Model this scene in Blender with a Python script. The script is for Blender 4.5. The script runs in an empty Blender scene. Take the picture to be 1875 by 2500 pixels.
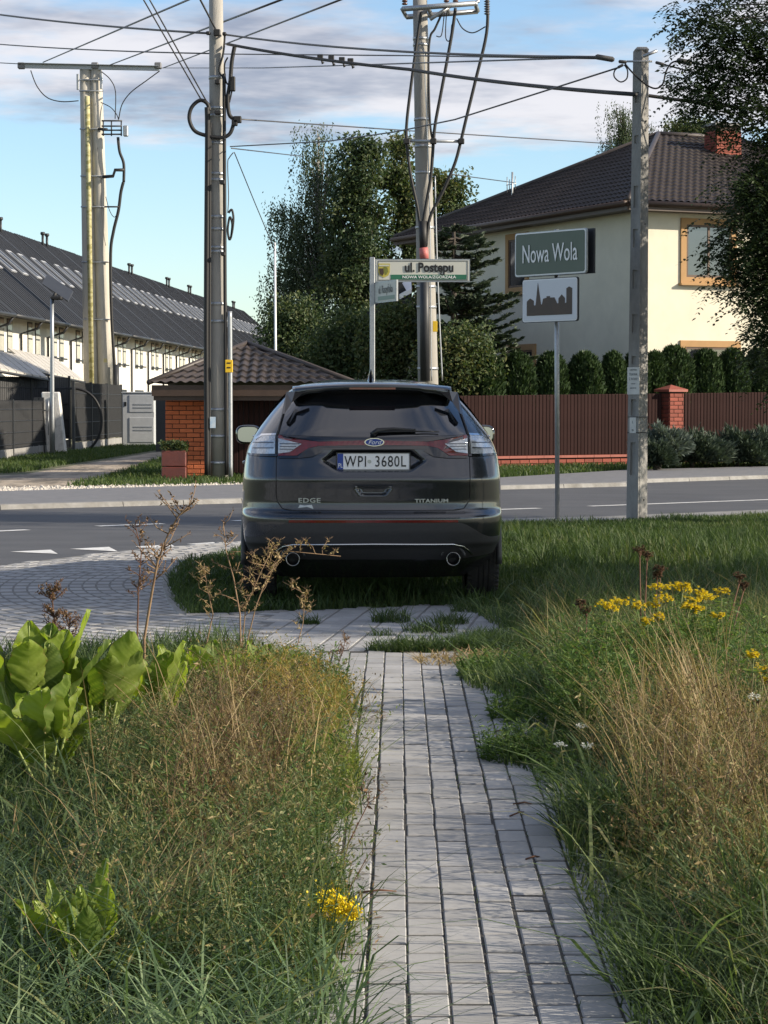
import bpy, bmesh, math, random
import numpy as np
from mathutils import Vector, Matrix
random.seed(7); rng = np.random.default_rng(7)
scene = bpy.context.scene
COL = scene.collection

# ------------------------------------------------------------------ camera
F, CX, CY, HOR, EYE = 5400.0, 937.5, 1250.0, 990.0, 1.5      # pixels of the 1875 x 2500 photograph
TH = math.atan((CY - HOR) / F)
cam_d = bpy.data.cameras.new("camera"); cam = bpy.data.objects.new("camera", cam_d); COL.objects.link(cam)
cam_d.sensor_fit = 'VERTICAL'; cam_d.sensor_height = 24.0; cam_d.lens = F / 2500.0 * 24.0
cam_d.clip_start = 0.1; cam_d.clip_end = 3000.0
cam.location = (0, 0, EYE); cam.rotation_euler = (math.pi / 2 - TH, 0, 0)
scene.camera = cam

# ------------------------------------------------------------------ light
SUN_AZ, SUN_EL = math.radians(-12.0), math.radians(24.0)     # azimuth from +X towards +Y
to_sun = Vector((math.cos(SUN_EL) * math.cos(SUN_AZ), math.cos(SUN_EL) * math.sin(SUN_AZ), math.sin(SUN_EL)))
sd = bpy.data.lights.new("sun", 'SUN'); sun = bpy.data.objects.new("sun", sd); COL.objects.link(sun)
sd.energy = 4.0; sd.angle = math.radians(0.6); sd.color = (1.0, 0.88, 0.71)
sun.rotation_euler = to_sun.to_track_quat('Z', 'Y').to_euler(); sun.location = to_sun * 60

world = bpy.data.worlds.new("World"); scene.world = world; world.use_nodes = True
nt = world.node_tree; nt.nodes.clear()
def wn(t, **kw):
    n = nt.nodes.new(t)
    for k, v in kw.items(): setattr(n, k, v)
    return n
def wl(a, b): nt.links.new(a, b)
def wmath(op, a, b=None, clamp=False):
    n = wn('ShaderNodeMath', operation=op, use_clamp=clamp)
    for i, v in enumerate((a, b)):
        if v is None: continue
        if isinstance(v, (int, float)): n.inputs[i].default_value = v
        else: wl(v, n.inputs[i])
    return n.outputs[0]
sky = wn('ShaderNodeTexSky', sky_type='NISHITA', sun_disc=False)
sky.sun_elevation = SUN_EL; sky.sun_rotation = math.pi / 2 - SUN_AZ
sky.air_density = 1.0; sky.dust_density = 0.35; sky.ozone_density = 1.0; sky.altitude = 100
tc = wn('ShaderNodeTexCoord'); sep = wn('ShaderNodeSeparateXYZ'); wl(tc.outputs['Generated'], sep.inputs[0])
zc = wmath('MAXIMUM', sep.outputs[2], 0.0)
den = wmath('ADD', zc, 0.055)
cmb = wn('ShaderNodeCombineXYZ')
wl(wmath('DIVIDE', sep.outputs[0], den), cmb.inputs[0]); wl(wmath('DIVIDE', sep.outputs[1], den), cmb.inputs[1])
def wnoise(scale, detail, rough, off, vec=None):
    mp = wn('ShaderNodeMapping'); mp.inputs['Location'].default_value = off
    wl(vec or cmb.outputs[0], mp.inputs[0])
    n = wn('ShaderNodeTexNoise'); n.inputs['Scale'].default_value = scale; n.inputs['Detail'].default_value = detail
    n.inputs['Roughness'].default_value = rough; wl(mp.outputs[0], n.inputs['Vector']); return n.outputs['Fac']
def wramp(fac, p0, p1, v0=0.0, v1=1.0):
    n = wn('ShaderNodeMapRange', interpolation_type='SMOOTHSTEP')
    for i, v in enumerate((p0, p1, v0, v1)): n.inputs[1 + i].default_value = v
    wl(fac, n.inputs[0]); return n.outputs[0]
big = wnoise(0.34, 7, 0.58, (3.6, 1.3, 0))
fine = wnoise(1.7, 6, 0.6, (1.0, 7.7, 2))
# broken cloud deck: more of it the higher one looks, thin bands near the horizon
cover = wmath('ADD', big, wmath('MULTIPLY', wmath('SUBTRACT', fine, 0.5), 0.35))
cover = wmath('ADD', cover, wramp(sep.outputs[2], 0.10, 0.15, -0.085, 0.125))
cover = wmath('ADD', cover, wramp(sep.outputs[2], 0.0, 0.075, 0.075, 0.0))
cover = wmath('ADD', cover, wramp(sep.outputs[2], 0.30, 0.60, 0.0, -0.05))
dens = wramp(cover, 0.52, 0.64)
shade = wramp(wnoise(0.9, 6, 0.6, (9.0, 2.2, 5)), 0.40, 0.62)
ccol = wn('ShaderNodeMix', data_type='RGBA'); wl(shade, ccol.inputs[0])
ccol.inputs[6].default_value = (1.55, 1.70, 2.2, 1); ccol.inputs[7].default_value = (4.4, 4.25, 4.4, 1)
tint = wn('ShaderNodeMix', data_type='RGBA', blend_type='MULTIPLY'); tint.inputs[0].default_value = 1.0
wl(sky.outputs[0], tint.inputs[6]); tint.inputs[7].default_value = (0.72, 0.82, 0.93, 1)
mixc = wn('ShaderNodeMix', data_type='RGBA')
wl(wmath('MULTIPLY', dens, 0.88), mixc.inputs[0]); wl(tint.outputs[2], mixc.inputs[6]); wl(ccol.outputs[2], mixc.inputs[7])
bg = wn('ShaderNodeBackground'); bg.inputs[1].default_value = 0.105
wl(mixc.outputs[2], bg.inputs[0]); out = wn('ShaderNodeOutputWorld'); wl(bg.outputs[0], out.inputs[0])
vs = scene.view_settings
vs.view_transform = 'Standard'; vs.look = 'None'; vs.gamma = 1.0; vs.exposure = 1.0; vs.use_curve_mapping = False

# ------------------------------------------------------------------ helpers
def ray(px, py):
    return Vector((px - CX, F * math.cos(TH) + (CY - py) * math.sin(TH), -F * math.sin(TH) + (CY - py) * math.cos(TH)))
def P(px, py, Y):                       # photograph pixel at distance Y -> point
    d = ray(px, py); t = Y / d.y
    return Vector((d.x * t, Y, EYE + d.z * t))
def G(px, py, z=0.0):                   # photograph pixel on level ground
    d = ray(px, py); t = (z - EYE) / d.z
    return Vector((d.x * t, d.y * t, z))
def lerp(a, b, t): return a + (b - a) * t

def tag(o, label=None, cat=None, group=None, kind=None):
    if label: o['label'] = label
    if cat: o['category'] = cat
    if group: o['group'] = group
    if kind: o['kind'] = kind
    return o
def empty(name, loc, label=None, cat=None, group=None):
    o = bpy.data.objects.new(name, None); o.empty_display_size = 0.2; COL.objects.link(o)
    o.location = loc; return tag(o, label, cat, group)
def root_loc(p):
    while p is not None and p.parent is not None: p = p.parent
    return Vector(p.location) if p is not None else Vector((0, 0, 0))
def link(name, me, m, parent=None, loc=None):
    o = bpy.data.objects.new(name, me); COL.objects.link(o)
    if m is not None and len(me.materials) == 0: me.materials.append(m)
    if parent is not None: o.parent = parent
    if loc is not None: o.location = loc
    return o
def copy_tree(o, parent=None):
    c = o.copy(); COL.objects.link(c)
    if parent is not None:
        c.parent = parent
    for ch in list(o.children): copy_tree(ch, c)
    return c

class MB:
    """collects shapes in world coordinates, becomes one mesh object"""
    def __init__(s): s.v = []; s.f = []; s.sm = []
    def add(s, vs, fs, smooth=False):
        b = len(s.v); s.v += [Vector(v) for v in vs]; s.f += [tuple(i + b for i in f) for f in fs]; s.sm += [smooth] * len(fs); return s
    def box(s, lo, hi, M=None):
        x0, y0, z0 = lo; x1, y1, z1 = hi
        vs = [Vector(c) for c in ((x0,y0,z0),(x1,y0,z0),(x1,y1,z0),(x0,y1,z0),(x0,y0,z1),(x1,y0,z1),(x1,y1,z1),(x0,y1,z1))]
        if M is not None: vs = [M @ v for v in vs]
        return s.add(vs, [(0,3,2,1),(4,5,6,7),(0,1,5,4),(1,2,6,5),(2,3,7,6),(3,0,4,7)])
    def bbox(s, lo, hi, b=0.01, M=None):      # box with chamfered edges
        bm = bmesh.new(); bmesh.ops.create_cube(bm, size=1.0)
        c = [(a + d) / 2 for a, d in zip(lo, hi)]; e = [d - a for a, d in zip(lo, hi)]
        for v in bm.verts: v.co = Vector((v.co[i] * e[i] + c[i] for i in range(3)))
        bmesh.ops.bevel(bm, geom=list(bm.edges), offset=b, segments=1, affect='EDGES')
        vs = [M @ v.co if M is not None else v.co.copy() for v in bm.verts]
        fs = [tuple(v.index for v in f.verts) for f in bm.faces]
        bm.free(); return s.add(vs, fs)
    def tube(s, pts, r, n=8, cap=True, smooth=True):
        pts = [Vector(p) for p in pts]; rs = r if isinstance(r, (list, tuple)) else [r] * len(pts)
        vs = []; up = None
        for i, p in enumerate(pts):
            d = (pts[min(i + 1, len(pts) - 1)] - pts[max(i - 1, 0)])
            d = d.normalized() if d.length > 1e-9 else Vector((0, 0, 1))
            if up is None:
                up = Vector((0, 0, 1)) if abs(d.z) < 0.9 else Vector((1, 0, 0))
            a = (up - d * up.dot(d)); a = a.normalized() if a.length > 1e-6 else d.orthogonal().normalized()
            up = a; b = d.cross(a)
            for k in range(n):
                t = 2 * math.pi * k / n; vs.append(p + (a * math.cos(t) + b * math.sin(t)) * rs[i])
        fs = [(i*n+k, i*n+(k+1) % n, (i+1)*n+(k+1) % n, (i+1)*n+k) for i in range(len(pts)-1) for k in range(n)]
        if cap: fs += [tuple(reversed(range(n))), tuple(range((len(pts)-1)*n, len(pts)*n))]
        return s.add(vs, fs, smooth)
    def prism(s, poly, vec):                   # closed polygon extruded along vec
        poly = [Vector(p) for p in poly]; vec = Vector(vec); n = len(poly)
        fs = [tuple(range(n)), tuple(range(2*n-1, n-1, -1))] + [(i, i+n, (i+1) % n + n, (i+1) % n) for i in range(n)]
        return s.add(poly + [p + vec for p in poly], fs)
    def lathe(s, prof, c, axis='Z', n=24, smooth=True):
        vs = []
        for r, h in prof:
            for k in range(n):
                t = 2*math.pi*k/n; a, b = r*math.cos(t), r*math.sin(t)
                vs.append(Vector(c) + (Vector((a, b, h)) if axis == 'Z' else Vector((h, a, b)) if axis == 'X' else Vector((a, h, b))))
        fs = [(i*n+k, i*n+(k+1) % n, (i+1)*n+(k+1) % n, (i+1)*n+k) for i in range(len(prof)-1) for k in range(n)]
        return s.add(vs, fs, smooth)
    def quad(s, a, b, c, d): return s.add([a, b, c, d], [(0, 1, 2, 3)])
    def build(s, name, m, parent=None, loc=None):
        off = root_loc(parent) if parent is not None else Vector(loc or (0, 0, 0))
        me = bpy.data.meshes.new(name); me.from_pydata([tuple(v - off) for v in s.v], [], s.f)
        me.polygons.foreach_set('use_smooth', s.sm); me.update()
        return link(name, me, m, parent, off if parent is None else None)

def npmesh(name, V, quads=None, tris=None, rnd=None, smooth=False):
    me = bpy.data.meshes.new(name)
    parts = [a for a in (quads, tris) if a is not None and len(a)]
    idx = np.concatenate([a.ravel() for a in parts]).astype(np.int32)
    tot = np.concatenate([np.full(len(a), a.shape[1], np.int32) for a in parts])
    st = np.concatenate([[0], np.cumsum(tot)[:-1]]).astype(np.int32)
    me.vertices.add(len(V)); me.vertices.foreach_set('co', np.asarray(V, np.float32).ravel())
    me.loops.add(len(idx)); me.loops.foreach_set('vertex_index', idx)
    me.polygons.add(len(tot)); me.polygons.foreach_set('loop_start', st); me.polygons.foreach_set('loop_total', tot)
    me.polygons.foreach_set('use_smooth', np.full(len(tot), smooth, bool))
    if rnd is not None:
        at = me.attributes.new('rnd', 'FLOAT', 'POINT'); at.data.foreach_set('value', np.asarray(rnd, np.float32))
    me.update(calc_edges=True); return me

MATS = {}
def mat(name, c, c2=None, scale=6.0, rough=0.75, metal=0.0, bump=0.0, bscale=None, coat=0.0, spec=0.5, vary=0.0, stretch=None, lo=0.35, hi=0.65, bdist=0.02):
    if name in MATS: return MATS[name]
    m = bpy.data.materials.new(name); m.use_nodes = True; n = m.node_tree; b = n.nodes['Principled BSDF']
    b.inputs['Base Color'].default_value = (*c, 1); b.inputs['Roughness'].default_value = rough; b.inputs['Metallic'].default_value = metal
    b.inputs['Coat Weight'].default_value = coat; b.inputs['Coat Roughness'].default_value = 0.04; b.inputs['Specular IOR Level'].default_value = spec
    t = n.nodes.new('ShaderNodeTexCoord'); mp = n.nodes.new('ShaderNodeMapping'); n.links.new(t.outputs['Object'], mp.inputs[0])
    if stretch: mp.inputs['Scale'].default_value = stretch
    colsock = None
    if c2 is not None:
        z = n.nodes.new('ShaderNodeTexNoise'); z.inputs['Scale'].default_value = scale; z.inputs['Detail'].default_value = 6; z.inputs['Roughness'].default_value = 0.65
        n.links.new(mp.outputs[0], z.inputs['Vector'])
        r = n.nodes.new('ShaderNodeMapRange'); r.inputs[1].default_value = lo; r.inputs[2].default_value = hi; n.links.new(z.outputs['Fac'], r.inputs[0])
        x = n.nodes.new('ShaderNodeMix'); x.data_type = 'RGBA'; x.inputs[6].default_value = (*c, 1); x.inputs[7].default_value = (*c2, 1)
        n.links.new(r.outputs[0], x.inputs[0]); colsock = x.outputs[2]
    if vary:
        oi = n.nodes.new('ShaderNodeObjectInfo'); r = n.nodes.new('ShaderNodeMapRange'); r.inputs[3].default_value = 1 - vary; r.inputs[4].default_value = 1 + vary
        n.links.new(oi.outputs['Random'], r.inputs[0])
        v = n.nodes.new('ShaderNodeHueSaturation'); n.links.new(r.outputs[0], v.inputs['Value'])
        if colsock: n.links.new(colsock, v.inputs['Color'])
        else: v.inputs['Color'].default_value = (*c, 1)
        colsock = v.outputs[0]
    if colsock: n.links.new(colsock, b.inputs['Base Color'])
    if bump:
        z = n.nodes.new('ShaderNodeTexNoise'); z.inputs['Scale'].default_value = bscale or scale * 4; z.inputs['Detail'].default_value = 5
        n.links.new(mp.outputs[0], z.inputs['Vector']); bp = n.nodes.new('ShaderNodeBump'); bp.inputs['Strength'].default_value = bump; bp.inputs['Distance'].default_value = bdist
        n.links.new(z.outputs['Fac'], bp.inputs['Height']); n.links.new(bp.outputs[0], b.inputs['Normal'])
    MATS[name] = m; return m
def leafmat(name, cols, trans=0.35, rough=0.55, spec=0.3, attr=True, tboost=1.25):
    """foliage: colour by a random value per leaf, light passing through"""
    if name in MATS: return MATS[name]
    m = bpy.data.materials.new(name); m.use_nodes = True; n = m.node_tree; b = n.nodes['Principled BSDF']; o = n.nodes['Material Output']
    a = n.nodes.new('ShaderNodeAttribute'); a.attribute_name = 'rnd'; r = n.nodes.new('ShaderNodeValToRGB'); n.links.new(a.outputs['Fac'], r.inputs[0])
    e = r.color_ramp.elements
    while len(e) < len(cols): e.new(0.5)
    for i, c in enumerate(cols): e[i].position = i / max(1, len(cols) - 1); e[i].color = (*c, 1)
    n.links.new(r.outputs[0], b.inputs['Base Color']); b.inputs['Roughness'].default_value = rough; b.inputs['Specular IOR Level'].default_value = spec
    t = n.nodes.new('ShaderNodeBsdfTranslucent'); g = n.nodes.new('ShaderNodeMix'); g.data_type = 'RGBA'; g.blend_type = 'MULTIPLY'; g.inputs[0].default_value = 1
    n.links.new(r.outputs[0], g.inputs[6]); g.inputs[7].default_value = (tboost, tboost * 1.05, tboost * 0.55, 1); n.links.new(g.outputs[2], t.inputs[0])
    x = n.nodes.new('ShaderNodeMixShader'); x.inputs[0].default_value = trans; n.links.new(b.outputs[0], x.inputs[1]); n.links.new(t.outputs[0], x.inputs[2])
    n.links.new(x.outputs[0], o.inputs[0]); MATS[name] = m; return m
def text_mesh(body, size, M, sx=1.0, shear=0.0, extrude=0.002, align='CENTER', bold=0.0, space=1.0):
    """flat lettering: local x right, y up, z towards the reader, placed by matrix M; returns a mesh in world coordinates"""
    cu = bpy.data.curves.new('lettering', 'FONT'); cu.body = body; cu.size = size; cu.align_x = align; cu.align_y = 'CENTER'
    cu.extrude = extrude; cu.shear = shear; cu.offset = bold; cu.resolution_u = 3; cu.space_character = space
    ob = bpy.data.objects.new('lettering_curve', cu); COL.objects.link(ob)
    dg = bpy.context.evaluated_depsgraph_get(); me = bpy.data.meshes.new_from_object(ob.evaluated_get(dg))
    bpy.data.objects.remove(ob); bpy.data.curves.remove(cu)
    me.transform(M @ Matrix.Diagonal((sx, 1, 1, 1))); me.materials.clear(); return me
def lettering(name, body, size, M, m, parent, **kw):
    me = text_mesh(body, size, M, **kw); me.transform(Matrix.Translation(-root_loc(parent)))
    return link(name, me, m, parent)
def frame(o, right, up, nrm):
    r, u, n = Vector(right).normalized(), Vector(up).normalized(), Vector(nrm).normalized()
    return Matrix(((r.x, u.x, n.x, o[0]), (r.y, u.y, n.y, o[1]), (r.z, u.z, n.z, o[2]), (0, 0, 0, 1)))
def inside(px, py, poly):
    x = np.asarray(px); y = np.asarray(py); c = np.zeros(x.shape, bool); n = len(poly); j = n - 1
    for i in range(n):
        xi, yi = poly[i][0], poly[i][1]; xj, yj = poly[j][0], poly[j][1]
        c ^= ((yi > y) != (yj > y)) & (x < (xj - xi) * (y - yi) / (yj - yi + 1e-12) + xi); j = i
    return c
def sample(poly, n, r=rng):
    a = np.array([(p[0], p[1]) for p in poly]); lo = a.min(0); hi = a.max(0); out = np.zeros((0, 2))
    while len(out) < n:
        q = lo + r.random((n * 2, 2)) * (hi - lo); out = np.concatenate([out, q[inside(q[:, 0], q[:, 1], a)]])
    return out[:n]
def sheet(name, poly, z, m, kind='structure', parent=None):
    bm = bmesh.new(); vs = [bm.verts.new((p[0], p[1], z)) for p in poly]; f = bm.faces.new(vs)
    if f.normal.z < 0: f.normal_flip()
    f.normal_update()
    if f.normal.z < 0: f.normal_flip()
    bmesh.ops.triangulate(bm, faces=bm.faces[:]); me = bpy.data.meshes.new(name); bm.to_mesh(me); bm.free()
    o = link(name, me, m, parent)
    if kind and parent is None: o['kind'] = kind
    return o

# ================================================================== the setting
M_soil = mat('soil_turf', (0.055, 0.07, 0.028), (0.10, 0.095, 0.05), scale=1.3, rough=0.95, bump=0.6, bscale=9)
M_asph = mat('asphalt', (0.055, 0.058, 0.064), (0.078, 0.08, 0.086), scale=1.1, rough=0.8, bump=0.35, bscale=160, bdist=0.004, stretch=(0.5, 1.6, 1))
M_pave_far = mat('far_pavement_setts', (0.125, 0.128, 0.138), (0.165, 0.165, 0.172), scale=5, rough=0.85, bump=0.4, bscale=60, bdist=0.006)
M_joint = mat('sandy_joint', (0.030, 0.028, 0.026), (0.055, 0.052, 0.046), scale=14, rough=0.95, bump=0.5, bscale=80)
M_paver = mat('concrete_paver', (0.305, 0.305, 0.303), (0.345, 0.344, 0.34), scale=60, rough=0.92, bump=0.10, bscale=200, bdist=0.003, vary=0.13)
M_paver2 = mat('apron_paver', (0.29, 0.292, 0.296), (0.345, 0.345, 0.343), scale=2.4, rough=0.85, bump=0.3, bscale=150, bdist=0.004)
M_kerb = mat('kerb_concrete', (0.22, 0.217, 0.21), (0.28, 0.275, 0.265), scale=6, rough=0.85, bump=0.3)
M_white = mat('road_paint', (0.78, 0.78, 0.76), (0.62, 0.62, 0.6), scale=9, rough=0.6)
M_dirt = mat('dirt_track', (0.36, 0.30, 0.23), (0.13, 0.11, 0.085), scale=1.0, rough=0.95, bump=0.6, bscale=5, bdist=0.06, stretch=(1.6, 0.35, 1), lo=0.42, hi=0.60)
M_gravel = mat('pale_gravel', (0.62, 0.58, 0.52), (0.42, 0.38, 0.33), scale=9, rough=0.95, bump=0.8, bscale=25, bdist=0.05)

# ground: one sheet to the horizon
sheet('ground', [(-900, -40), (900, -40), (900, 2400), (-900, 2400)], -0.004, M_soil)

ROAD_NEAR = [G(-700, 1505), G(-300, 1428), G(0, 1388), G(150, 1368), G(300, 1350), G(450, 1337), G(590, 1326), G(900, 1302), G(1215, 1281), G(1560, 1273), G(1875, 1259), G(2700, 1226)]
ROAD_FAR = [G(-700, 1266), G(0, 1245), G(300, 1237), G(590, 1229), G(900, 1212), G(1215, 1196), G(1530, 1188), G(1580, 1179), G(1875, 1169), G(2700, 1152)]
PAVE_OUT = [G(-700, 1226), G(0, 1206), G(300, 1197), G(590, 1189), G(900, 1182), G(1215, 1172), G(1534, 1152), G(1875, 1143), G(2700, 1124)]
road = sheet('road', ROAD_NEAR + ROAD_FAR[::-1], 0.004, M_asph)
sheet('far_pavement', ROAD_FAR + PAVE_OUT[::-1], 0.05, M_pave_far)
# kerb along the far edge: stones of a metre, bullnosed
kerb = MB()
def along(line, step):
    pts = [Vector(p) for p in line]; out = []
    for a, b in zip(pts, pts[1:]):
        n = max(1, int((b - a).length / step)); out += [a.lerp(b, i / n) for i in range(n)]
    return out + [pts[-1]]
kp = along(ROAD_FAR[1:9], 1.0)
kroot = tag(bpy.data.objects.new('kerb', bpy.data.meshes.new('kerb_bed')), kind='structure'); COL.objects.link(kroot)
kb = MB()
for a, b in zip(kp, kp[1:]):
    d = (b - a).normalized(); nrm = Vector((-d.y, d.x, 0)); g = d * 0.006
    kb.add([a + g - nrm*0.02, b - g - nrm*0.02, b - g + nrm*0.16, a + g + nrm*0.16, a + g + Vector((0,0,.075)), b - g + Vector((0,0,.075)), b - g + nrm*0.16 + Vector((0,0,.08)), a + g + nrm*0.16 + Vector((0,0,.08))],
           [(0,1,5,4),(4,5,6,7),(1,2,6,5),(3,0,4,7),(2,3,7,6)])
ko = kb.build('kerb_stone', M_kerb, kroot); ko['kind'] = 'stuff'
# strip of pale stones on the near edge right of the car
nk = MB(); np_ = along([G(1130, 1287), G(1215, 1281), G(1560, 1273), G(1875, 1259), G(2300, 1241)], 1.0)
nroot = tag(bpy.data.objects.new('near_kerb', bpy.data.meshes.new('near_kerb_bed')), kind='structure'); COL.objects.link(nroot)
for a, b in zip(np_, np_[1:]):
    d = (b - a).normalized(); nrm = Vector((-d.y, d.x, 0)); g = d * 0.006; u = Vector((0, 0, 0.045))
    nk.add([a + g - nrm*.25, b - g - nrm*.25, b - g + nrm*.9, a + g + nrm*.9, a + g - nrm*.25 + u, b - g - nrm*.25 + u, b - g + nrm*.85 + u*.6, a + g + nrm*.85 + u*.6], [(4,5,6,7),(2,3,7,6),(0,1,5,4),(1,2,6,5),(3,0,4,7)])
o = nk.build('kerb_stone', M_kerb, nroot); o['kind'] = 'stuff'

def strip_mark(p, q, w=0.13):
    a, b = G(*p), G(*q); d = (b - a).normalized(); n = Vector((-d.y, d.x, 0)) * w / 2; u = Vector((0, 0, 0.009))
    m = MB(); m.quad(a - n + u, b - n + u, b + n + u, a + n + u); return m.build('centre_line_dash', M_white, road)
for p, q in (((-90, 1302), (67, 1295)), ((237, 1286), (398, 1280)), ((570, 1273), (725, 1266)), ((905, 1259), (1060, 1252)), ((1195, 1246), (1316, 1242)), ((1440, 1237), (1900, 1220)), ((2050, 1214), (2400, 1202))):
    strip_mark(p, q, 0.16)
for tri in (((25, 1349), (124, 1344), (141, 1354)), ((170, 1342), (266, 1337), (287, 1348)), ((331, 1336), (418, 1331), (430, 1338), (340, 1339)), ((455, 1330), (520, 1325.5), (532, 1328), (470, 1331))):
    m = MB(); m.add([G(*t) + Vector((0, 0, 0.009)) for t in tri], [tuple(range(len(tri)))]); m.build('give_way_triangle', M_white, road)

sheet('dirt_track', [G(-300, 1200), G(-300, 1172), G(60, 1158), G(180, 1136), G(300, 1117), G(400, 1100), G(470, 1092), G(470, 1100), G(392, 1117), G(330, 1140), G(245, 1168), G(200, 1186), G(230, 1196), G(0, 1203)], 0.002, M_dirt)
gv = [G(-300, 1201), G(0, 1192), G(120, 1190), G(260, 1187), G(420, 1184), G(600, 1180), G(700, 1178), G(700, 1187), G(590, 1188.5), G(300, 1196.5), G(0, 1205.5), G(-300, 1214)]
sheet('gravel_verge', gv, 0.008, M_gravel)
gp = sample(gv, 4200); r_ = 0.012 + 0.045 * rng.random(len(gp)) ** 3
base = np.array([(1,0,0),(0,1,0),(-1,0,0),(0,-1,0),(0,0,.8)]); ang = rng.random(len(gp)) * 6.28
ca, sa = np.cos(ang), np.sin(ang); V = np.zeros((len(gp), 5, 3))
V[:, :, 0] = base[None, :, 0]*ca[:, None] - base[None, :, 1]*sa[:, None]*.7; V[:, :, 1] = base[None, :, 0]*sa[:, None] + base[None, :, 1]*ca[:, None]*.7; V[:, :, 2] = base[None, :, 2]
V *= r_[:, None, None]; V[:, :, 0] += gp[:, 0:1]; V[:, :, 1] += gp[:, 1:2]; V[:, :, 2] += .008
T = (np.arange(len(gp))*5)[:, None, None] + np.array([(0,1,4),(1,2,4),(2,3,4),(3,0,4)])[None]
tag(link('gravel', npmesh('gravel', V.reshape(-1, 3), tris=T.reshape(-1, 3)), M_gravel), 'white gravel strewn along the far edge of the road', 'gravel', kind='stuff')

# ------------------------------------------------------------------ footpath of long grey pavers
PW, PL, JX, JY = 0.0990, 0.1850, 0.1040, 0.2040
YAW = 0.0066
path = sheet('path', [(-0.62 + YAW*4, 4.2), (0.80 + YAW*4, 4.2), (0.80 + YAW*13.3, 13.3), (-0.9 + YAW*13.3, 13.3)], 0.0258, M_joint)
def paver_mesh(name, w, l, h=0.03, b=0.006):
    m = MB(); m.v = []; m.bbox((-w/2, -l/2, -h), (w/2, l/2, 0), b)
    me = bpy.data.meshes.new(name); me.from_pydata([tuple(v) for v in m.v], [], m.f); me.materials.append(M_paver); return me
pmeshes = [paver_mesh('paver_%d' % i, PW - 0.002*i, PL - 0.001*i, 0.03, 0.0028 + 0.0008*i) for i in range(3)]
spots = []
for k in range(-2, 13):
    off = (0.5 if k % 2 else 0.0) * JY + rng.normal(0, 0.010)
    drift = rng.normal(0, 0.0008)
    for j in range(0, 46):
        y = 4.25 + j * JY + off
        if y > 13.15: continue
        x = 0.596 + YAW * y - JX * k + drift + rng.normal(0, 0.0006)
        spots.append((x, y))
def in_view(x, y):                    # the strip that weeds leave open
    l = np.interp(y, [4, 8, 9.5, 10.6, 11.6, 12.5, 13.3], [-0.20, -0.20, -0.2, -0.2, -0.32, -0.45, -0.62])
    r = np.interp(y, [4, 5.4, 6.2, 7.0, 8, 9, 9.6, 10.5, 11.5, 13.3], [.72, .72, .68, .66, .62, .62, .70, .75, .60, .60])
    return l <= x <= r and y > 5.1
vis = sorted([s for s in spots if in_view(*s)], key=lambda s: s[1]); rest = [s for s in spots if not in_view(*s)]
rest += vis[300:]; vis = vis[:300]
for i, (x, y) in enumerate(vis):
    o = bpy.data.objects.new('paver', pmeshes[i % 3]); COL.objects.link(o); o.parent = path
    o.location = (x, y, 0.030 + rng.normal(0, 0.0012)); o.rotation_euler = (rng.normal(0, 0.004), rng.normal(0, 0.006), YAW*-1 + rng.normal(0, 0.003) + (math.pi if rng.random() < .5 else 0))
def brick_field(name, items, w, l, top, parent, m, h=0.03):
    """many low blocks joined: items = (x, y, angle of the long side)"""
    a = np.array(items); n = len(a); b = 0.004
    q = np.array([(-w/2, -l/2, -h), (w/2, -l/2, -h), (w/2, l/2, -h), (-w/2, l/2, -h), (-w/2, -l/2, -b), (w/2, -l/2, -b), (w/2, l/2, -b), (-w/2, l/2, -b), (-w/2+b, -l/2+b, 0), (w/2-b, -l/2+b, 0), (w/2-b, l/2-b, 0), (-w/2+b, l/2-b, 0)])
    c, s = np.cos(a[:, 2]), np.sin(a[:, 2]); V = np.zeros((n, 12, 3))
    V[:, :, 0] = q[None, :, 0]*c[:, None] - q[None, :, 1]*s[:, None] + a[:, 0:1]
    V[:, :, 1] = q[None, :, 0]*s[:, None] + q[None, :, 1]*c[:, None] + a[:, 1:2]
    V[:, :, 2] = q[None, :, 2] + top + rng.normal(0, 0.0012, n)[:, None] + q[None, :, 0]*rng.normal(0, 0.006, n)[:, None]
    f = np.array([(0,1,5,4),(1,2,6,5),(2,3,7,6),(3,0,4,7),(4,5,9,8),(5,6,10,9),(6,7,11,10),(7,4,8,11),(8,9,10,11)])
    Q = (np.arange(n)*12)[:, None, None] + f[None]
    me = npmesh(name, V.reshape(-1, 3), quads=Q.reshape(-1, 4), rnd=np.repeat(rng.random(n), 12)); o = link(name, me, m, parent); o['kind'] = 'stuff'; return o
def add_rnd_value(m, amt):
    n = m.node_tree; b = n.nodes['Principled BSDF']; src = b.inputs['Base Color'].links[0].from_socket
    a = n.nodes.new('ShaderNodeAttribute'); a.attribute_name = 'rnd'; r = n.nodes.new('ShaderNodeMapRange'); r.inputs[3].default_value = 1 - amt; r.inputs[4].default_value = 1 + amt
    n.links.new(a.outputs['Fac'], r.inputs[0]); v = n.nodes.new('ShaderNodeHueSaturation'); n.links.new(r.outputs[0], v.inputs['Value']); n.links.new(src, v.inputs['Color']); n.links.new(v.outputs[0], b.inputs['Base Color'])
add_rnd_value(M_paver2, 0.08)
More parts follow.
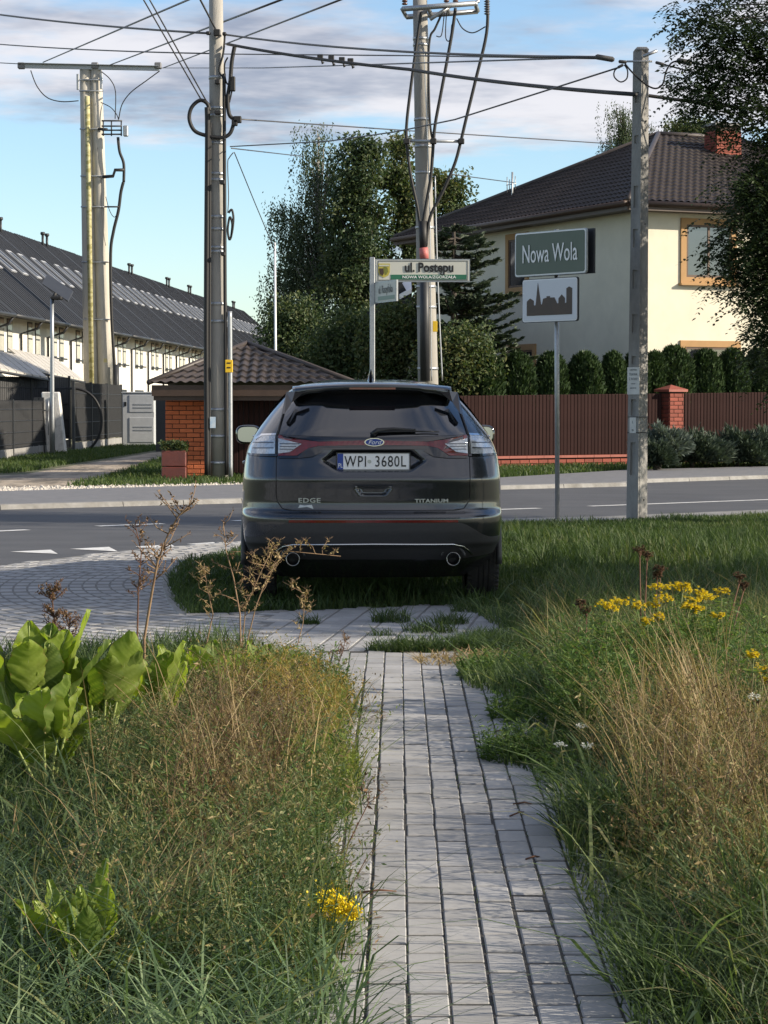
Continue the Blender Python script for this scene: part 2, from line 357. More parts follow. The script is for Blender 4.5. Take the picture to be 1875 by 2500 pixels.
def add_stains(m, scale, dark):
    n = m.node_tree; b = n.nodes['Principled BSDF']; src = b.inputs['Base Color'].links[0].from_socket
    gm = n.nodes.new('ShaderNodeNewGeometry'); z = n.nodes.new('ShaderNodeTexNoise'); z.inputs['Scale'].default_value = scale; z.inputs['Detail'].default_value = 8; z.inputs['Roughness'].default_value = .7; n.links.new(gm.outputs['Position'], z.inputs['Vector'])
    r = n.nodes.new('ShaderNodeMapRange'); r.inputs[1].default_value = .42; r.inputs[2].default_value = .68; r.inputs[3].default_value = 0; r.inputs[4].default_value = .8; n.links.new(z.outputs['Fac'], r.inputs[0])
    x = n.nodes.new('ShaderNodeMix'); x.data_type = 'RGBA'; x.blend_type = 'MULTIPLY'; n.links.new(r.outputs[0], x.inputs[0]); n.links.new(src, x.inputs[6]); x.inputs[7].default_value = (*dark, 1); n.links.new(x.outputs[2], b.inputs['Base Color'])
add_stains(M_paver, 2.6, (.84, .83, .80)); add_stains(M_paver2, 2.2, (.75, .74, .71)); add_stains(M_asph, .55, (.72, .72, .74)); add_stains(M_kerb, 2.5, (.6, .58, .54)); add_stains(M_white, 6.0, (.55, .55, .55))
brick_field('paver', [(x, y, -YAW) for x, y in rest], PW, PL, 0.029, path, M_paver2)

# paved apron: straight courses by the path, arcs round the end of the grass island
ISL = [G(1500, 1490), G(1240, 1505), G(1130, 1492), G(1060, 1486), G(900, 1492), G(700, 1500), G(560, 1508), G(451, 1509), G(425, 1478), G(411, 1441), G(413, 1415), G(425, 1395), G(455, 1380), G(489, 1372), G(560, 1355), G(640, 1340)]
APR = [G(-500, 1480), G(-300, 1430), G(0, 1388), G(150, 1368), G(300, 1350), G(450, 1337), G(590, 1326), G(700, 1318), G(700, 1345), G(560, 1358), G(489, 1374), G(455, 1382), G(425, 1397), G(413, 1417), G(411, 1441), G(425, 1478), G(451, 1509), G(560, 1508), G(700, 1500), G(900, 1492), G(1100, 1484), G(1230, 1505), G(1270, 1560)]
apr_poly = [(p.x, p.y) for p in APR] + [(.80, 13.22), (-4.2, 13.22)]
apron = sheet('paved_apron', apr_poly, 0.0232, mat('apron_joint', (.14, .138, .132), (.18, .175, .165), scale=10, rough=.95))
items = []; CXA, CYA = -0.15, 18.7
for i in range(90):
    r = 1.45 + i * 0.1035; n = int(2 * math.pi * r / 0.2025); o0 = 0.5 * (i % 2)
    for j in range(n):
        t = (j + o0) / n * 2 * math.pi; x, y = CXA + r * math.cos(t) * 1.06, CYA + r * math.sin(t) * 1.55
        if x < -0.75 and math.cos(t) < -0.05:
            tx, ty = -math.sin(t) * 1.06, math.cos(t) * 1.55
            items.append((x, y, math.atan2(ty, tx) - math.pi / 2))
ia = np.array(items); keep = inside(ia[:, 0], ia[:, 1], apr_poly)
arcs = ia[keep]
# thin out where the stretched arcs overlap
cell = {}; arc2 = []
for x, y, a in arcs: arc2.append((x, y, a))
st = []
for i in range(-40, 40):
    for j in range(0, 20):
        x = 0.05 + i * 0.1035 + 0.12 * j * 0.2; y = 13.32 + j * 0.203 + (0.1 if i % 2 else 0)
        st.append((x, y, -0.12))
st = np.array(st); k2 = inside(st[:, 0], st[:, 1], apr_poly) & (st[:, 0] > -0.78 + 0.0*st[:, 1])
brick_field('paver', arc2, 0.097, 0.194, 0.0265, apron, M_paver2)
brick_field('paver', [tuple(s) for s in st[k2]], 0.097, 0.194, 0.0268, apron, M_paver2)
# edging stones round the island
ek = along([G(700, 1500), G(560, 1508), G(451, 1509), G(425, 1478), G(411, 1441), G(413, 1417), G(425, 1397), G(455, 1382), G(489, 1373), G(560, 1357), G(640, 1341)], 0.34)
em = MB()
for a, b in zip(ek, ek[1:]):
    d = (b - a); L = d.length; d.normalize(); nrm = Vector((-d.y, d.x, 0)); M = frame((a.x, a.y, 0.0), d, nrm * 1, Vector((0, 0, 1)))
    mm = MB(); mm.bbox((0.004, -0.05, -0.02), (L - 0.004, 0.05, 0.032), 0.008, M); mm.build('edging_stone', M_kerb, apron)

# ================================================================== parked car
M_paint = mat('car_paint', (0.052, 0.056, 0.063), rough=0.24, metal=0.7, coat=1.0)
M_clad = mat('car_cladding', (0.034, 0.034, 0.036), (0.042, 0.042, 0.044), scale=60, rough=0.5, bump=0.1, bscale=600, bdist=0.001)
M_black = mat('car_black', (0.008, 0.008, 0.009), rough=0.35)
M_gloss = mat('gloss_black', (0.006, 0.006, 0.007), rough=0.08, coat=1.0)
M_glass = mat('privacy_glass', (0.006, 0.007, 0.009), rough=0.03, spec=0.9, coat=1.0)
M_chrome = mat('chrome', (0.75, 0.76, 0.78), rough=0.12, metal=1.0)
M_lens = mat('clear_lens', (0.62, 0.64, 0.66), (0.36, 0.38, 0.40), scale=55, rough=0.10, metal=0.35, coat=1.0)
M_red = mat('red_lens', (0.17, 0.006, 0.010), (0.10, 0.004, 0.006), scale=40, rough=0.12, coat=1.0)
M_tyre = mat('tyre_rubber', (0.014, 0.014, 0.015), (0.028, 0.026, 0.024), scale=25, rough=0.85, bump=0.3, bscale=90)
M_plate = mat('plate_white', (0.80, 0.80, 0.80), rough=0.35)
M_blue = mat('plate_blue', (0.015, 0.05, 0.28), rough=0.35)
M_ink = mat('black_ink', (0.01, 0.01, 0.012), rough=0.5)
M_silver = mat('satin_silver', (0.42, 0.43, 0.44), rough=0.3, metal=0.9)

M_galv0 = mat('lamp_fin_grey', (.16, .165, .175), rough=.2, metal=.8)
TZ = [.22,.30,.36,.42,.47,.485,.50,.58,.65,.69,.712,.735,.80,.90,.955,.975,1.05,1.12,1.145,1.2,1.25,1.275,1.32,1.45,1.55,1.60,1.64,1.67,1.69,1.702]
TPp = [.50,.34,.22,.15,.10,.055,.045,.012,.0,.0,.012,.055,.062,.045,.033,.035,.062,.085,.095,.10,.108,.13,.175,.315,.42,.47,.56,.74,1.0,1.4]
TW = [.80,.86,.90,.93,.945,.948,.95,.958,.964,.966,.966,.966,.965,.962,.958,.957,.951,.941,.935,.918,.893,.878,.85,.762,.685,.635,.585,.52,.42,.22]
TQ = [4.4,4.6,4.70,4.75,4.77,4.775,4.78,4.80,4.81,4.81,4.81,4.81,4.80,4.72,4.6,4.52,4.1,3.62,3.5,3.42,3.34,3.30,3.22,2.98,2.78,2.66,2.5,2.3,2.05,1.8]
zz = np.linspace(.22, 1.702, 160)
def smooth_tab(t, k=5):
    y = np.interp(zz, TZ, t); yp = np.pad(y, k // 2, mode='edge'); return np.convolve(yp, np.ones(k) / k, 'valid')
SP, SW, SQ = smooth_tab(TPp, 3), smooth_tab(TW, 7), smooth_tab(TQ, 7)
fp = lambda z: np.interp(z, zz, SP); fw = lambda z: np.interp(z, zz, SW); fq = lambda z: np.interp(z, zz, SQ)
NE, LR = 4.2, 0.5
def sst(x): x = np.clip(x, 0, 1); return x * x * (3 - 2 * x)
def recess(x, z):
    ax = np.abs(x)
    # number plate bay: hexagon narrowing downwards; handle scoop below it
    hw = np.interp(z, [1.00, 1.03, 1.10, 1.16], [.235, .28, .385, .30])
    m = sst((hw - ax) / .045) * sst((z - 1.015) / .03) * sst((1.178 - z) / .022)
    hw2 = np.interp(z, [.845, .92], [.085, .14]); m2 = sst((hw2 - ax) / .02) * sst((z - .848) / .015) * sst((.918 - z) / .012)
    return .05 * m + .035 * m2
def RY(x, z):
    w = fw(z); L = np.minimum(LR, (fq(z) - fp(z)) * .45); t = np.clip(np.abs(x) / w, 0, 1)
    return fp(z) + L - L * np.sqrt(np.maximum(1 - t ** NE, 0)) + recess(x, z)
CAR_LOC = Vector((-0.075, 15.95, 0.0)); CAR_YAW = 0.029
CM = Matrix.Translation(CAR_LOC) @ Matrix.Rotation(CAR_YAW, 4, 'Z')
car = empty('parked_car', (0, 0, 0), 'dark grey SUV parked on the grass, seen from behind', 'car')
car.matrix_world = CM
def cpart(name, V, fs, m, parent=None, smooth=True):
    me = bpy.data.meshes.new(name); me.from_pydata([tuple(v) for v in V], [], fs)
    me.polygons.foreach_set('use_smooth', [smooth] * len(fs)); me.update()
    return link(name, me, m, parent or car)
def cmb(mbv, name, m, parent=None, flat=False):
    return cpart(name, mbv.v, mbv.f, m, parent, False) if flat else _cs(mbv, name, m, parent)
def _cs(mbv, name, m, parent):
    me = bpy.data.meshes.new(name); me.from_pydata([tuple(v) for v in mbv.v], [], mbv.f); me.polygons.foreach_set('use_smooth', mbv.sm); me.update(); return link(name, me, m, parent or car)
# body: stacked plan contours
def contour(z):
    w, p, q = float(fw(z)), float(fp(z)), float(fq(z)); L = min(LR, (q - p) * .45); Lf = min(1.1, (q - p) * .45)
    pts = []
    for t in np.linspace(0, .88, 44): x = w * t; pts.append((x, float(RY(np.array(x), z))))
    v0 = math.sqrt(1 - .88 ** NE)
    for v in np.linspace(v0, 0, 12)[1:]: pts.append((w * (1 - v * v) ** (1 / NE), p + L - L * v))
    for t in np.linspace(0, 1, 26)[1:-1]: pts.append((w, p + L + (q - Lf - p - L) * t))
    for v in np.linspace(0, 1, 20)[:-1]: pts.append((w * (1 - v * v) ** (1 / 2.7), q - Lf + Lf * v))
    pts.append((0, q)); return pts
V = []; rows = []
for z in zz:
    c = contour(z); ring = [(x, y, z) for x, y in c] + [(-x, y, z) for x, y in c[-2:0:-1]]
    rows.append(list(range(len(V), len(V) + len(ring)))); V += ring
n = len(rows[0]); fs = []
for a, b in zip(rows, rows[1:]):
    fs += [(a[k], a[(k+1) % n], b[(k+1) % n], b[k]) for k in range(n)]
fs += [tuple(reversed(rows[0])), tuple(rows[-1])]
body = cpart('body', V, fs, M_paint)
cut = MB()
for y in (1.03, 3.88):
    for s in (-1, 1):
        k = 40; r = .405
        ring = lambda x: [Vector((x, y + r*math.cos(2*math.pi*i/k), .36 + r*math.sin(2*math.pi*i/k))) for i in range(k)]
        x0, x1 = sorted((s*.66, s*1.2)); A, B = ring(x0), ring(x1)
        cut.add(A + B, [tuple(range(k)), tuple(range(2*k-1, k-1, -1))] + [(i, i+k, (i+1) % k+k, (i+1) % k) for i in range(k)])
co = cmb(cut, 'cutter', None, flat=True)
bm = bmesh.new(); bm.from_mesh(co.data); bmesh.ops.recalc_face_normals(bm, faces=bm.faces[:]); bm.to_mesh(co.data); bm.free()
bm = bmesh.new(); bm.from_mesh(body.data); bmesh.ops.recalc_face_normals(bm, faces=bm.faces[:]); bm.to_mesh(body.data); bm.free()
md = body.modifiers.new('arch', 'BOOLEAN'); md.object = co; md.operation = 'DIFFERENCE'; md.solver = 'EXACT'
bpy.context.view_layer.update()
nb = bpy.data.meshes.new_from_object(body.evaluated_get(bpy.context.evaluated_depsgraph_get())); body.modifiers.clear(); body.data = nb
if not nb.materials: nb.materials.append(M_paint)
bpy.data.objects.remove(co)

def patch(name, zt, zb, hw, m, off=.004, thick=.012, nx=60, nz=14, parent=None, s0=-1., s1=1.):
    """skin piece on the rear: s across, zt(s)/zb(s) edges, hw(z) half width"""
    Vf = []; S = np.linspace(s0, s1, nx); T = np.linspace(0, 1, nz)
    for t in T:
        for s in S:
            z = lerp(zb(s), zt(s), t); x = s * hw(z); Vf.append((x, float(RY(np.array(x), z)) - off, z))
    fs = [(j*nx+i, j*nx+i+1, (j+1)*nx+i+1, (j+1)*nx+i) for j in range(nz-1) for i in range(nx-1)]
    border = [i for i in range(nx)] + [j*nx+nx-1 for j in range(1, nz)] + [(nz-1)*nx+i for i in range(nx-2, -1, -1)] + [j*nx for j in range(nz-2, 0, -1)]
    b0 = len(Vf); Vf += [(Vf[k][0], Vf[k][1] + thick, Vf[k][2]) for k in border]; nbd = len(border)
    # border wall gets its own vertices so the edge stays crisp
    b1 = len(Vf); Vf += [Vf[k] for k in border]
    fs += [(b1+k, b0+k, b0+(k+1) % nbd, b1+(k+1) % nbd) for k in range(nbd)]
    return cpart(name, Vf, fs, m, parent)
def rpoly(name, pts, m, off=.006, thick=.014, parent=None, mirror=False, sub=True):
    """small piece with a traced outline in x, z on the rear skin"""
    res = []
    for a, b in zip(pts, pts[1:] + pts[:1]):
        k = max(1, int(math.dist(a, b) / .02)); res += [(lerp(a[0], b[0], i/k), lerp(a[1], b[1], i/k)) for i in range(k)]
    if mirror: res = [(-x, z) for x, z in res][::-1]
    bm = bmesh.new(); f = bm.faces.new([bm.verts.new((x, 0, z)) for x, z in res])
    bmesh.ops.triangulate(bm, faces=[f], ngon_method='EAR_CLIP')
    if sub: bmesh.ops.subdivide_edges(bm, edges=[e for e in bm.edges if e.calc_length() > .05], cuts=2, use_grid_fill=True)
    bmesh.ops.triangulate(bm, faces=bm.faces[:])
    ex = bmesh.ops.extrude_face_region(bm, geom=bm.faces[:]); ev = [v for v in ex['geom'] if isinstance(v, bmesh.types.BMVert)]
    es = set(ev)
    for v in bm.verts:
        x, z = v.co.x, v.co.z; lim = .985 * float(fw(z)); xx = max(-lim, min(lim, x))
        v.co.y = float(RY(np.array(xx), z)) - off + (0 if v in es else thick)
    bmesh.ops.recalc_face_normals(bm, faces=bm.faces[:])
    me = bpy.data.meshes.new(name); bm.to_mesh(me); bm.free(); return link(name, me, m, parent or car)
def rline(name, pts, w, m, off=.004, parent=None, n=6):
    """thin moulding or gap laid on the rear skin through the points x, z"""
    res = []
    for a, b in zip(pts, pts[1:]):
        k = max(1, int(math.dist(a, b) / .025)); res += [(lerp(a[0], b[0], i/k), lerp(a[1], b[1], i/k)) for i in range(k)]
    res.append(pts[-1]); mb = MB()
    mb.tube([(x, float(RY(np.array(x), z)) - off, z) for x, z in res], w, n); return _cs(mb, name, m, parent)
X = lambda px: (px - 911.5) * .002985
Z = lambda py: EYE - (py - 990.5) * .002985

# tailgate skin, window, cladding
ts = lambda s: 1.275 + .012 * s * s
tb = lambda s: .742 + .06 * max(0, (abs(s) - .86) / .14) ** 2
tg = patch('tailgate', ts, tb, lambda z: np.interp(z, [.74, .80, 1.0, 1.14, 1.3], [.66, .695, .70, .70, .70]), M_paint, off=.005, thick=.012, nx=90, nz=60)
glass = patch('rear_window', lambda s: 1.605 - .01*s*s, lambda s: 1.272 + .016 * s * s, lambda z: np.interp(z, [1.27, 1.45, 1.605], [.685, .635, .585]), M_glass, off=.008, thick=.02, nx=40, nz=20)
for s in (-1, 1):
    edge = [(s*.70, 1.285), (s*.655, 1.45), (s*.60, 1.60)]
    rline('window_seal', edge, .010, M_black, off=.006, parent=glass)
# dark upper shadow band and defogger frame of the window is the roof spoiler above it
sv = []; nx = 41
for x in np.linspace(-.59, .59, nx):
    t = abs(x) / .59; yt = .335 + .13 * t ** 3 + (.012 if abs(x) > .38 else 0); zt_ = 1.652 - .030 * t * t; zl = zt_ - .030 - (.012 if abs(x) > .38 else 0) - .035 * max(0, (t - .8) / .2)
    yr = .60; zr = 1.668 - .03 * t * t
    sv += [(x, yr + .1, zr + .006), (x, (yr + yt) / 2, (zr + zt_) / 2 + .010), (x, yt + .01, zt_ + .002), (x, yt, zt_ - .008), (x, yt + .006, zl), (x, yt + .05, zl - .004), (x, float(RY(np.array(x), 1.585)) + .01, 1.590 - .01*t)]
fs = [(i*7+j, i*7+j+1, (i+1)*7+j+1, (i+1)*7+j) for i in range(nx-1) for j in range(6)]
fs += [tuple(range(6, -1, -1)), tuple((nx-1)*7+j for j in range(7))]
sp = cpart('spoiler', sv, fs, M_paint)
mb = MB(); mb.box((-.17, .330, 1.618), (.17, .36, 1.632)); cmb(mb, 'high_brake_light', M_red, sp, True)
for s in (-1, 1):                     # black aero blades beside the window
    mb = MB(); top = [(s*.625, .44, 1.60), (s*.575, .40, 1.605), (s*.52, .40, 1.602)]
    bl = [(s*.635, .50, 1.60), (s*.570, .405, 1.603), (s*.50, .41, 1.600), (s*.595, .415, 1.52), (s*.605, .36, 1.485), (s*.645, .33, 1.44), (s*.668, .36, 1.44)]
    mb.prism(bl, (0, -.03, 0)); cmb(mb, 'side_spoiler', M_gloss, sp, True)
mb = MB(); mb.tube([(.0, .95, 1.695), (.0, .88, 1.735), (.0, .855, 1.765), (.0, .845, 1.770)], [.045, .028, .014, .006], 10)
for v in mb.v: v.x *= .55
_cs(mb, 'antenna_fin', M_gloss, car)
# wiper
mb = MB(); yw = lambda x, z: float(RY(np.array(x), z)) - .028
mb.tube([(-.005, yw(0, 1.288), 1.288), (.03, yw(.03, 1.315), 1.318), (.15, yw(.15, 1.325), 1.328), (.31, yw(.31, 1.318), 1.322)], [.024, .02, .014, .009], 8)
mb.tube([(.0, yw(0, 1.305) - .004, 1.306), (.15, yw(.15, 1.31), 1.311), (.32, yw(.32, 1.311), 1.312), (.48, yw(.48, 1.308), 1.309)], [.008, .008, .006, .004], 6)
_cs(mb, 'wiper', M_black, glass)
# light band: clear clusters, red wings, red bar
for mir in (False, True):
    sgn = -1 if mir else 1
    cl = rpoly('tail_light', [(-.905, 1.195), (-.868, 1.255), (-.82, 1.287), (-.72, 1.292), (-.70, 1.292), (-.70, 1.150), (-.895, 1.146), (-.915, 1.155)], M_lens, off=.008, thick=.03, mirror=mir)
    rpoly('lens_rim', [(-.925, 1.150), (-.70, 1.146), (-.70, 1.132), (-.915, 1.132)], M_gloss, off=.014, thick=.03, parent=cl, mirror=mir)
    rpoly('lens_bar', [(-.712, 1.29), (-.70, 1.292), (-.70, 1.150), (-.715, 1.150)], M_black, off=.011, thick=.01, parent=cl, mirror=mir)
    rpoly('lens_brow', [(-.87, 1.262), (-.82, 1.293), (-.70, 1.300), (-.70, 1.286), (-.815, 1.279), (-.862, 1.25)], M_chrome, off=.011, thick=.01, parent=cl, mirror=mir)
    ic = rpoly('reversing_light', [(-.69, 1.262), (-.52, 1.222), (-.605, 1.163), (-.69, 1.152)], M_lens, off=.016, thick=.02, mirror=mir)
    rpoly('red_wing', [(-.69, 1.288), (-.55, 1.256), (-.40, 1.238), (-.40, 1.208), (-.47, 1.192), (-.555, 1.138), (-.69, 1.136), (-.69, 1.152), (-.603, 1.164), (-.518, 1.222), (-.69, 1.264)], M_red, off=.013, thick=.02, parent=ic, mirror=mir, sub=False)
    rpoly('dark_trim', [(-.69, 1.134), (-.55, 1.136), (-.46, 1.190), (-.40, 1.206), (-.40, 1.186), (-.36, 1.172), (-.44, 1.130), (-.55, 1.118), (-.69, 1.118)], M_gloss, off=.013, thick=.02, parent=ic, mirror=mir, sub=False)
for mir in (False, True):              # layered lamp insides seen through the lens
    for zf in (1.185, 1.225): rpoly('lamp_fin', [(-.885, zf), (-.725, zf + .004), (-.725, zf + .012), (-.88, zf + .008)], M_galv0, off=.0115, thick=.006, mirror=mir)
    for zf in (1.18, 1.20, 1.22): rpoly('lamp_fin', [(-.68, zf), (-.585 + (zf - 1.18)*1.2, zf), (-.58 + (zf - 1.18)*1.2, zf + .006), (-.68, zf + .007)], M_galv0, off=.019, thick=.006, mirror=mir)
rpoly('light_bar', [(-.40, 1.238), (-.1, 1.246), (.1, 1.246), (.40, 1.238), (.40, 1.208), (.1, 1.214), (-.1, 1.214), (-.40, 1.208)], M_red, off=.016, thick=.02)
patch('upper_trim', lambda s: 1.271 + .005*s*s, lambda s: 1.247 - .008*abs(s)/.645 if abs(s) < .645 else lerp(1.239, 1.2755, (abs(s) - .645)/.355), lambda z: .62, M_gloss, off=.012, thick=.02, nx=61, nz=6)
patch('plate_surround', lambda s: 1.213 - .006*abs(s), lambda s: 1.183, lambda z: .40, M_gloss, off=.012, thick=.02, nx=41, nz=5)
# number plate
ROT = lambda x, z: Matrix(((1, 0, 0, x), (0, 0, -1, 0), (0, 1, 0, z), (0, 0, 0, 1)))       # text frame facing -y
def ctext(name, body_, size, x, z, m, off, parent=None, **kw):
    y = float(RY(np.array(x), z)) - off; dx = .02; sl = (float(RY(np.array(x + dx), z)) - float(RY(np.array(x - dx), z))) / (2*dx)
    r = Vector((1, sl, 0)).normalized(); nrm = Vector((r.y, -r.x, 0)); M = frame((x, y, z), r, (0, 0, 1), nrm)
    me = text_mesh(body_, size, M, **kw); return link(name, me, m, parent or car)
py_ = float(fp(1.09)) + .012; pz = Z(1126.5); pxo = X(911.5)
pl = MB(); pl.bbox((pxo-.263, py_, pz-.060), (pxo+.263, py_+.02, pz+.060), .004); plate = cmb(pl, 'number_plate', M_plate, None, True)
fr = MB()
for lo, hi in (((-.270, -.075), (.270, -.0605)), ((-.270, .0605), (.270, .067)), ((-.270, -.0605), (-.2635, .0605)), ((.2635, -.0605), (.270, .0605))):
    fr.box((pxo+lo[0], py_-.004, pz+lo[1]), (pxo+hi[0], py_+.022, pz+hi[1]))
cmb(fr, 'plate_frame', M_black, plate, True)
b_ = MB(); b_.box((pxo-.260, py_-.0015, pz-.057), (pxo-.218, py_+.004, pz+.057)); cmb(b_, 'country_band', M_blue, plate, True)
def flat_text(name, s, size, x, y, z, m, parent, **kw):
    return link(name, text_mesh(s, size, frame((x, y, z), (1, 0, 0), (0, 0, 1), (0, -1, 0)), **kw), m, parent)
flat_text('country_letters', 'PL', .045, pxo-.239, py_-.0025, pz-.030, M_plate, plate, sx=.75, extrude=.0006)
flat_text('plate_letters', 'WPI', .112, pxo-.128, py_-.002, pz-.003, M_ink, plate, sx=.74, extrude=.0008, bold=.0004, space=1.16)
flat_text('plate_digits', '3680L', .112, pxo+.124, py_-.002, pz-.003, M_ink, plate, sx=.76, extrude=.0008, bold=.0004, space=1.10)
seal = MB(); seal.lathe([(0, -.0022), (.014, -.0022), (.014, .003)], (pxo-.028, py_, pz), 'Y', 14); cmb(seal, 'plate_seal', M_silver, plate, True)
for xx in (-.075, .09):
    hol = MB(); hol.bbox((pxo+xx-.012, py_-.006, pz-.083), (pxo+xx+.012, py_+.01, pz-.076), .002); cmb(hol, 'plate_clip', M_black, plate, True)
# emblem: blue oval in a bright ring with script lettering
ey = float(RY(np.array(0.01), 1.23)) - .022; ez = Z(1079.5); ex_ = X(914)
def oval(a, b, y0, y1, n=40):
    m = MB(); A = [Vector((ex_ + a*math.cos(t), y0, ez + b*math.sin(t))) for t in np.linspace(0, 2*math.pi, n, endpoint=False)]; m.prism(A, (0, y1 - y0, 0)); return m
emb = cmb(oval(.072, .030, ey, ey+.02), 'emblem', M_chrome, None, True)
cmb(oval(.064, .0245, ey-.003, ey+.004), 'emblem_field', M_blue, emb, True)
flat_text('emblem_script', 'Ford', .046, ex_, ey-.004, ez-.001, M_plate, emb, sx=1.05, shear=.35, extrude=.0006)
# handle bar, badges, sticker
rpoly('tailgate_handle', [(X(866), Z(1186)), (X(956), Z(1186)), (X(953), Z(1191)), (X(869), Z(1191))], M_silver, off=.010, thick=.03)
rline('handle_lip', [(X(868), Z(1190)), (X(888), Z(1209)), (X(934), Z(1209)), (X(953), Z(1190))], .004, M_silver, off=-.006)
ctext('badge_letters', 'EDGE', .046, X(756), Z(1221), M_silver, .008, tg, sx=1.35, extrude=.002, bold=.001, space=1.1)
ctext('badge_letters', 'TITANIUM', .036, X(1053), Z(1222), M_silver, .008, tg, sx=1.42, extrude=.002, bold=.0008, space=1.05)
rpoly('sticker', [(X(729), Z(1239)), (X(733), Z(1231)), (X(745), Z(1233)), (X(762), Z(1231)), (X(766), Z(1241)), (X(750), Z(1236)), (X(736), Z(1238))], M_silver, off=.007, thick=.003, parent=tg)
# shut lines
for s in (-1, 1):
    rline('shut_line', [(s*.705, 1.29), (s*.705, 1.14), (s*.706, .85), (s*.695, .80), (s*.66, .752), (s*.60, .742)], .0035, M_black, off=.001, parent=tg)
rline('shut_line', [(-.60, .7415), (.60, .7415)], .004, M_black, off=.001, parent=tg)
# bumper: red reflector strip, unpainted lower half, bright moulding, exhausts
clad = patch('bumper_cladding', lambda s: .652 - .115 * sst((abs(s) - .64) / .30), lambda s: .375 + .03*max(0, (abs(s)-.7)/.3), lambda z: .985 * float(fw(z)), M_clad, off=.007, thick=.02, nx=100, nz=24)
rl = rpoly('reflector_strip', [(X(706), Z(1267.5)), (X(706), Z(1273.5)), (X(1117), Z(1273.5)), (X(1117), Z(1267.5))], M_red, off=.008, thick=.02)
rline('strip_edge', [(X(700), Z(1263)), (X(1122), Z(1263))], .004, M_paint, off=.006, parent=rl)
mould = rline('lower_moulding', [(-.73, .405), (-.70, .44), (-.655, .475), (-.58, .492), (0, .496), (.58, .492), (.655, .475), (.70, .44), (.73, .405)], .0065, M_chrome, off=.010, parent=clad)
for s in (-1, 1):
    ys = float(fp(.42)) + .02; xc = s * .585; zc_ = Z(1365)
    e = MB(); e.lathe([(.050, .22), (.052, -.03), (.049, -.036), (.043, -.03), (.042, .2)], (xc, ys, zc_), 'Y', 28); ex = _cs(e, 'exhaust', mat('exhaust_steel', (.32, .31, .30), rough=.25, metal=1.0), car)
    e = MB(); e.lathe([(0, .06), (.042, .06), (.042, .1)], (xc, ys, zc_), 'Y', 20); _cs(e, 'exhaust_bore', M_black, ex)
    a_ = MB(); ring = [(xc + s*.0 + .085*math.cos(t), float(RY(np.array(xc), .44)) - .006, zc_ + .012 + .075*math.sin(t)) for t in np.linspace(math.radians(5), math.radians(175), 16)]
    a_.tube(ring, .010, 6); _cs(a_, 'exhaust_surround', M_clad, clad)
mb = MB(); mb.box((-.60, .75, .27), (.60, 4.3, .45)); mb.tube([(-.56, .62, .345), (.56, .62, .345)], .085, 10); cmb(mb, 'underbody', M_black, None, True)
mb = MB(); mb.tube([(-.75, 1.03, .33), (.75, 1.03, .33)], .05, 8); _cs(mb, 'rear_axle', M_black, car)
# wheels
def wheel(x, y):
    s = 1 if x > 0 else -1; w = MB()
    prof = [(.25, -.11), (.33, -.122), (.352, -.105), (.362, -.085), (.362, -.045), (.355, -.042), (.355, -.034), (.362, -.031), (.362, -.006), (.355, -.004), (.355, .004), (.362, .006), (.362, .031), (.355, .034), (.355, .042), (.362, .045), (.362, .085), (.352, .105), (.33, .122), (.25, .11)]
    w.lathe(prof, (x, y, .355), 'X', 48)
    t = cpart('wheel', w.v, w.f, M_tyre, None, False)
    r = MB(); h = s * .085
    for k in range(5):
        a = 2*math.pi*k/5; d = Vector((0, math.cos(a), math.sin(a))); n_ = Vector((0, -math.sin(a), math.cos(a))); c = Vector((x + h, y, .355))
        for q in (-1, 1): r.prism([c + n_*q*.012 + d*.03, c + n_*q*.045 + d*.03, c + n_*q*.075 + d*.245, c + n_*q*.045 + d*.245], (s*.02, 0, 0))
    r.lathe([(.0, h+s*.022), (.05, h+s*.02), (.055, h)], (x, y, .355), 'X', 20); r.lathe([(.235, h-s*.03), (.255, h+s*.02), (.245, h+s*.022), (.235, h-s*.1)], (x, y, .355), 'X', 40)
    _cs(r, 'rim', M_silver, t); dsk = MB(); dsk.lathe([(0, s*.03), (.15, s*.03), (.235, s*.02), (.25, s*.0)], (x, y, .355), 'X', 30); _cs(dsk, 'brake_disc', M_black, t)
    # tread blocks across the shoulders
    tr = MB()
    for k in range(56):
        a = 2*math.pi*k/56; d = Vector((0, math.cos(a), math.sin(a))); n_ = Vector((0, -math.sin(a), math.cos(a)))
        for q in (-1, 1):
            c = Vector((x + q*.098, y, .355)) + d*.352; tr.prism([c - n_*.012 - Vector((.018, 0, 0)), c + n_*.012 - Vector((.018, 0, 0)), c + n_*.012 + Vector((.018, 0, 0)), c - n_*.012 + Vector((.018, 0, 0))], d*.008)
    cmb(tr, 'tread', M_tyre, t, True)['kind'] = 'stuff'; return t
for x in (-.845, .845):
    for y in (1.03, 3.88): wheel(x, y)
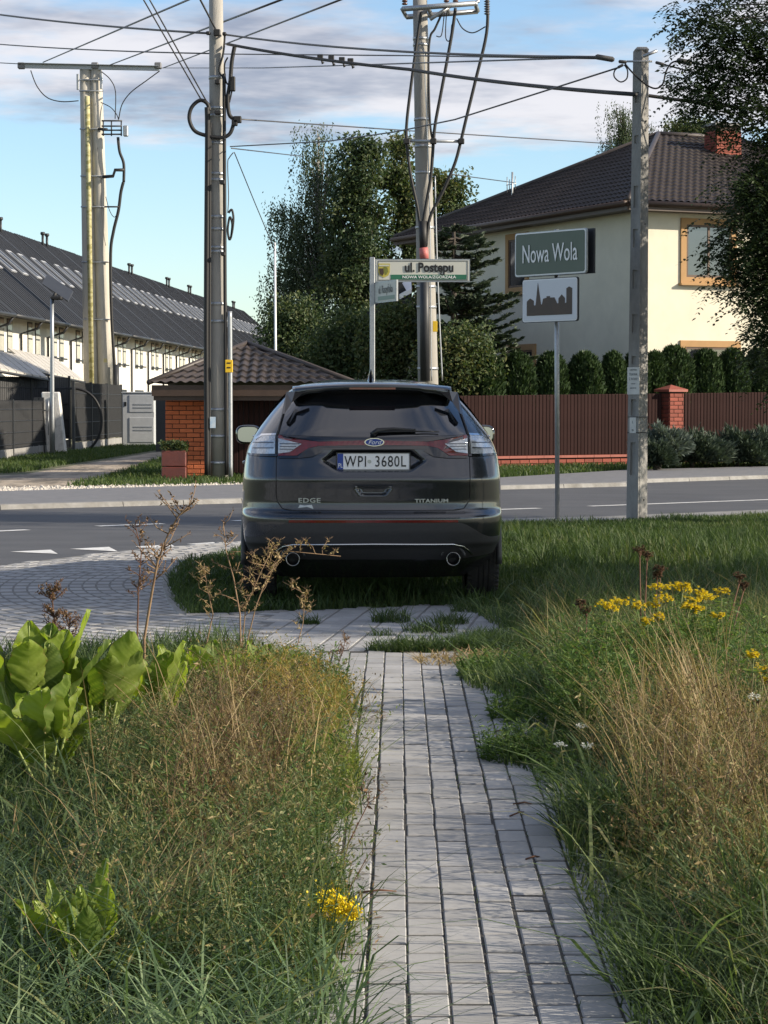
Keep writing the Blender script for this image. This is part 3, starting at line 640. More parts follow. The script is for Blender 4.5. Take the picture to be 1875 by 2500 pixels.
# mirrors
for s in (-1, 1):
    c = Vector((s*.995, 2.86, 1.255)); mb = MB()
    prof = [(.0, -.012), (.60, -.010), (.92, -.004), (1.0, .012), (.97, .04), (.80, .10), (.45, .135), (0, .145)]
    vs_ = []; k = 28
    for r, h in prof:
        for i in range(k):
            t = 2*math.pi*i/k; cx_, sx_ = math.cos(t), math.sin(t); e_ = .62
            vs_.append(c + Vector((.105*r*math.copysign(abs(cx_)**e_, cx_), h, .080*r*math.copysign(abs(sx_)**e_, sx_))))
    fs_ = [(i*k+j, i*k+(j+1) % k, (i+1)*k+(j+1) % k, (i+1)*k+j) for i in range(len(prof)-1) for j in range(k)]
    mb.add(vs_, fs_, True); mb.tube([c + Vector((-s*.05, .06, -.05)), (s*.90, 2.98, 1.17), (s*.86, 3.0, 1.16)], [.03, .028, .03], 8)
    mo = _cs(mb, 'wing_mirror', M_gloss, car)
    g = MB(); vs_ = []
    for i in range(k):
        t = 2*math.pi*i/k; cx_, sx_ = math.cos(t), math.sin(t); vs_.append(c + Vector((.088*math.copysign(abs(cx_)**.62, cx_), -.016 + .01*s*cx_*0, .064*math.copysign(abs(sx_)**.62, sx_))))
    g.add(vs_, [tuple(reversed(range(k)))]); cmb(g, 'mirror_glass', mat('mirror_silver', (.42, .47, .54), rough=.03, metal=1.0), mo, True)
# side windows, belt trim, wheel-arch lips, door handles, headlights, grille
for s in (-1, 1):
    for y0, y1, t0, t1 in ((.62, 1.15, .80, 1.2), (1.22, 2.12, 1.22, 2.12), (2.2, 3.15, 2.2, 2.75)):
        vs_ = []; nz_ = 8
        for t in np.linspace(0, 1, nz_):
            z = lerp(1.285, 1.59, t); vs_ += [(s*(float(fw(z)) + .003), lerp(y0, t0, t), z), (s*(float(fw(z)) + .003), lerp(y1, t1, t), z)]
        cpart('side_window', vs_, [(2*i, 2*i+1, 2*i+3, 2*i+2) if s > 0 else (2*i, 2*i+2, 2*i+3, 2*i+1) for i in range(nz_-1)], M_glass)
    mb = MB(); mb.tube([(s*(float(fw(1.275)) + .004), y, 1.272) for y in np.linspace(.6, 3.2, 14)], .008, 6); _cs(mb, 'belt_trim', M_chrome, car)
    for y in (1.03, 3.88):
        mb = MB(); mb.tube([(s*.958, y + .415*math.cos(t), .36 + .415*math.sin(t)) for t in np.linspace(-.12, math.pi + .12, 26)], .022, 8); _cs(mb, 'arch_lip', M_clad, car)
    for y in (1.5, 2.5):
        mb = MB(); mb.tube([(s*.958, y - .1, 1.05), (s*.985, y - .06, 1.055), (s*.985, y + .06, 1.055), (s*.958, y + .1, 1.05)], .012, 6); _cs(mb, 'door_handle', M_paint, car)
    mb = MB(); mb.tube([(s*.955, y, .40) for y in np.linspace(1.5, 3.4, 8)], .05, 8); _cs(mb, 'sill', M_clad, car)
    mb = MB(); mb.tube([(s*.45, 4.70, .86), (s*.65, 4.56, .88), (s*.82, 4.28, .90)], [.035, .05, .02], 8); _cs(mb, 'headlight', M_lens, car)
mb = MB(); mb.box((-.5, 4.70, .56), (.5, 4.825, .80)); cmb(mb, 'grille', M_black, None, True)

# ================================================================== buildings
M_tile = mat('brown_metal_tile', (0.020, 0.0145, 0.013), (0.030, 0.023, 0.021), scale=2.5, rough=0.62, spec=0.2, metal=0.0, bump=0.1)
M_tile2 = mat('graphite_brown_tile', (0.040, 0.031, 0.028), (0.055, 0.043, 0.038), scale=2.0, rough=0.5)
M_brown = mat('brown_trim', (0.050, 0.030, 0.020), (0.065, 0.040, 0.028), scale=5, rough=0.5)
M_render = mat('cream_render', (0.66, 0.62, 0.50), (0.60, 0.565, 0.455), scale=1.4, rough=0.92, bump=0.35, bscale=70, bdist=0.01)
M_surr = mat('ochre_surround', (0.40, 0.24, 0.11), (0.36, 0.22, 0.10), scale=4, rough=0.9)
M_pane = mat('window_pane', (0.012, 0.014, 0.018), (0.03, 0.035, 0.04), scale=0.8, rough=0.04, spec=0.9, coat=1.0)
M_frame_br = mat('window_frame_brown', (0.075, 0.040, 0.022), rough=0.5)
M_brick = mat('clinker_brick', (0.62, 0.17, 0.060), (0.52, 0.13, 0.048), scale=9, rough=0.8, bump=0.3, bscale=60, vary=0.18)
M_brick2 = mat('dark_clinker', (0.24, 0.055, 0.032), (0.19, 0.045, 0.028), scale=9, rough=0.8, bump=0.3, bscale=60, vary=0.2)
M_mortar = mat('dark_mortar', (0.045, 0.030, 0.024), (0.06, 0.045, 0.036), scale=12, rough=0.95)
M_cap = mat('clinker_cap', (0.28, 0.075, 0.05), (0.23, 0.06, 0.042), scale=5, rough=0.6)
M_pale = mat('maroon_pale', (0.024, 0.0115, 0.0105), (0.030, 0.0145, 0.0135), scale=3, rough=0.75, spec=0.08, vary=0.1)
M_conc = mat('spun_concrete', (0.34, 0.325, 0.295), (0.25, 0.24, 0.22), scale=3.0, rough=0.9, bump=0.3, bscale=40, stretch=(1, 1, .25))
M_conc2 = mat('old_concrete', (0.30, 0.295, 0.28), (0.20, 0.195, 0.19), scale=5, rough=0.92, bump=0.5, bscale=50, stretch=(1, 1, .4))
M_galv = mat('galvanised', (0.42, 0.44, 0.46), (0.34, 0.36, 0.38), scale=20, rough=0.45, metal=0.7)
M_cable = mat('black_cable', (0.012, 0.012, 0.013), rough=0.6)
M_wire = mat('bare_wire', (0.085, 0.085, 0.09), rough=0.5, metal=0.5)
M_yel = mat('yellow_plate', (0.75, 0.48, 0.02), rough=0.5)
M_antr = mat('anthracite_metal', (0.020, 0.022, 0.026), (0.028, 0.03, 0.034), scale=5, rough=0.5)
M_wrender = mat('white_render', (0.70, 0.68, 0.63), (0.58, 0.56, 0.52), scale=0.9, rough=0.9, stretch=(1, 1, .3), lo=.45, hi=.75)
M_slate = mat('dark_sheet_roof', (0.017, 0.019, 0.023), (0.026, 0.028, 0.033), scale=0.8, rough=0.7, spec=.3, stretch=(.3, 2, .3))
M_redtape = mat('faded_red_tape', (0.45, 0.13, 0.12), rough=0.6)
M_paper = mat('paper', (0.66, 0.66, 0.63), (0.56, 0.56, 0.54), scale=6, rough=0.8)
M_print = mat('grey_print', (0.10, 0.11, 0.12), rough=0.8)

def tile_plane(mb, O, u, v, nrm, sl, sr, L, row=.35, wave=.22, amp=.018, step=.028):
    """profiled tile sheet: O eave start, u along the eave, v up the slope; sl/sr give the ends at t in 0..1"""
    O, u, v, nrm = map(Vector, (O, u, v, nrm)); nt_ = max(2, int(L / row)); V_ = []; F_ = []; prev = None; nu = None
    W = max(sr(0) - sl(0), .01); nu = max(4, int(W / wave * 5))
    for j in range(nt_):
        for fr in (0.0, .97):
            t = min(1, (j + fr) / nt_); h = step * (1 - fr); a, b = sl(t), sr(t); row_ = []
            for i in range(nu + 1):
                s = lerp(a, b, i / nu) if b > a else (a + b) / 2
                w = amp * math.sin(2*math.pi*s/wave)
                row_.append(len(V_)); V_.append(O + u*s + v*(t*L) + nrm*(h + w + .01))
            if prev is not None: F_ += [(prev[i], prev[i+1], row_[i+1], row_[i]) for i in range(nu)]
            prev = row_
    mb.add(V_, F_, False)
def brick_wall(parent, O, u, up, nrm, W, H_, m, bl=.25, bh=.065, j=.012, d=.02, start=0):
    """single bricks standing proud of their mortar, each an object; O lower left, nrm outwards"""
    O, u, up, nrm = map(Vector, (O, u, up, nrm)); meshes = {}
    rows_ = int(H_ / (bh + j))
    for r in range(rows_):
        x = -((bl + j) / 2 if (r + start) % 2 else 0)
        while x < W - .02:
            a, b = max(0, x), min(W, x + bl); x += bl + j
            if b - a < .03: continue
            key = round(b - a, 2)
            if key not in meshes:
                mm = MB(); mm.bbox((-(b-a)/2, -d, -bh/2), ((b-a)/2, .0, bh/2), .004)
                me = bpy.data.meshes.new('brick'); me.from_pydata([tuple(q) for q in mm.v], [], mm.f); me.materials.append(m); meshes[key] = me
            o = bpy.data.objects.new('brick', meshes[key]); COL.objects.link(o); o.parent = parent
            c = O + u*((a + b)/2) + up*(r*(bh + j) + bh/2 + j*.5) - root_loc(parent)
            o.matrix_local = frame(c, u, up.cross(u) * 1.0, up) if False else Matrix(((u.x, -nrm.x, up.x, c.x), (u.y, -nrm.y, up.y, c.y), (u.z, -nrm.z, up.z, c.z), (0, 0, 0, 1)))
# ---------------- detached house on the right
e1 = Vector((.906, .423, 0)); e2 = Vector((-.423, .906, 0)); UZ = Vector((0, 0, 1)); HC = Vector((6.56, 58.0, 0))
house = empty('detached_house', HC, 'cream two-storey house with dark hipped tile roof behind the fence', 'house')
WH = 6.7; LA, LB = 12.0, 13.0
def hp(a, b, z): return HC + e1*a + e2*b + UZ*z
mb = MB(); mb.prism([hp(0, 0, 0), hp(LA, 0, 0), hp(LA, LB, 0), hp(0, LB, 0)], UZ*WH); mb.build('wall', M_render, house)
OV = .55; EZ = 6.78; A_, B_ = LA + 2*OV, LB + 2*OV; RA, RZ = 5.3, 9.5
E0 = hp(-OV, -OV, EZ)
R1 = hp(-OV + RA, -OV + B_/2, RZ); R2 = hp(-OV + A_ - RA, -OV + B_/2, RZ)
rf = MB()
mid = E0 + e1*RA; L1 = math.hypot(B_/2, RZ - EZ); v1 = (e2*(B_/2) + UZ*(RZ - EZ)).normalized(); n1 = e1.cross(v1).normalized()
tile_plane(rf, E0, e1, v1, n1, lambda t: RA*t, lambda t: A_ - RA*t, L1)
L2 = math.hypot(RA, RZ - EZ); v2 = (e1*RA + UZ*(RZ - EZ)).normalized(); n2 = (-e2).cross(v2).normalized()
tile_plane(rf, E0 + e2*B_, -e2, v2, n2, lambda t: B_/2*t, lambda t: B_ - B_/2*t, L2)
rf.add([E0 + e1*A_, E0 + e1*A_ + e2*B_, R2, R1, E0 + e2*B_], [(0, 1, 2), (1, 4, 3, 2)])
roof = rf.build('roof', M_tile, house)
rc = MB()
for a, b in ((E0, R1), (R1, R2), (E0 + e1*A_, R2), (E0 + e2*B_, R1)): rc.tube([a + UZ*.03, a.lerp(b, .5) + UZ*.04, b + UZ*.04], .075, 8)
rc.build('ridge_cap', M_tile2, roof)
sf = MB(); sf.prism([E0 + UZ*-.22, E0 + e1*A_ - UZ*.22, E0 + e1*A_ + e2*B_ - UZ*.22, E0 + e2*B_ - UZ*.22], UZ*.03); sf.build('soffit', M_brown, house)
fa = MB()
for a, b, n in ((E0, E0 + e1*A_, -e2), (E0, E0 + e2*B_, -e1)):
    d = (b - a).normalized(); q = [a + n*.0 - UZ*.24, b - UZ*.24, b + UZ*.0, a]; fa.prism(q, n*.03)
fa.build('fascia', M_brown, house)
for a, b, n in ((E0, E0 + e1*A_, -e2), (E0, E0 + e2*B_, -e1)):
    g = MB(); g.tube([a + n*.10 - UZ*.07, b + n*.10 - UZ*.07], .075, 10); g.build('gutter', M_brown, house)
dp = MB(); dp.tube([E0 + e1*.35 - e2*.1 - UZ*.1, E0 + e1*.40 - UZ*.35, hp(.2, -.08, 6.1), hp(.2, -.08, 0)], .05, 8); dp.build('downpipe', M_brown, house)
def house_window(O, u, nrm, w, h, split=True):
    """O = lower left of the surround"""
    s = MB(); d = Vector(nrm); t = .17
    for a, b, c, e in ((0, 0, w, t), (0, h - t, w, h), (0, t, t, h - t), (w - t, t, w, h - t)):
        s.prism([O + u*a + UZ*b, O + u*c + UZ*b, O + u*c + UZ*e, O + u*a + UZ*e], d*.05)
    wd = s.build('window', M_surr, house); O2 = O + u*t + UZ*t; w2, h2 = w - 2*t, h - 2*t
    g = MB(); g.prism([O2 + d*.006, O2 + u*w2 + d*.006, O2 + u*w2 + UZ*h2 + d*.006, O2 + UZ*h2 + d*.006], d*.004); g.build('pane', M_pane, wd)
    f = MB(); k = .06
    bars = [(0, 0, w2, k), (0, h2 - k, w2, h2), (0, k, k, h2 - k), (w2 - k, k, w2, h2 - k)] + ([(w2/2 - k/2, k, w2/2 + k/2, h2 - k)] if split else [])
    for a, b, c, e in bars: f.prism([O2 + u*a + UZ*b + d*.01, O2 + u*c + UZ*b + d*.01, O2 + u*c + UZ*e + d*.01, O2 + u*a + UZ*e + d*.01], d*.02)
    f.build('frame', M_frame_br, wd)
    si = MB(); si.prism([O - u*.05 - UZ*.05, O + u*(w + .05) - UZ*.05, O + u*(w + .05), O - u*.05], d*.16); si.build('sill', M_surr, wd)
house_window(hp(0, 7.1, 4.72), -e2, -e1, 1.35, 1.72, False)
house_window(hp(0, 7.25, 1.5), -e2, -e1, 1.95, 1.75, True)
house_window(hp(1.38, 0, 4.72), e1, -e2, 1.75, 1.72)
house_window(hp(1.38, 0, 1.4), e1, -e2, 1.9, 1.82)
house_window(hp(6.2, 0, 4.72), e1, -e2, 1.75, 1.72)
ch = hp(5.5, 4.55, 0); chb = MB(); chb.prism([ch + UZ*7.6, ch + e1*.85 + UZ*7.6, ch + e1*.85 + e2*.6 + UZ*7.6, ch + e2*.6 + UZ*7.6], UZ*2.0); chim = chb.build('chimney', M_mortar, house)
brick_wall(chim, ch + UZ*8.3 - e2*.004, e1, UZ, -e2, .85, 1.2, M_brick2); brick_wall(chim, ch + UZ*8.3 + e2*.6 - e1*.004, -e2, UZ, -e1, .6, 1.2, M_brick2)
cc = MB(); cc.prism([ch - e1*.08 - e2*.08 + UZ*9.6, ch + e1*.93 - e2*.08 + UZ*9.6, ch + e1*.93 + e2*.68 + UZ*9.6, ch - e1*.08 + e2*.68 + UZ*9.6], UZ*.08); cc.build('chimney_cap', M_kerb, chim)
an = MB(); ab = P(1250, 470, 67.5); at_ = P(1251, 420, 67.5); an.tube([ab - UZ*.6, at_], .03, 6)
for px, y0, y1 in ((1238, 432, 470), (1244, 438, 468), (1258, 430, 462)): an.tube([P(px, y1, 67.5), P(px, y0, 67.5)], .014, 5)
an.tube([P(1236, 452, 67.5), P(1260, 448, 67.5)], .014, 5)
an.build('aerial', M_galv, house)

# ---------------- long row of terraced houses on the left
def rowX(y): return -20.05 + .063*y
PIT = 4.96; Y0 = 78.3
def terrace_unit(loc, label, vents=True):
    r = empty('terraced_house', loc, label, 'house', 'long row of terraced houses'); L = Vector(loc)
    w = MB(); w.prism([L + Vector((0, 0, 0)), L + Vector((0, PIT, 0)), L + Vector((-9.6, PIT, 0)), L + Vector((-9.6, 0, 0))], UZ*5.3); w.build('wall', M_wrender, r)
    rf = MB(); th = Vector((0, 0, .16)); e = L + Vector((.95, -.02, 4.95)); k = L + Vector((-4.8, -.02, 9.9)); b = L + Vector((-10.3, -.02, 4.95)); D = Vector((0, PIT + .03, 0))
    rf.add([e, k, b, e + D, k + D, b + D, e - th, b - th, e + D - th, b + D - th, k - th*1.2, k + D - th*1.2], [(0, 3, 4, 1), (1, 4, 5, 2), (6, 8, 3, 0), (6, 0, 1, 10), (10, 1, 2, 7), (9, 5, 4, 11), (11, 4, 3, 8)])
    ro = rf.build('roof', M_slate, r)
    sm_ = MB(); up0 = Vector((.65, 0, .76))
    for q in range(1, 9): a0 = e + Vector((0, q*PIT/9, 0)); sm_.prism([a0, a0 + Vector((0, .03, 0)), k + Vector((0, q*PIT/9 + .03, 0)), k + Vector((0, q*PIT/9, 0))], up0*.02)
    sm_.build('roof_seam', M_slate, ro)['kind'] = 'stuff'
    so = MB(); so.add([e - th*1.02, e + D - th*1.02, L + Vector((0, PIT, 5.0)), L + Vector((0, 0, 5.0))], [(0, 3, 2, 1)]); so.build('soffit', mat('wood_soffit', (.16, .075, .04), (.13, .06, .035), scale=3, rough=.7), r)
    g = MB(); g.tube([e + Vector((.05, .05, -.08)), e + Vector((.05, PIT - .05, -.08))], .075, 8); g.build('gutter', M_antr, r)
    d = MB(); d.tube([e + Vector((.0, PIT - .12, -.12)), L + Vector((.75, PIT - .12, 4.55)), L + Vector((.09, PIT - .12, 4.35)), L + Vector((.09, PIT - .12, 0))], .055, 6); d.build('downpipe', M_antr, r)
    for yy in (1.35, 2.75):
        fr = MB(); z0, z1 = 3.55, 4.88
        fr.box(L + Vector((.0, yy, z0)), L + Vector((.03, yy + .85, z1))); wn_ = fr.build('window', M_antr, r)
        for a, b in ((z0 + .06, z0 + .62), (z0 + .68, z1 - .06)):
            p_ = MB(); p_.box(L + Vector((.03, yy + .06, a)), L + Vector((.036, yy + .79, b))); p_.build('pane', mat('far_pane', (.50, .47, .40), (.30, .28, .25), scale=.6, rough=.12), wn_)
        s = MB(); s.box(L + Vector((0, yy - .08, z0 - .07)), L + Vector((.18, yy + .93, z0))); s.build('sill', M_antr, wn_)
    dr = MB(); dr.box(L + Vector((.0, 1.3, .1)), L + Vector((.04, 3.7, 2.3))); dr.build('terrace_door', M_antr, r)
    sl = (k - e).normalized(); up_ = Vector((-sl.z, 0, sl.x)) * -1
    if up_.z < 0: up_ = -up_
    for yy in (.9, 3.1):
        for q in (0,):
            a = e + sl*3.4 + Vector((0, yy, 0)); fr = MB(); fr.prism([a, a + Vector((0, .95, 0)), a + Vector((0, .95, 0)) + sl*1.9, a + sl*1.9], up_*.06); sk = fr.build('skylight', mat('skylight_frame', (.34, .35, .37), rough=.6), r)
            a = a + sl*.12 + Vector((0, .12, 0)) + up_*.062; p_ = MB(); p_.quad(a, a + Vector((0, .71, 0)), a + Vector((0, .71, 0)) + sl*1.66, a + sl*1.66); p_.build('pane', mat('skylight_pane', (.03, .033, .04), rough=.45, spec=.3), sk)
    for yy in ((.35, 1.35) if vents else ()):
        v = MB(); c = k + Vector((.25, yy, 0)); v.tube([c - UZ*.4, c + UZ*.30], .065, 8); v.tube([c + UZ*.28, c + UZ*.36, c + UZ*.46], [.06, .13, .11], 8); v.build('roof_vent', M_antr, r)
    return r
ORD = ['first', 'second', 'third', 'fourth', 'fifth', 'sixth', 'seventh', 'eighth', 'ninth', 'tenth', 'eleventh', 'twelfth', 'thirteenth', 'fourteenth', 'fifteenth', 'sixteenth', 'seventeenth', 'eighteenth', 'nineteenth', 'twentieth', 'twenty-first', 'twenty-second', 'twenty-third', 'twenty-fourth']
protos = {}
for i in range(24):
    y = Y0 + PIT*i; x = rowX(y) - .05*(i//3 % 2); loc = (x, y, 0)
    if i < 11: lab = 'white terraced house under a long dark roof, %s in the row from the left edge' % ORD[i]
    else: lab = 'far terraced house, only its dark roof showing, %s in the row from the left edge' % ORD[i]
    key = i % 5 in (0, 2)
    if key not in protos: protos[key] = terrace_unit(loc, lab, key); protos[key].rotation_euler.z = -math.atan(.063)
    else:
        c = copy_tree(protos[key]); c.location = loc; c['label'] = lab
# pale lean-to canopies in front of the row
for n_, (p0, p1, Yn, lab) in enumerate((((-60, 893), (118, 925), 74, 'pale ribbed lean-to canopy at the left edge before the terraced houses'), ((85, 905), (206, 931), 79, 'pale ribbed lean-to canopy just left of the twin concrete poles'))):
    a, b = P(p0[0], p0[1], Yn), P(p1[0], p1[1], Yn + 4); cn = empty('canopy', (a.x, a.y, 0), lab, 'canopy')
    for k in range(9):
        q0 = a.lerp(b, k/9); q1 = a.lerp(b, (k + .92)/9); m = MB(); back = Vector((-1.5, 3.2, .85)); m.prism([q0, q1, q1 + back, q0 + back], (0, 0, .06)); m.build('roof_sheet', mat('pale_sheet', (.42, .40, .36), (.5, .48, .44), scale=2, rough=.6), cn)
    for q in (a, b): m = MB(); m.tube([Vector((q.x, q.y, 0)), q], .05, 6); m.build('post', M_antr, cn)
    m = MB(); m.tube([a - UZ*.05, b - UZ*.05], .05, 6); m.build('beam', M_antr, cn)

# ---------------- brick and tile shelter with its brick pier
SB = Vector((-4.5, 45.2, 0)); shelter = empty('shelter', SB, 'low brown tile-roofed shelter on a bright brick pier', 'shelter')
sx0, sx1, sy0, sy1, sz = P(362, 940, 44.5).x, P(868, 940, 44.5).x, 44.5, 49.0, 1.93
ap = P(604, 843, 46.8); rf = MB()
cs = [Vector((sx0, sy0, sz)), Vector((sx1, sy0, sz)), Vector((sx1, sy1, sz)), Vector((sx0, sy1, sz))]
W_ = sx1 - sx0; apx = ap.x - sx0; Ls = math.hypot(ap.y - sy0, ap.z - sz); vv = Vector((0, ap.y - sy0, ap.z - sz)).normalized(); nn = Vector((1, 0, 0)).cross(vv)
tile_plane(rf, cs[0], (1, 0, 0), vv, nn, lambda t: apx*t, lambda t: W_ - (W_ - apx)*t, Ls, row=.33, wave=.2, amp=.022, step=.04)
Lw = math.hypot(apx, ap.z - sz); vv = Vector((apx, 0, ap.z - sz)).normalized(); nn = Vector((0, -1, 0)).cross(vv)
tile_plane(rf, cs[3], (0, -1, 0), vv, nn, lambda t: (sy1 - ap.y)*t, lambda t: (sy1 - sy0) - (ap.y - sy0)*t, Lw, row=.33, wave=.2, amp=.022, step=.04)
rf.add([cs[1], cs[2], cs[3], ap], [(0, 1, 3), (1, 2, 3)])
so_ = rf.build('roof', M_tile2, shelter)
rc = MB()
for c in cs: rc.tube([c + UZ*.03, c.lerp(ap, .5) + UZ*.05, ap + UZ*.05], .055, 8)
rc.build('ridge_cap', M_tile2, so_)
fa = MB(); fa.box((sx0 + .06, sy0 + .06, sz - .24), (sx1 - .06, sy0 + .10, sz - .02)); fa.box((sx0 + .06, sy0 + .10, sz - .24), (sx0 + .10, sy1 - .1, sz - .02)); fa.box((sx0 + .1, sy0 + .1, sz - .22), (sx1 - .1, sy1 - .1, sz - .19)); fa.box((sx0 + .09, sy0 + .12, sz - .33), (sx1 - .1, sy0 + .2, sz - .24)); fa.build('fascia', M_brown, shelter)
bx0, bx1 = P(405, 1100, 45.2).x, P(504, 1100, 45.2).x
pr = MB(); pr.box((bx0 + .012, 45.212, 0), (bx1 - .012, 46.0, 1.70)); pier = pr.build('pier', M_mortar, shelter)
brick_wall(pier, Vector((bx0, 45.212, .02)), Vector((1, 0, 0)), UZ, Vector((0, -1, 0)), bx1 - bx0, 1.67, M_brick, bl=.27, bh=.078, j=.014)
brick_wall(pier, Vector((bx0 + .012, 46.0, .02)), Vector((0, -1, 0)), UZ, Vector((-1, 0, 0)), .79, 1.67, M_brick, bl=.27, bh=.078, j=.014)
for k in range(30):                    # maroon pales between the pier and the far corner
    x = bx1 + .35 + k*.105
    if x > sx1 + .9: break
    m = MB(); m.bbox((x, 45.15, .12), (x + .092, 45.17, 1.60), .01); m.build('pale', M_pale, shelter)
m = MB(); m.box((bx1 + .3, 45.25, 0), (sx1 + .9, 45.35, 1.62)); m.build('back_panel', M_black, shelter)
m = MB(); m.bbox((sx1 - .35, 45.3, 0), (sx1 - .2, 45.5, sz - .2), .01); m.build('post', M_brown, shelter)

# ---------------- maroon fence on a clinker plinth, right
FA, FB = Vector((1.2, 51.6, 0)), Vector((13.2, 59.0, 0)); fd = (FB - FA).normalized(); fn = Vector((fd.y, -fd.x, 0))
fence = empty('pale_fence', FA, 'maroon pale fence on a low brick plinth before the cream house', 'fence')
flen = (FB - FA).length
pil_s = None
def fence_s(px):                       # distance along the fence seen at this pixel
    k = (px - CX)/F; return (k*FA.y - FA.x)/(fd.x - k*fd.y)
p1 = fence_s(1637)
pm = MB(); pm.bbox((-.050, -.012, 0), (.050, .012, 1.0), .010); pme = bpy.data.meshes.new('pale'); pme.from_pydata([tuple(v) for v in pm.v], [], pm.f); pme.materials.append(M_pale)
s = .1
while s < flen - .1:
    if abs(s - p1) > .30:
        o = bpy.data.objects.new('pale', pme); COL.objects.link(o); o.parent = fence
        h = 1.42 + .012*s; o.scale = (1, 1, h); o.location = fd*s + Vector((0, 0, .30)); o.rotation_euler = (0, 0, math.atan2(fd.y, fd.x) + rng.normal(0, .05))
    s += .104
for z in (.55, 1.45):
    m = MB(); a, b = FA - fn*.04 + UZ*z, FB - fn*.04 + UZ*z; m.tube([a, b], .025, 4); m.build('rail', M_pale, fence)
plm = MB(); plm.prism([FA + fn*.10, FB + fn*.10, FB - fn*.12, FA - fn*.12], UZ*.24); plinth = plm.build('plinth', M_mortar, fence)
brick_wall(plinth, FA + fn*.10 + UZ*.01, fd, UZ, fn, flen*.72, .25, M_brick2, bl=.26, bh=.085, j=.014)
k = 0
while k*.5 < flen - .5:
    m = MB(); a = FA + fd*(k*.5 + .004); b = FA + fd*(k*.5 + .496); m.prism([a + fn*.16 + UZ*.24, b + fn*.16 + UZ*.24, b - fn*.16 + UZ*.24, a - fn*.16 + UZ*.24], UZ*.06); m.build('coping', M_cap, plinth); k += 1
pc = FA + fd*p1; pilm = MB(); hw_ = .215
pilm.prism([pc + fd*-hw_ + fn*hw_, pc + fd*hw_ + fn*hw_, pc + fd*hw_ - fn*hw_, pc - fd*hw_ - fn*hw_], UZ*1.84); pil = pilm.build('pillar', M_mortar, fence)
brick_wall(pil, pc - fd*hw_ + fn*hw_ + UZ*.02, fd, UZ, fn, hw_*2, 1.82, M_brick2, bl=.25, bh=.085, j=.014)
brick_wall(pil, pc - fd*hw_ - fn*hw_ + UZ*.02, fn, UZ, -fd, hw_*2, 1.82, M_brick2, bl=.25, bh=.085, j=.014, start=1)
m = MB(); q = [pc + fd*a*.30 + fn*b*.30 + UZ*1.84 for a, b in ((-1, 1), (1, 1), (1, -1), (-1, -1))]; q2 = [v + UZ*.06 for v in q]; m.add(q + q2 + [pc + UZ*2.02], [(0, 1, 5, 4), (1, 2, 6, 5), (2, 3, 7, 6), (3, 0, 4, 7), (4, 5, 8), (5, 6, 8), (6, 7, 8), (7, 4, 8), (3, 2, 1, 0)]); m.build('pillar_cap', M_cap, pil)
# small outbuilding glimpsed under the street sign
ob = P(1000, 780, 61); shed = empty('outbuilding', (ob.x, ob.y, 0), 'small dark-roofed outbuilding under the trees behind the street sign', 'outbuilding')
m = MB(); m.box((ob.x - 1.6, 61, 0), (ob.x + .5, 65, 3.4)); m.build('wall', M_wrender, shed)
m = MB(); m.prism([(ob.x - 1.9, 60.6, 3.0), (ob.x + .75, 60.6, 3.0), (ob.x + .75, 60.6, 3.15), (ob.x - .3, 60.6, 5.0), (ob.x - .5, 60.6, 5.0)], (0, 5, 0)); m.build('roof', M_slate, shed)
m = MB(); a = P(975, 731, 60.5); b = P(1005, 715, 60.5); m.prism([a, b, b + Vector((0, 0, .12)), a + Vector((0, 0, .12))], (0, 1.2, .35)); m.build('skylight', M_plate, shed)

# ================================================================== left yard: mesh fence, cabinet, stone post, planter
def mesh_fence(name, A, B, npan, z0, z1, label, gate=False):
    A, B = Vector(A), Vector(B); r = empty(name, A, label, 'fence'); d = (B - A)/npan
    for i in range(npan + 1):
        m = MB(); c = A + d*i; m.box(c + Vector((-.045, -.045, 0)), c + Vector((.045, .045, z1 + .06))); m.build('post', M_antr, r)
    u = d.normalized()
    for i in range(npan):
        a = A + d*i + u*.06; b = A + d*(i + 1) - u*.06; n = Vector((-u.y, u.x, 0))*.01
        m = MB(); m.prism([a + UZ*z0, b + UZ*z0, b + UZ*z1, a + UZ*z1], n); pn = m.build('screen', mat('privacy_screen', (.045, .047, .05), (.065, .066, .068), scale=2, rough=.7, stretch=(2, 2, .3)), r)
        w = MB(); L = (b - a).length; k = int(L/.10)
        for j in range(k + 1): c = a.lerp(b, j/k) - n*1.5; w.tube([c + UZ*z0, c + UZ*(z1 + .03)], .008, 3, False)
        for j in range(4): zz_ = lerp(z0, z1, (j + .3)/4); w.tube([a - n*2 + UZ*zz_, b - n*2 + UZ*zz_], .012, 4, False)
        w.build('wire_mesh', M_antr, pn)['kind'] = 'stuff'
        q = MB(); q.prism([a - n*3, b - n*3, b + n*3, a + n*3], UZ*(z0 - .03)); q.build('base_slab', M_conc2, r)
    return r
mesh_fence('mesh_fence', G(-190, 1150), G(112, 1108), 3, .30, 1.62, 'dark wire-mesh fence on white slabs at the left edge')
mesh_fence('mesh_fence', G(180, 1101), G(296, 1085), 3, .30, 2.25, 'tall grey screened fence between the white post and the cabinet')
mesh_fence('mesh_fence', G(-120, 1100), G(170, 1092), 3, .3, 2.5, 'tallest grey screen fence, behind the low mesh fence at far left')
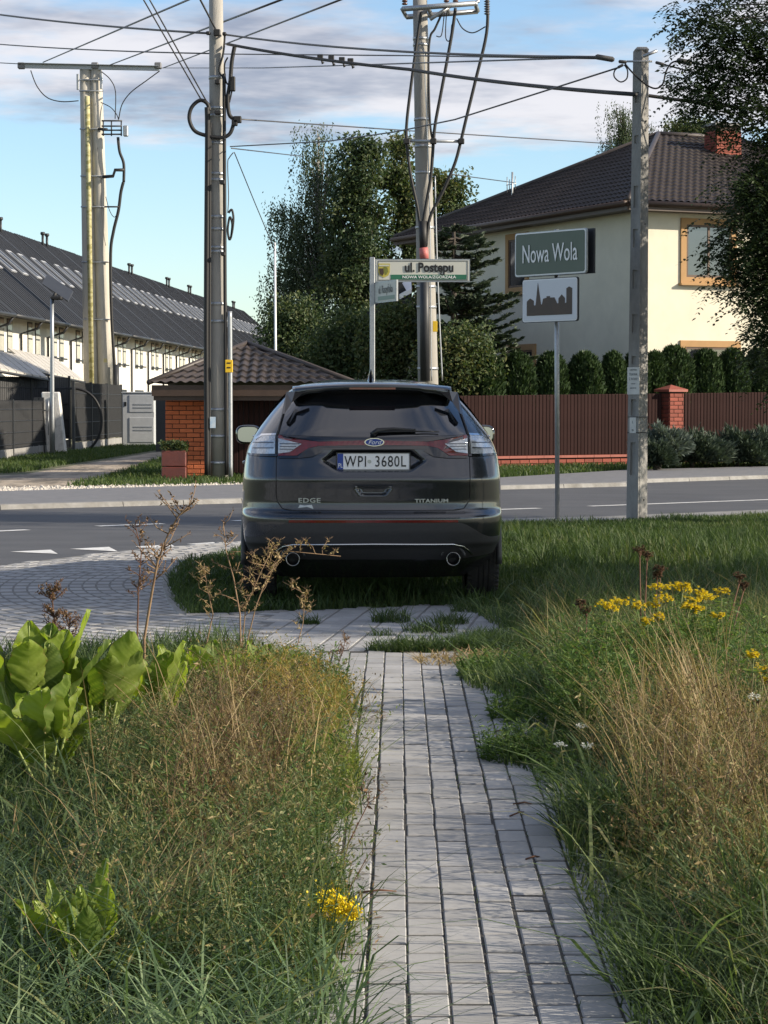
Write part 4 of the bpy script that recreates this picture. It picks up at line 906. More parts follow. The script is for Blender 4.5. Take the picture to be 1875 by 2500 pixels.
# gate leaf beside the white post
ga = G(96, 1109); gate = empty('garden_gate', ga, 'narrow black gate leaf with a steel handle beside the white post', 'gate')
for px in (88, 102, 128): q = P(px, 1000, ga.y); m = MB(); m.box((q.x - .07, ga.y - .03, 0.05), (q.x + .07, ga.y + .03, 1.75)); m.build('gate_bar', M_antr, gate)
q = P(118, 1002, ga.y - .1); m = MB(); m.tube([q + UZ*.3, q, q + Vector((-.22, 0, 0))], .03, 6); m.tube([q, q - UZ*.75], .012, 5); m.build('handle', M_galv, gate)
pb = G(138, 1109); m = MB(); m.bbox((pb.x - .30, pb.y, 0), (pb.x + .28, pb.y + .4, P(138, 957, pb.y).z), .03)
for v in m.v:
    if v.z > 1: v.x = pb.x + (v.x - pb.x)*.92 - .18
o = m.build('stone_post', mat('whitewash', (.62, .61, .58), (.30, .30, .29), scale=4, rough=.9, bump=.4, lo=.5, hi=.72), None, (pb.x, pb.y, 0)); tag(o, 'peeling whitewashed concrete post leaning by the black gate', 'post')
hs = MB(); pts = []
for t in np.linspace(-1.45, 1.6, 30): pts.append(P(170 + 78*max(math.cos(t), -.2)**.8 if math.cos(t) > 0 else 170, 1028 - 80*math.sin(t), 73.5))
hs.tube(pts, .045, 6); o = hs.build('hose_loop', M_cable, None, (pts[0].x, pts[0].y, 0)); tag(o, 'big black hoop of pipe leaning on the grey fence', 'pipe')
cb = G(336, 1091); cx0, cx1 = P(298, 1000, cb.y).x, P(378, 1000, cb.y).x; cab = empty('utility_cabinet', (cx0, cb.y, 0), 'pale grey utility cabinet beside the grey screened fence', 'cabinet')
cz = P(336, 960, cb.y).z; m = MB(); m.bbox((cx0, cb.y, 0), (cx1, cb.y + .5, cz), .03); cbd = m.build('body', mat('cabinet_grey', (.46, .48, .50), (.40, .42, .44), scale=3, rough=.6), cab)
for a, b in ((.06, .58), (.62, 1.0)): 
    m = MB(); m.bbox((lerp(cx0, cx1, .22), cb.y - .02, cz*a + .05), (cx1 - .04, cb.y, cz*b - .06), .01); m.build('door', MATS['cabinet_grey'], cab)
for zf in (.30, .36, .72, .78): m = MB(); m.box((lerp(cx0, cx1, .35), cb.y - .03, cz*zf), (cx1 - .1, cb.y - .02, cz*zf + .04)); m.build('vent', M_galv, cab)
m = MB(); m.box((cx0 + .08, cb.y - .02, cz*.76), (cx0 + .16, cb.y + .0, cz*.84)); m.build('lock', M_black, cab)
m = MB(); m.bbox((cx0 - .02, cb.y - .03, cz), (cx1 + .02, cb.y + .52, cz + .05), .01); m.build('lid', MATS['cabinet_grey'], cab)
# dark gate panel right of the cabinet
gp_ = MB(); a = P(380, 970, 72); b = P(404, 970, 72); gp_.box((a.x, 72, 0), (b.x + .8, 72.06, 1.85)); o = gp_.build('sheet_gate', M_antr, None, (a.x, 72, 0)); tag(o, 'dark blue-grey sheet gate behind the brick pier', 'gate')
# planter
pp = G(424, 1176); planter = empty('planter', pp, 'dark red tiled planter box with a low green plant', 'planter')
w_ = P(454, 1100, pp.y).x - P(394, 1100, pp.y).x; zt = P(424, 1100, pp.y).z; M_plt = mat('red_glazed', (.16, .045, .035), (.12, .04, .035), scale=5, rough=.35, bump=.2)
for z0, z1 in ((0.0, zt*.47), (zt*.47 + .01, zt)):
    m = MB(); m.bbox((pp.x - w_/2, pp.y, z0), (pp.x + w_/2, pp.y + w_*.8, z1), .015)
    m.build('tile_panel', M_plt, planter)
m = MB(); m.box((pp.x - w_/2 + .02, pp.y + .02, zt), (pp.x + w_/2 - .02, pp.y + w_*.8 - .02, zt + .01)); m.build('soil', M_soil, planter)
# white meter box behind the car's left mirror
mb_ = G(602, 1168); z1 = P(602, 1036, mb_.y).z; mbx = empty('meter_box', mb_, 'weathered white meter box standing behind the car at left', 'meter box')
xa, xb = P(588, 1100, mb_.y).x, P(640, 1100, mb_.y).x; m = MB(); m.bbox((xa, mb_.y, 0), (xb, mb_.y + .35, z1), .015); m.build('body', mat('dirty_white', (.55, .54, .50), (.36, .35, .32), scale=3, rough=.85, lo=.45, hi=.7), mbx)
m = MB(); m.bbox((xa + .05, mb_.y - .015, z1*.5), (xb - .05, mb_.y, z1 - .06), .006); m.build('door', MATS['dirty_white'], mbx)
m = MB(); m.bbox((xa - .02, mb_.y - .03, z1), (xb + .02, mb_.y + .38, z1 + .04), .006); m.build('lid', M_kerb, mbx)

# ================================================================== poles, signs, wires
def pole_part(name, a, b, r0, r1, m, parent, n=16):
    q = MB(); a, b = Vector(a), Vector(b); q.tube([a.lerp(b, t) for t in (0, .25, .5, .75, 1)], [lerp(r0, r1, t) for t in (0, .25, .5, .75, 1)], n); return q.build(name, m, parent)
def band(parent, c, r, m=M_galv, h=.03, name='strap'):
    q = MB(); q.lathe([(r, -h), (r + .012, -h), (r + .012, h), (r, h)], c, 'Z', 16); return q.build(name, m, parent)
def cable(name, pts, r, m, parent, n=6, sub=6):
    """smooth cable through points"""
    p = [Vector(x) for x in pts]; out = []
    for i in range(len(p) - 1):
        p0, p1, p2, p3 = p[max(i-1, 0)], p[i], p[i+1], p[min(i+2, len(p)-1)]
        for k in range(sub):
            t = k/sub; out.append(.5*((2*p1) + (p2 - p0)*t + (2*p0 - 5*p1 + 4*p2 - p3)*t*t + (3*p1 - p0 - 3*p2 + p3)*t**3))
    out.append(p[-1]); q = MB(); q.tube(out, r, n); return q.build(name, m, parent)
# --- round grey pole left of the car
LY = 43.9; lb = P(536, 1165, 43.9); lp = empty('utility_pole', (lb.x, LY, 0), 'round grey concrete pole hung with black cables beside the brick pier', 'pole')
ltop = P(527, -40, LY); pole_part('shaft', (lb.x, LY, 0), ltop, .185, .135, M_conc, lp, 20)
def LPt(px, py, dy=-.2): return P(px, py, LY + dy)
def l_axis(py): z = P(530, py, LY).z; t = z/ltop.z; return Vector((lb.x, LY, 0)).lerp(ltop, t), lerp(.185, .135, t)
for py in (190, 265, 283, 350, 425, 440, 530, 560, 605, 615, 742, 785, 1000, 1065, 1130):
    c, r = l_axis(py); band(lp, c, r)
cable('riser_cable', [LPt(506, 262), LPt(507, 330), LPt(505, 600), LPt(504, 850), LPt(506, 1160)], .055, M_cable, lp)
cable('riser_cable', [LPt(513, 300), LPt(512, 700), LPt(511, 1160)], .03, M_cable, lp)
cable('riser_cable', [LPt(547, 180), LPt(548, 400), LPt(550, 800), LPt(553, 1160)], .035, M_cable, lp)
cable('cable_loop', [LPt(512, 270), LPt(505, 252), LPt(488, 245), LPt(468, 262), LPt(462, 290), LPt(474, 318), LPt(500, 330), LPt(540, 336), LPt(562, 325), LPt(572, 295)], .038, M_cable, lp)
cable('drop_cable', [LPt(573, 112), LPt(566, 150), LPt(562, 200), LPt(556, 240), LPt(560, 280), LPt(575, 292)], .04, M_cable, lp)
cable('drop_cable', [LPt(549, 85), LPt(545, 130), LPt(535, 170), LPt(545, 190)], .02, M_cable, lp)
cable('drop_cable', [LPt(556, 140), LPt(548, 160), LPt(552, 200), LPt(566, 215), LPt(560, 250)], .016, M_cable, lp)
for px, py, w, h in ((568, 205, .08, .22), (563, 190, .05, .12), (580, 292, .12, .10), (573, 300, .09, .09), (530, 80, .10, .10), (508, 81, .06, .05), (548, 83, .06, .05), (531, 200, .08, .07), (532, 275, .10, .06), (543, 445, .08, .07), (545, 620, .07, .06)):
    c = LPt(px, py, -.25); m = MB(); m.bbox(c - Vector((w/2*1.3, .06, h/2*1.3)), c + Vector((w/2*1.3, .06, h/2*1.3)), .015); m.build('clamp', M_cable, lp)
cable('conduit', [LPt(561, 760), LPt(562, 900), LPt(563, 1168)], .045, M_galv, lp)
cable('wire_coil', [LPt(558, 520), LPt(566, 512), LPt(570, 535), LPt(566, 570), LPt(560, 585), LPt(556, 560), LPt(561, 530), LPt(567, 548), LPt(564, 580)], .022, M_cable, lp)
cable('wire_coil', [LPt(570, 372), LPt(560, 385), LPt(556, 400), LPt(558, 480), LPt(556, 520)], .010, M_wire, lp)
m = MB(); c = LPt(559, 894, -.3); m.bbox(c - Vector((.075, .01, .125)), c + Vector((.075, .01, .125)), .008); tg_ = m.build('warning_plate', M_yel, lp)
for dz in (.06, -.03): m = MB(); m.box(c + Vector((-.04, -.014, dz - .012)), c + Vector((.035, -.011, dz + .014))); m.build('plate_print', M_ink, tg_)
m = MB(); c = LPt(519, 1030, -.25); m.box(c - Vector((.05, .004, .12)), c + Vector((.06, .004, .1))); m.build('torn_poster', mat('blue_paper', (.35, .5, .65), (.6, .65, .68), scale=8, rough=.8), lp)
# --- tall pole behind the car with three looping cables
CYD = 50.0; cbp = Vector((P(1050, 990, CYD).x, CYD, 0)); ctop = P(1024, -60, CYD)
cp = empty('utility_pole', cbp, 'tapered concrete pole with three bowed black cables behind the street sign', 'pole'); pole_part('shaft', cbp, ctop, .245, .155, M_conc, cp, 20)
def CPt(px, py, dy=-.35): return P(px, py, CYD + dy)
def c_axis(py): z = P(1040, py, CYD).z; t = z/ctop.z; return cbp.lerp(ctop, t), lerp(.245, .155, t)
for py in (95, 110, 292, 358, 422, 556, 700, 750, 900): c, r = c_axis(py); band(cp, c, r)
cable('power_cable', [CPt(1028, 30), CPt(1018, 100), CPt(1002, 220), CPt(993, 300), CPt(993, 350), CPt(1003, 430), CPt(1018, 500), CPt(1026, 550), CPt(1033, 600)], .034, M_cable, cp)
cable('power_cable', [CPt(1112, 20), CPt(1102, 90), CPt(1078, 220), CPt(1063, 300), CPt(1058, 350), CPt(1052, 430), CPt(1040, 500), CPt(1033, 550), CPt(1036, 600)], .036, M_cable, cp)
cable('power_cable', [CPt(1190, -10), CPt(1188, 80), CPt(1160, 200), CPt(1138, 290), CPt(1125, 345), CPt(1110, 400), CPt(1080, 470), CPt(1050, 530), CPt(1040, 600)], .036, M_cable, cp)
cable('power_cable', [CPt(1080, 30), CPt(1062, 70), CPt(1050, 92), CPt(1046, 160), CPt(1050, 300), CPt(1057, 345)], .025, M_cable, cp)
cable('earth_wire', [CPt(1062, 430), CPt(1066, 600), CPt(1072, 760), CPt(1080, 930)], .016, M_galv, cp)
cable('earth_wire', [CPt(1035, 120), CPt(1040, 250), CPt(1046, 400), CPt(1050, 560), CPt(1052, 800), CPt(1054, 930)], .012, M_galv, cp)
cable('jumper', [CPt(1115, 45), CPt(1130, 70), CPt(1155, 80), CPt(1185, 65)], .014, M_cable, cp)
cable('jumper', [CPt(1085, 30), CPt(1078, 85), CPt(1065, 88)], .012, M_cable, cp)
cable('jumper', [CPt(1090, 30), CPt(1088, 90), CPt(1098, 98), CPt(1103, 60)], .012, M_cable, cp)
m = MB(); m.tube([CPt(988, 344, -.45), CPt(1130, 345, -.45)], .035, 6); m.build('spacer_bar', M_galv, cp)
for px in (993, 1058, 1126): c = CPt(px, 345, -.45); m = MB(); m.bbox(c - Vector((.07, .07, .06)), c + Vector((.07, .07, .06)), .015); m.build('clamp', M_cable, cp)
c = CPt(1036, 580); m = MB(); m.tube([CPt(1032, 540), CPt(1034, 610)], [.10, .08], 8); m.build('cable_breakout', M_cable, cp)
m = MB(); m.tube([CPt(1034, 605), CPt(1036, 632)], .10, 10); m.build('red_sleeve', M_redtape, cp)
m = MB(); m.tube([CPt(1036, 632), CPt(1038, 930)], .11, 10); m.build('conduit', M_antr, cp)
m = MB(); c = CPt(1062, 797, -.4); m.bbox(c - Vector((.05, .01, .12)), c + Vector((.05, .01, .12)), .005); m.build('warning_plate', M_yel, cp)
# platform of the switchgear on top
m = MB(); a, b = CPt(982, 22, -.5), CPt(1160, 8, -.5); m.tube([a, b], .06, 4); m.tube([a + Vector((.1, 1.0, 0)), b + Vector((.1, 1.0, 0))], .06, 4)
for t in (0, .35, .6, 1): q = a.lerp(b, t); m.tube([q, q + Vector((.1, 1.0, 0))], .05, 4)
m.build('platform', M_galv, cp)['kind'] = 'stuff'
m = MB(); m.tube([CPt(1050, 48), CPt(1100, 15)], .045, 5); m.build('brace', M_galv, cp)
m = MB(); m.tube([CPt(1150, 12), CPt(1170, 2)], .04, 5); m.build('arm', M_galv, cp)
for px in (988, 1090, 1112):
    m = MB(); 
    for k in range(5): c = CPt(px, 12 - k*7, -.1); m.tube([c, c + UZ*.02, c + UZ*.045], [.05, .07, .05], 10)
    m.build('insulator', mat('insulator_brown', (.10, .045, .03), rough=.2), cp)['kind'] = 'stuff'
m = MB(); 
for k in range(8): c = CPt(1189, 14 + k*6 - 20); m.tube([c, c + UZ*.02, c + UZ*.04], [.04, .075, .04], 10)
m.build('cable_sealing_end', mat('insulator_grey', (.08, .08, .09), rough=.4), cp)['kind'] = 'stuff'
# --- twin concrete poles far left
DY = 92.0; db = Vector((P(232, 1000, DY).x, DY, 0)); dpp = empty('twin_pole', db, 'pair of pale concrete poles sharing a steel crossarm by the terraced houses', 'pole')
def DPt(px, py, dy=-.4): return P(px, py, DY + dy)
for (x0, x1) in ((222, 209), (259, 234)):
    a = Vector((P(x0 + 3, 990, DY).x, DY, 0)); b = DPt(x1, 168, 0); pole_part('shaft', a, b, .335, .243, mat('pale_concrete', (.50, .47, .41), (.38, .36, .31), scale=2.5, rough=.9, bump=.3, bscale=30, stretch=(1, 1, .25)), dpp, 20)
m = MB(); a, b = DPt(47, 160, -.25), DPt(388, 167, -.25); d = (b - a).normalized(); up_ = Vector((0, 0, 1))
m.prism([a + up_*.10, b + up_*.09, b - up_*.09, a - up_*.10], (0, .10, 0)); ca_ = m.build('crossarm', M_galv, dpp)
m = MB(); m.prism([a + up_*.10 + Vector((0, -.18, 0)), b + up_*.09 + Vector((0, -.18, 0)), b + up_*.07 + Vector((0, -.0, 0)), a + up_*.08], (0, .0, -.02)); m.build('flange', M_galv, ca_)
for px in (52, 232, 386):
    c = DPt(px, 160, -.2); m = MB(); m.bbox(c - Vector((.14, .14, .14)), c + Vector((.14, .14, .12)), .03); m.build('insulator', mat('insulator_grey2', (.16, .16, .17), rough=.4), ca_)
for px, py in ((190, 200), (247, 198)): c = DPt(px, py, -.3); m = MB(); m.bbox(c - Vector((.05, .05, .32)), c + Vector((.05, .05, .32)), .01); m.build('bracket', M_galv, dpp)
for py in (195, 222, 315, 430, 505, 640, 780):
    m = MB(); c0, c1 = DPt(lerp(193, 203, (py-170)/770) , py, -.28), DPt(lerp(250, 278, (py-170)/770), py, -.28); m.tube([c0, c1], .035, 5); m.build('clamp_band', M_galv, dpp)
yl = MB(); yl.tube([DPt(213, 235, -.30), DPt(217, 500, -.32), DPt(224, 940, -.34)], .10, 6); yl.build('marker_strip', mat('yellow_strip', (.46, .43, .24), (.28, .26, .10), scale=3, rough=.8, stretch=(1, 1, 2.2), lo=.48, hi=.56), dpp)
cable('jumper', [DPt(75, 172), DPt(90, 210), DPt(115, 238), DPt(150, 248), DPt(192, 246)], .022, M_cable, dpp)
cable('jumper', [DPt(248, 175), DPt(270, 195), DPt(282, 225), DPt(281, 290)], .02, M_cable, dpp)
cable('jumper', [DPt(390, 173), DPt(360, 195), DPt(320, 225), DPt(298, 255), DPt(290, 290)], .022, M_cable, dpp)
cable('jumper', [DPt(246, 250), DPt(270, 262), DPt(285, 280), DPt(290, 295)], .018, M_cable, dpp)
sg = MB()
for py in (295, 308, 318, 328): sg.tube([DPt(248, py, -.5), DPt(298, py, -.5)], .035, 5)
for px in (252, 272, 296): sg.tube([DPt(px, 294, -.5), DPt(px, 332, -.5)], .03, 5)
sg.build('switchgear', M_antr, dpp)['kind'] = 'stuff'
m = MB(); c = DPt(307, 320, -.5); m.bbox(c - Vector((.10, .12, .22)), c + Vector((.10, .12, .22)), .03); m.build('switch_drive', M_galv, dpp)
m = MB(); m.tube([DPt(240, 315, -.4), DPt(262, 316, -.5)], .06, 5); m.build('arm', M_antr, dpp)
cable('cable_bundle', [DPt(288, 335), DPt(292, 370), DPt(302, 400), DPt(302, 445)], .06, M_cable, dpp)
m = MB(); m.tube([DPt(250, 432, -.5), DPt(276, 430, -.5), DPt(281, 415, -.5), DPt(303, 415, -.5)], .07, 6); m.build('bracket_arm', M_cable, dpp)
cable('power_cable', [DPt(301, 445), DPt(295, 470), DPt(289, 515), DPt(277, 565), DPt(270, 620), DPt(272, 760), DPt(280, 900), DPt(284, 960)], .065, M_cable, dpp)
m = MB(); m.tube([DPt(255, 505, -.4), DPt(290, 505, -.5)], .035, 5); m.build('bracket_arm', M_cable, dpp)
m = MB(); m.tube([DPt(283, 890), DPt(284, 1000)], .13, 8); m.build('conduit', M_antr, dpp)
cable('earth_wire', [DPt(238, 360), DPt(246, 420), DPt(248, 480), DPt(252, 560), DPt(258, 600)], .012, M_wire, dpp)
cable('jumper', [DPt(258, 480), DPt(268, 515), DPt(280, 530), DPt(290, 510)], .014, M_cable, dpp)
m = MB(); c = DPt(257, 880, -.32); m.box(c - Vector((.07, .005, .08)), c + Vector((.07, .005, .08))); m.build('warning_plate', mat('old_yellow', (.45, .40, .2), rough=.7), dpp)
# --- slotted concrete pole on the right, with notices
ZY = 28.4; zb_ = Vector((P(1556, 1275, ZY).x, ZY, 0)); zt_ = P(1566, 126, ZY)
zp = empty('slotted_pole', zb_, 'slotted square concrete pole with paper notices at the right of the road', 'pole')
za = math.radians(-43); ua = Vector((math.cos(za), math.sin(za), 0)); va = Vector((-ua.y, ua.x, 0))     # ua: along the left face, towards the near arris
def zsec(t, a, b): r0, r1 = .092, .068; r = lerp(r0, r1, t); c = zb_.lerp(zt_, t); return c + ua*a*r + va*b*r
mz = MB(); T_ = np.linspace(0, 1, 6); loopv = []
for t in T_: loopv += [zsec(t, a, b) for a, b in ((-1, -.70), (-.9, -.95), (.9, -.95), (1, -.85), (1, .95), (-1, .95))]
k6 = 6; mz.add(loopv, [(i*k6+j, i*k6+(j+1) % k6, (i+1)*k6+(j+1) % k6, (i+1)*k6+j) for i in range(5) for j in range(k6)] + [tuple(range(5*k6, 6*k6))]); shaft = mz.build('shaft', M_conc2, zp)
# rails and bridges on the left face leave the slots as hollows
def tz(py): return (P(1560, py, ZY).z)/zt_.z
rail = MB()
for a0, a1 in ((-1.0, -.45), (.45, 1.0)):
    for i in range(8):
        t0, t1 = i/8, (i+1)/8; q = [zsec(t0, a0, -.95), zsec(t0, a1, -.95), zsec(t1, a1, -.95), zsec(t1, a0, -.95)]; q2 = [zsec(t0, a0, -1.25), zsec(t0, a1, -1.25), zsec(t1, a1, -1.25), zsec(t1, a0, -1.25)]
        rail.add(q + q2, [(4, 5, 6, 7), (0, 4, 7, 3), (5, 1, 2, 6), (0, 1, 5, 4), (3, 7, 6, 2)])
slots = [(227, 252), (332, 352), (455, 508), (560, 605), (660, 705), (768, 812), (870, 890), (975, 1015), (1080, 1160)]
edges = [126] + [v for s in slots for v in s] + [1275]
for i in range(0, len(edges), 2):
    t1, t0 = tz(edges[i]), tz(edges[i+1]); q = [zsec(t0, -.45, -.95), zsec(t0, .45, -.95), zsec(t1, .45, -.95), zsec(t1, -.45, -.95)]; q2 = [zsec(t0, -.45, -1.245), zsec(t0, .45, -1.245), zsec(t1, .45, -1.245), zsec(t1, -.45, -1.245)]
    rail.add(q + q2, [(4, 5, 6, 7), (0, 1, 5, 4), (3, 7, 6, 2)])
rail.build('slotted_face', M_conc2, shaft)
for py in (155, 190, 265, 297, 320, 372, 405, 547, 965, 1220):
    t = tz(py); c = zsec(t, 1.0, .1); m = MB(); ring = [c + ua*.004 + va*.012*math.cos(a) + UZ*.014*math.sin(a) for a in np.linspace(0, 6.283, 10, endpoint=False)]; m.prism(ring, ua*-.01); m.build('bolt_hole', M_black, shaft)
fN = -va                                # outward normal of the left face
def notice(py0, py1, w, label, lines, sh=0):
    t = tz((py0 + py1)/2); c = zsec(t, sh, -1.27); h = (py1 - py0)/F*ZY; m = MB(); m.prism([c - ua*w/2 - UZ*h/2, c + ua*w/2 - UZ*h/2, c + ua*w/2 + UZ*h/2, c - ua*w/2 + UZ*h/2], fN*.006)
    o = m.build('paper_notice', M_paper, None, (c.x, c.y, c.z)); tag(o, label, 'notice')
    for i, (s, sz_) in enumerate(lines):
        if s is None: continue
        pos = c + fN*.008 + UZ*(h/2 - (i + .6)*h/len(lines)); lettering('notice_print', s, sz_, frame(pos, ua, UZ, fN), M_print, o, sx=.8, extrude=.0006)
notice(897, 963, .19, 'larger printed white notice taped to the slotted concrete pole', [('DREWNO', .030), ('TRAWA', .046), ('Z ROLKI', .044), ('transport', .022), ('600 210 745', .024), ('', .02)])
notice(1019, 1057, .10, 'smaller white notice low on the slotted concrete pole', [('L', .05), ('m', .05)])
for py in (1018, 1056): 
    t = tz(py); m = MB(); q = [zsec(t, a, b) for a, b in ((-1.03, -1.28), (1.03, -1.28), (1.03, 1), (-1.03, 1), (-1.03, -1.28))]; m.tube(q, .005, 4); m.build('tie_wire', M_cable, zp)
m = MB(); c = zsec(1.0, 0, 0); m.bbox(c - Vector((.09, .09, .02)), c + Vector((.09, .09, .05)), .03); m.build('pole_cap', M_conc2, zp)
def ZPt(px, py, dy=-.15): return P(px, py, ZY + dy)
m = MB(); m.tube([ZPt(1570, 138), ZPt(1604, 124)], .022, 5); m.build('bracket', M_galv, zp)
m = MB(); m.tube([ZPt(1530, 150), ZPt(1592, 150)], .014, 5); m.build('through_bolt', M_galv, zp)
for a, b, r in (((1453, 138), (1500, 146), .035), ((1652, 147), (1688, 154), .035), ((1510, 150), (1530, 152), .022), ((1600, 152), (1622, 158), .02), ((1508, 165), (1522, 158), .018)):
    m = MB(); p, q = ZPt(*a), ZPt(*b); m.tube([p, p.lerp(q, .1), p.lerp(q, .9), q], [r*.5, r, r, r*.5], 8); m.build('cable_clamp', mat('clamp_grey', (.07, .068, .066), rough=.6), zp)
cable('jumper', [ZPt(1516, 160), ZPt(1501, 172), ZPt(1500, 188), ZPt(1515, 200), ZPt(1530, 192), ZPt(1532, 172), ZPt(1524, 158)], .009, M_cable, zp)
cable('jumper', [ZPt(1526, 156), ZPt(1545, 178), ZPt(1575, 205), ZPt(1600, 216), ZPt(1618, 205), ZPt(1626, 175), ZPt(1638, 155), ZPt(1652, 149)], .011, M_cable, zp)

# --- overhead wires, each one a thing
def wire(pts, r, label, sag=0.0, m=M_wire):
    p = [P(*x) for x in pts]; q = MB(); out = []
    for i in range(len(p) - 1):
        for k in range(10): t = k/10; v = p[i].lerp(p[i+1], t); v.z -= 4*sag*t*(1-t); out.append(v)
    out.append(p[-1]); q.tube(out, r, 5); o = q.build('overhead_wire', m, None, p[0]); tag(o, label, 'wire', 'overhead wires'); return o
wire([(-30, 32, 58), (515, 82, 43.8)], .024, 'highest dark wire from the left edge to the round grey pole', .05)
wire([(545, 84, 43.8), (1455, 140, 28.3)], .020, 'upper dark wire from the round grey pole to the slotted pole', .10)
wire([(-30, 106, 58), (520, 131, 44.2)], .016, 'second wire from the top running from the left edge', .04)
wire([(540, 132, 44.2), (1000, 136, 37), (1455, 143, 28.4)], .012, 'thin wire just under the upper one, ending at the slotted pole', .0)
wire([(-30, 152, 94), (47, 156, 91.6)], .02, 'short wire from the left edge to the tip of the crossarm')
wire([(392, 166, 91.6), (640, 166, 58), (900, 158, 44), (1455, 140, 28.4)], .014, 'pale level wire from the right tip of the crossarm', .0)
wire([(555, 108, 43.8), (1000, 170, 37), (1552, 231, 28.2)], .030, 'thick black cable sloping from the round grey pole to the slotted pole', .04, M_cable)
for i, px in enumerate((781, 808, 834, 855)):
    k = (px - 555)/(1552 - 555); Yc = lerp(46, 28.2, min(1, k*1.02)); py = np.interp(px, [555, 1000, 1552], [108, 170, 231]) + 1; c = P(px, py, lerp(46, 37, (px - 555)/445)); m = MB(); m.bbox(c - Vector((.05, .04, .03)), c + Vector((.06, .04, .06)), .01); m.tube([c, c + Vector((.03, 0, -.06)), c + Vector((.06, 0, -.11))], [.012, .012, .03], 6)
    o = m.build('cable_connector', M_cable, None, c); tag(o, '%s small black connector from the left on the thick sloping cable' % ORD[i], 'connector', 'connectors on the thick cable')
wire([(1570, 232, 28.5), (1700, 250, 28.6), (2000, 285, 30)], .024, 'thick black cable leaving the slotted pole into the right-hand tree', .0, M_cable)
wire([(1688, 154, 28.3), (1820, 175, 28.0), (2000, 200, 28)], .014, 'upper wire from the slotted pole into the right-hand tree')
wire([(1622, 158, 28.3), (1830, 212, 28.2), (2000, 250, 28)], .011, 'lower thin wire from the slotted pole into the right-hand tree')
wire([(105, 152, 91.6), (470, -5, 48), (500, -18, 43.9)], .024, 'wire rising from the left part of the crossarm')
wire([(270, 158, 91.6), (690, -2, 43.9), (720, -14, 45)], .024, 'wire rising from the middle of the crossarm behind the grey pole')
wire([(398, 166, 91.6), (840, -4, 43.9), (880, -20, 44)], .022, 'wire rising from the right tip of the crossarm')
wire([(345, -10, 40), (492, 245, 43.9)], .014, 'left one of two close thin wires dropping to the black loop')
wire([(360, -10, 40), (509, 256, 43.9)], .014, 'right one of two close thin wires dropping to the black loop')
wire([(485, -8, 42), (530, 78, 43.9)], .020, 'short steep wire dropping to the top clamp of the grey pole')
wire([(585, 291, 43.9), (980, 318, 52), (1492, 351, 62)], .015, 'thin wire from the grey pole past the tree tops to the cream house')
wire([(562, 358, 43.9), (800, 345, 40), (965, 322, 36), (1110, 292, 33), (1510, 165, 28.4)], .012, 'thin sagging wire rising to the loop at the slotted pole')
wire([(565, 362, 43.9), (740, 382, 62)], .013, 'short thin wire from the grey pole into the birch top')
wire([(572, 372, 43.9), (620, 490, 48), (671, 612, 51)], .011, 'thin wire dropping from the grey pole to the white mast')
wire([(1105, 426, 52), (1255, 446, 67)], .013, 'thin wire from the bowed cables to the house aerial')
# white mast
ms = P(671, 600, 52); m = MB(); m.tube([(P(674, 990, 52).x, 52, 0), ms], [.035, .025], 8); m.tube([ms, ms + UZ*.08], [.03, .01], 8); o = m.build('mast', mat('white_pole', (.72, .73, .74), rough=.4), None, (ms.x, 52, 0)); tag(o, 'slim white mast in front of the birch', 'mast')
# solar street lamp
SY = 66.0; sb = Vector((P(127, 1000, SY).x, SY, 0)); lamp = empty('solar_lamp', sb, 'slim street lamp with a tilted solar panel at the left', 'street lamp')
pole_part('post', sb, P(127, 730, SY), .07, .055, M_galv, lamp, 10)
m = MB(); a, b = P(104, 696, SY), P(167, 738, SY); n_ = Vector((0, 1.1, .35)); m.prism([a, b, b + n_, a + n_], (-.02, 0, .05)); m.build('solar_panel', M_antr, lamp)
m = MB(); m.tube([P(127, 735, SY), P(132, 722, SY), P(136, 715, SY)], .05, 8); m.build('panel_bracket', M_cable, lamp)
m = MB(); c = P(140, 728, SY); m.bbox(c - Vector((.16, .3, .05)), c + Vector((.16, .1, .05)), .02); m.build('lamp_head', M_cable, lamp)

# --- street name sign
NY = 26.0; nb = Vector((P(909, 900, NY).x, NY, 0)); sn = empty('street_name_sign', nb, 'street name sign reading ul. Postępu on a pale post behind the car', 'street sign')
m = MB(); zt2 = P(908, 628, NY).z; m.bbox((nb.x - .030, NY - .03, 0), (nb.x + .030, NY + .03, zt2), .006); m.build('post', M_galv, sn)
M_blade = mat('sign_offwhite', (.56, .56, .50), (.52, .52, .47), scale=3, rough=.5); M_green = mat('sign_green', (.02, .13, .075), rough=.5)
def blade(parent, O, u, w, h, nrm, nm):
    m = MB(); m.prism([O - UZ*h/2, O + u*w - UZ*h/2, O + u*w + UZ*h/2, O + UZ*h/2], -Vector(nrm)*.02); bl = m.build(nm, M_galv, parent)
    i = .012; m = MB(); q = O + Vector(nrm)*.003; m.prism([q + u*i - UZ*(h/2 - i*1.2), q + u*(w - i) - UZ*(h/2 - i*1.2), q + u*(w - i) + UZ*(h/2 - i*1.2), q + u*i + UZ*(h/2 - i*1.2)], -Vector(nrm)*.004); m.build('face', M_blade, bl)
    return bl
ux = Vector((1, 0, .0)); fnn = Vector((0, -1, 0)); bz0, bz1 = P(909, 688, NY - .04).z, P(909, 632, NY - .04).z; bw = P(1147, 650, NY - .04).x - P(915, 650, NY - .04).x
O = Vector((nb.x + .032, NY - .005, (bz0 + bz1)/2)); bh_ = bz1 - bz0; bl = blade(sn, O, ux, bw, bh_, fnn, 'name_blade')
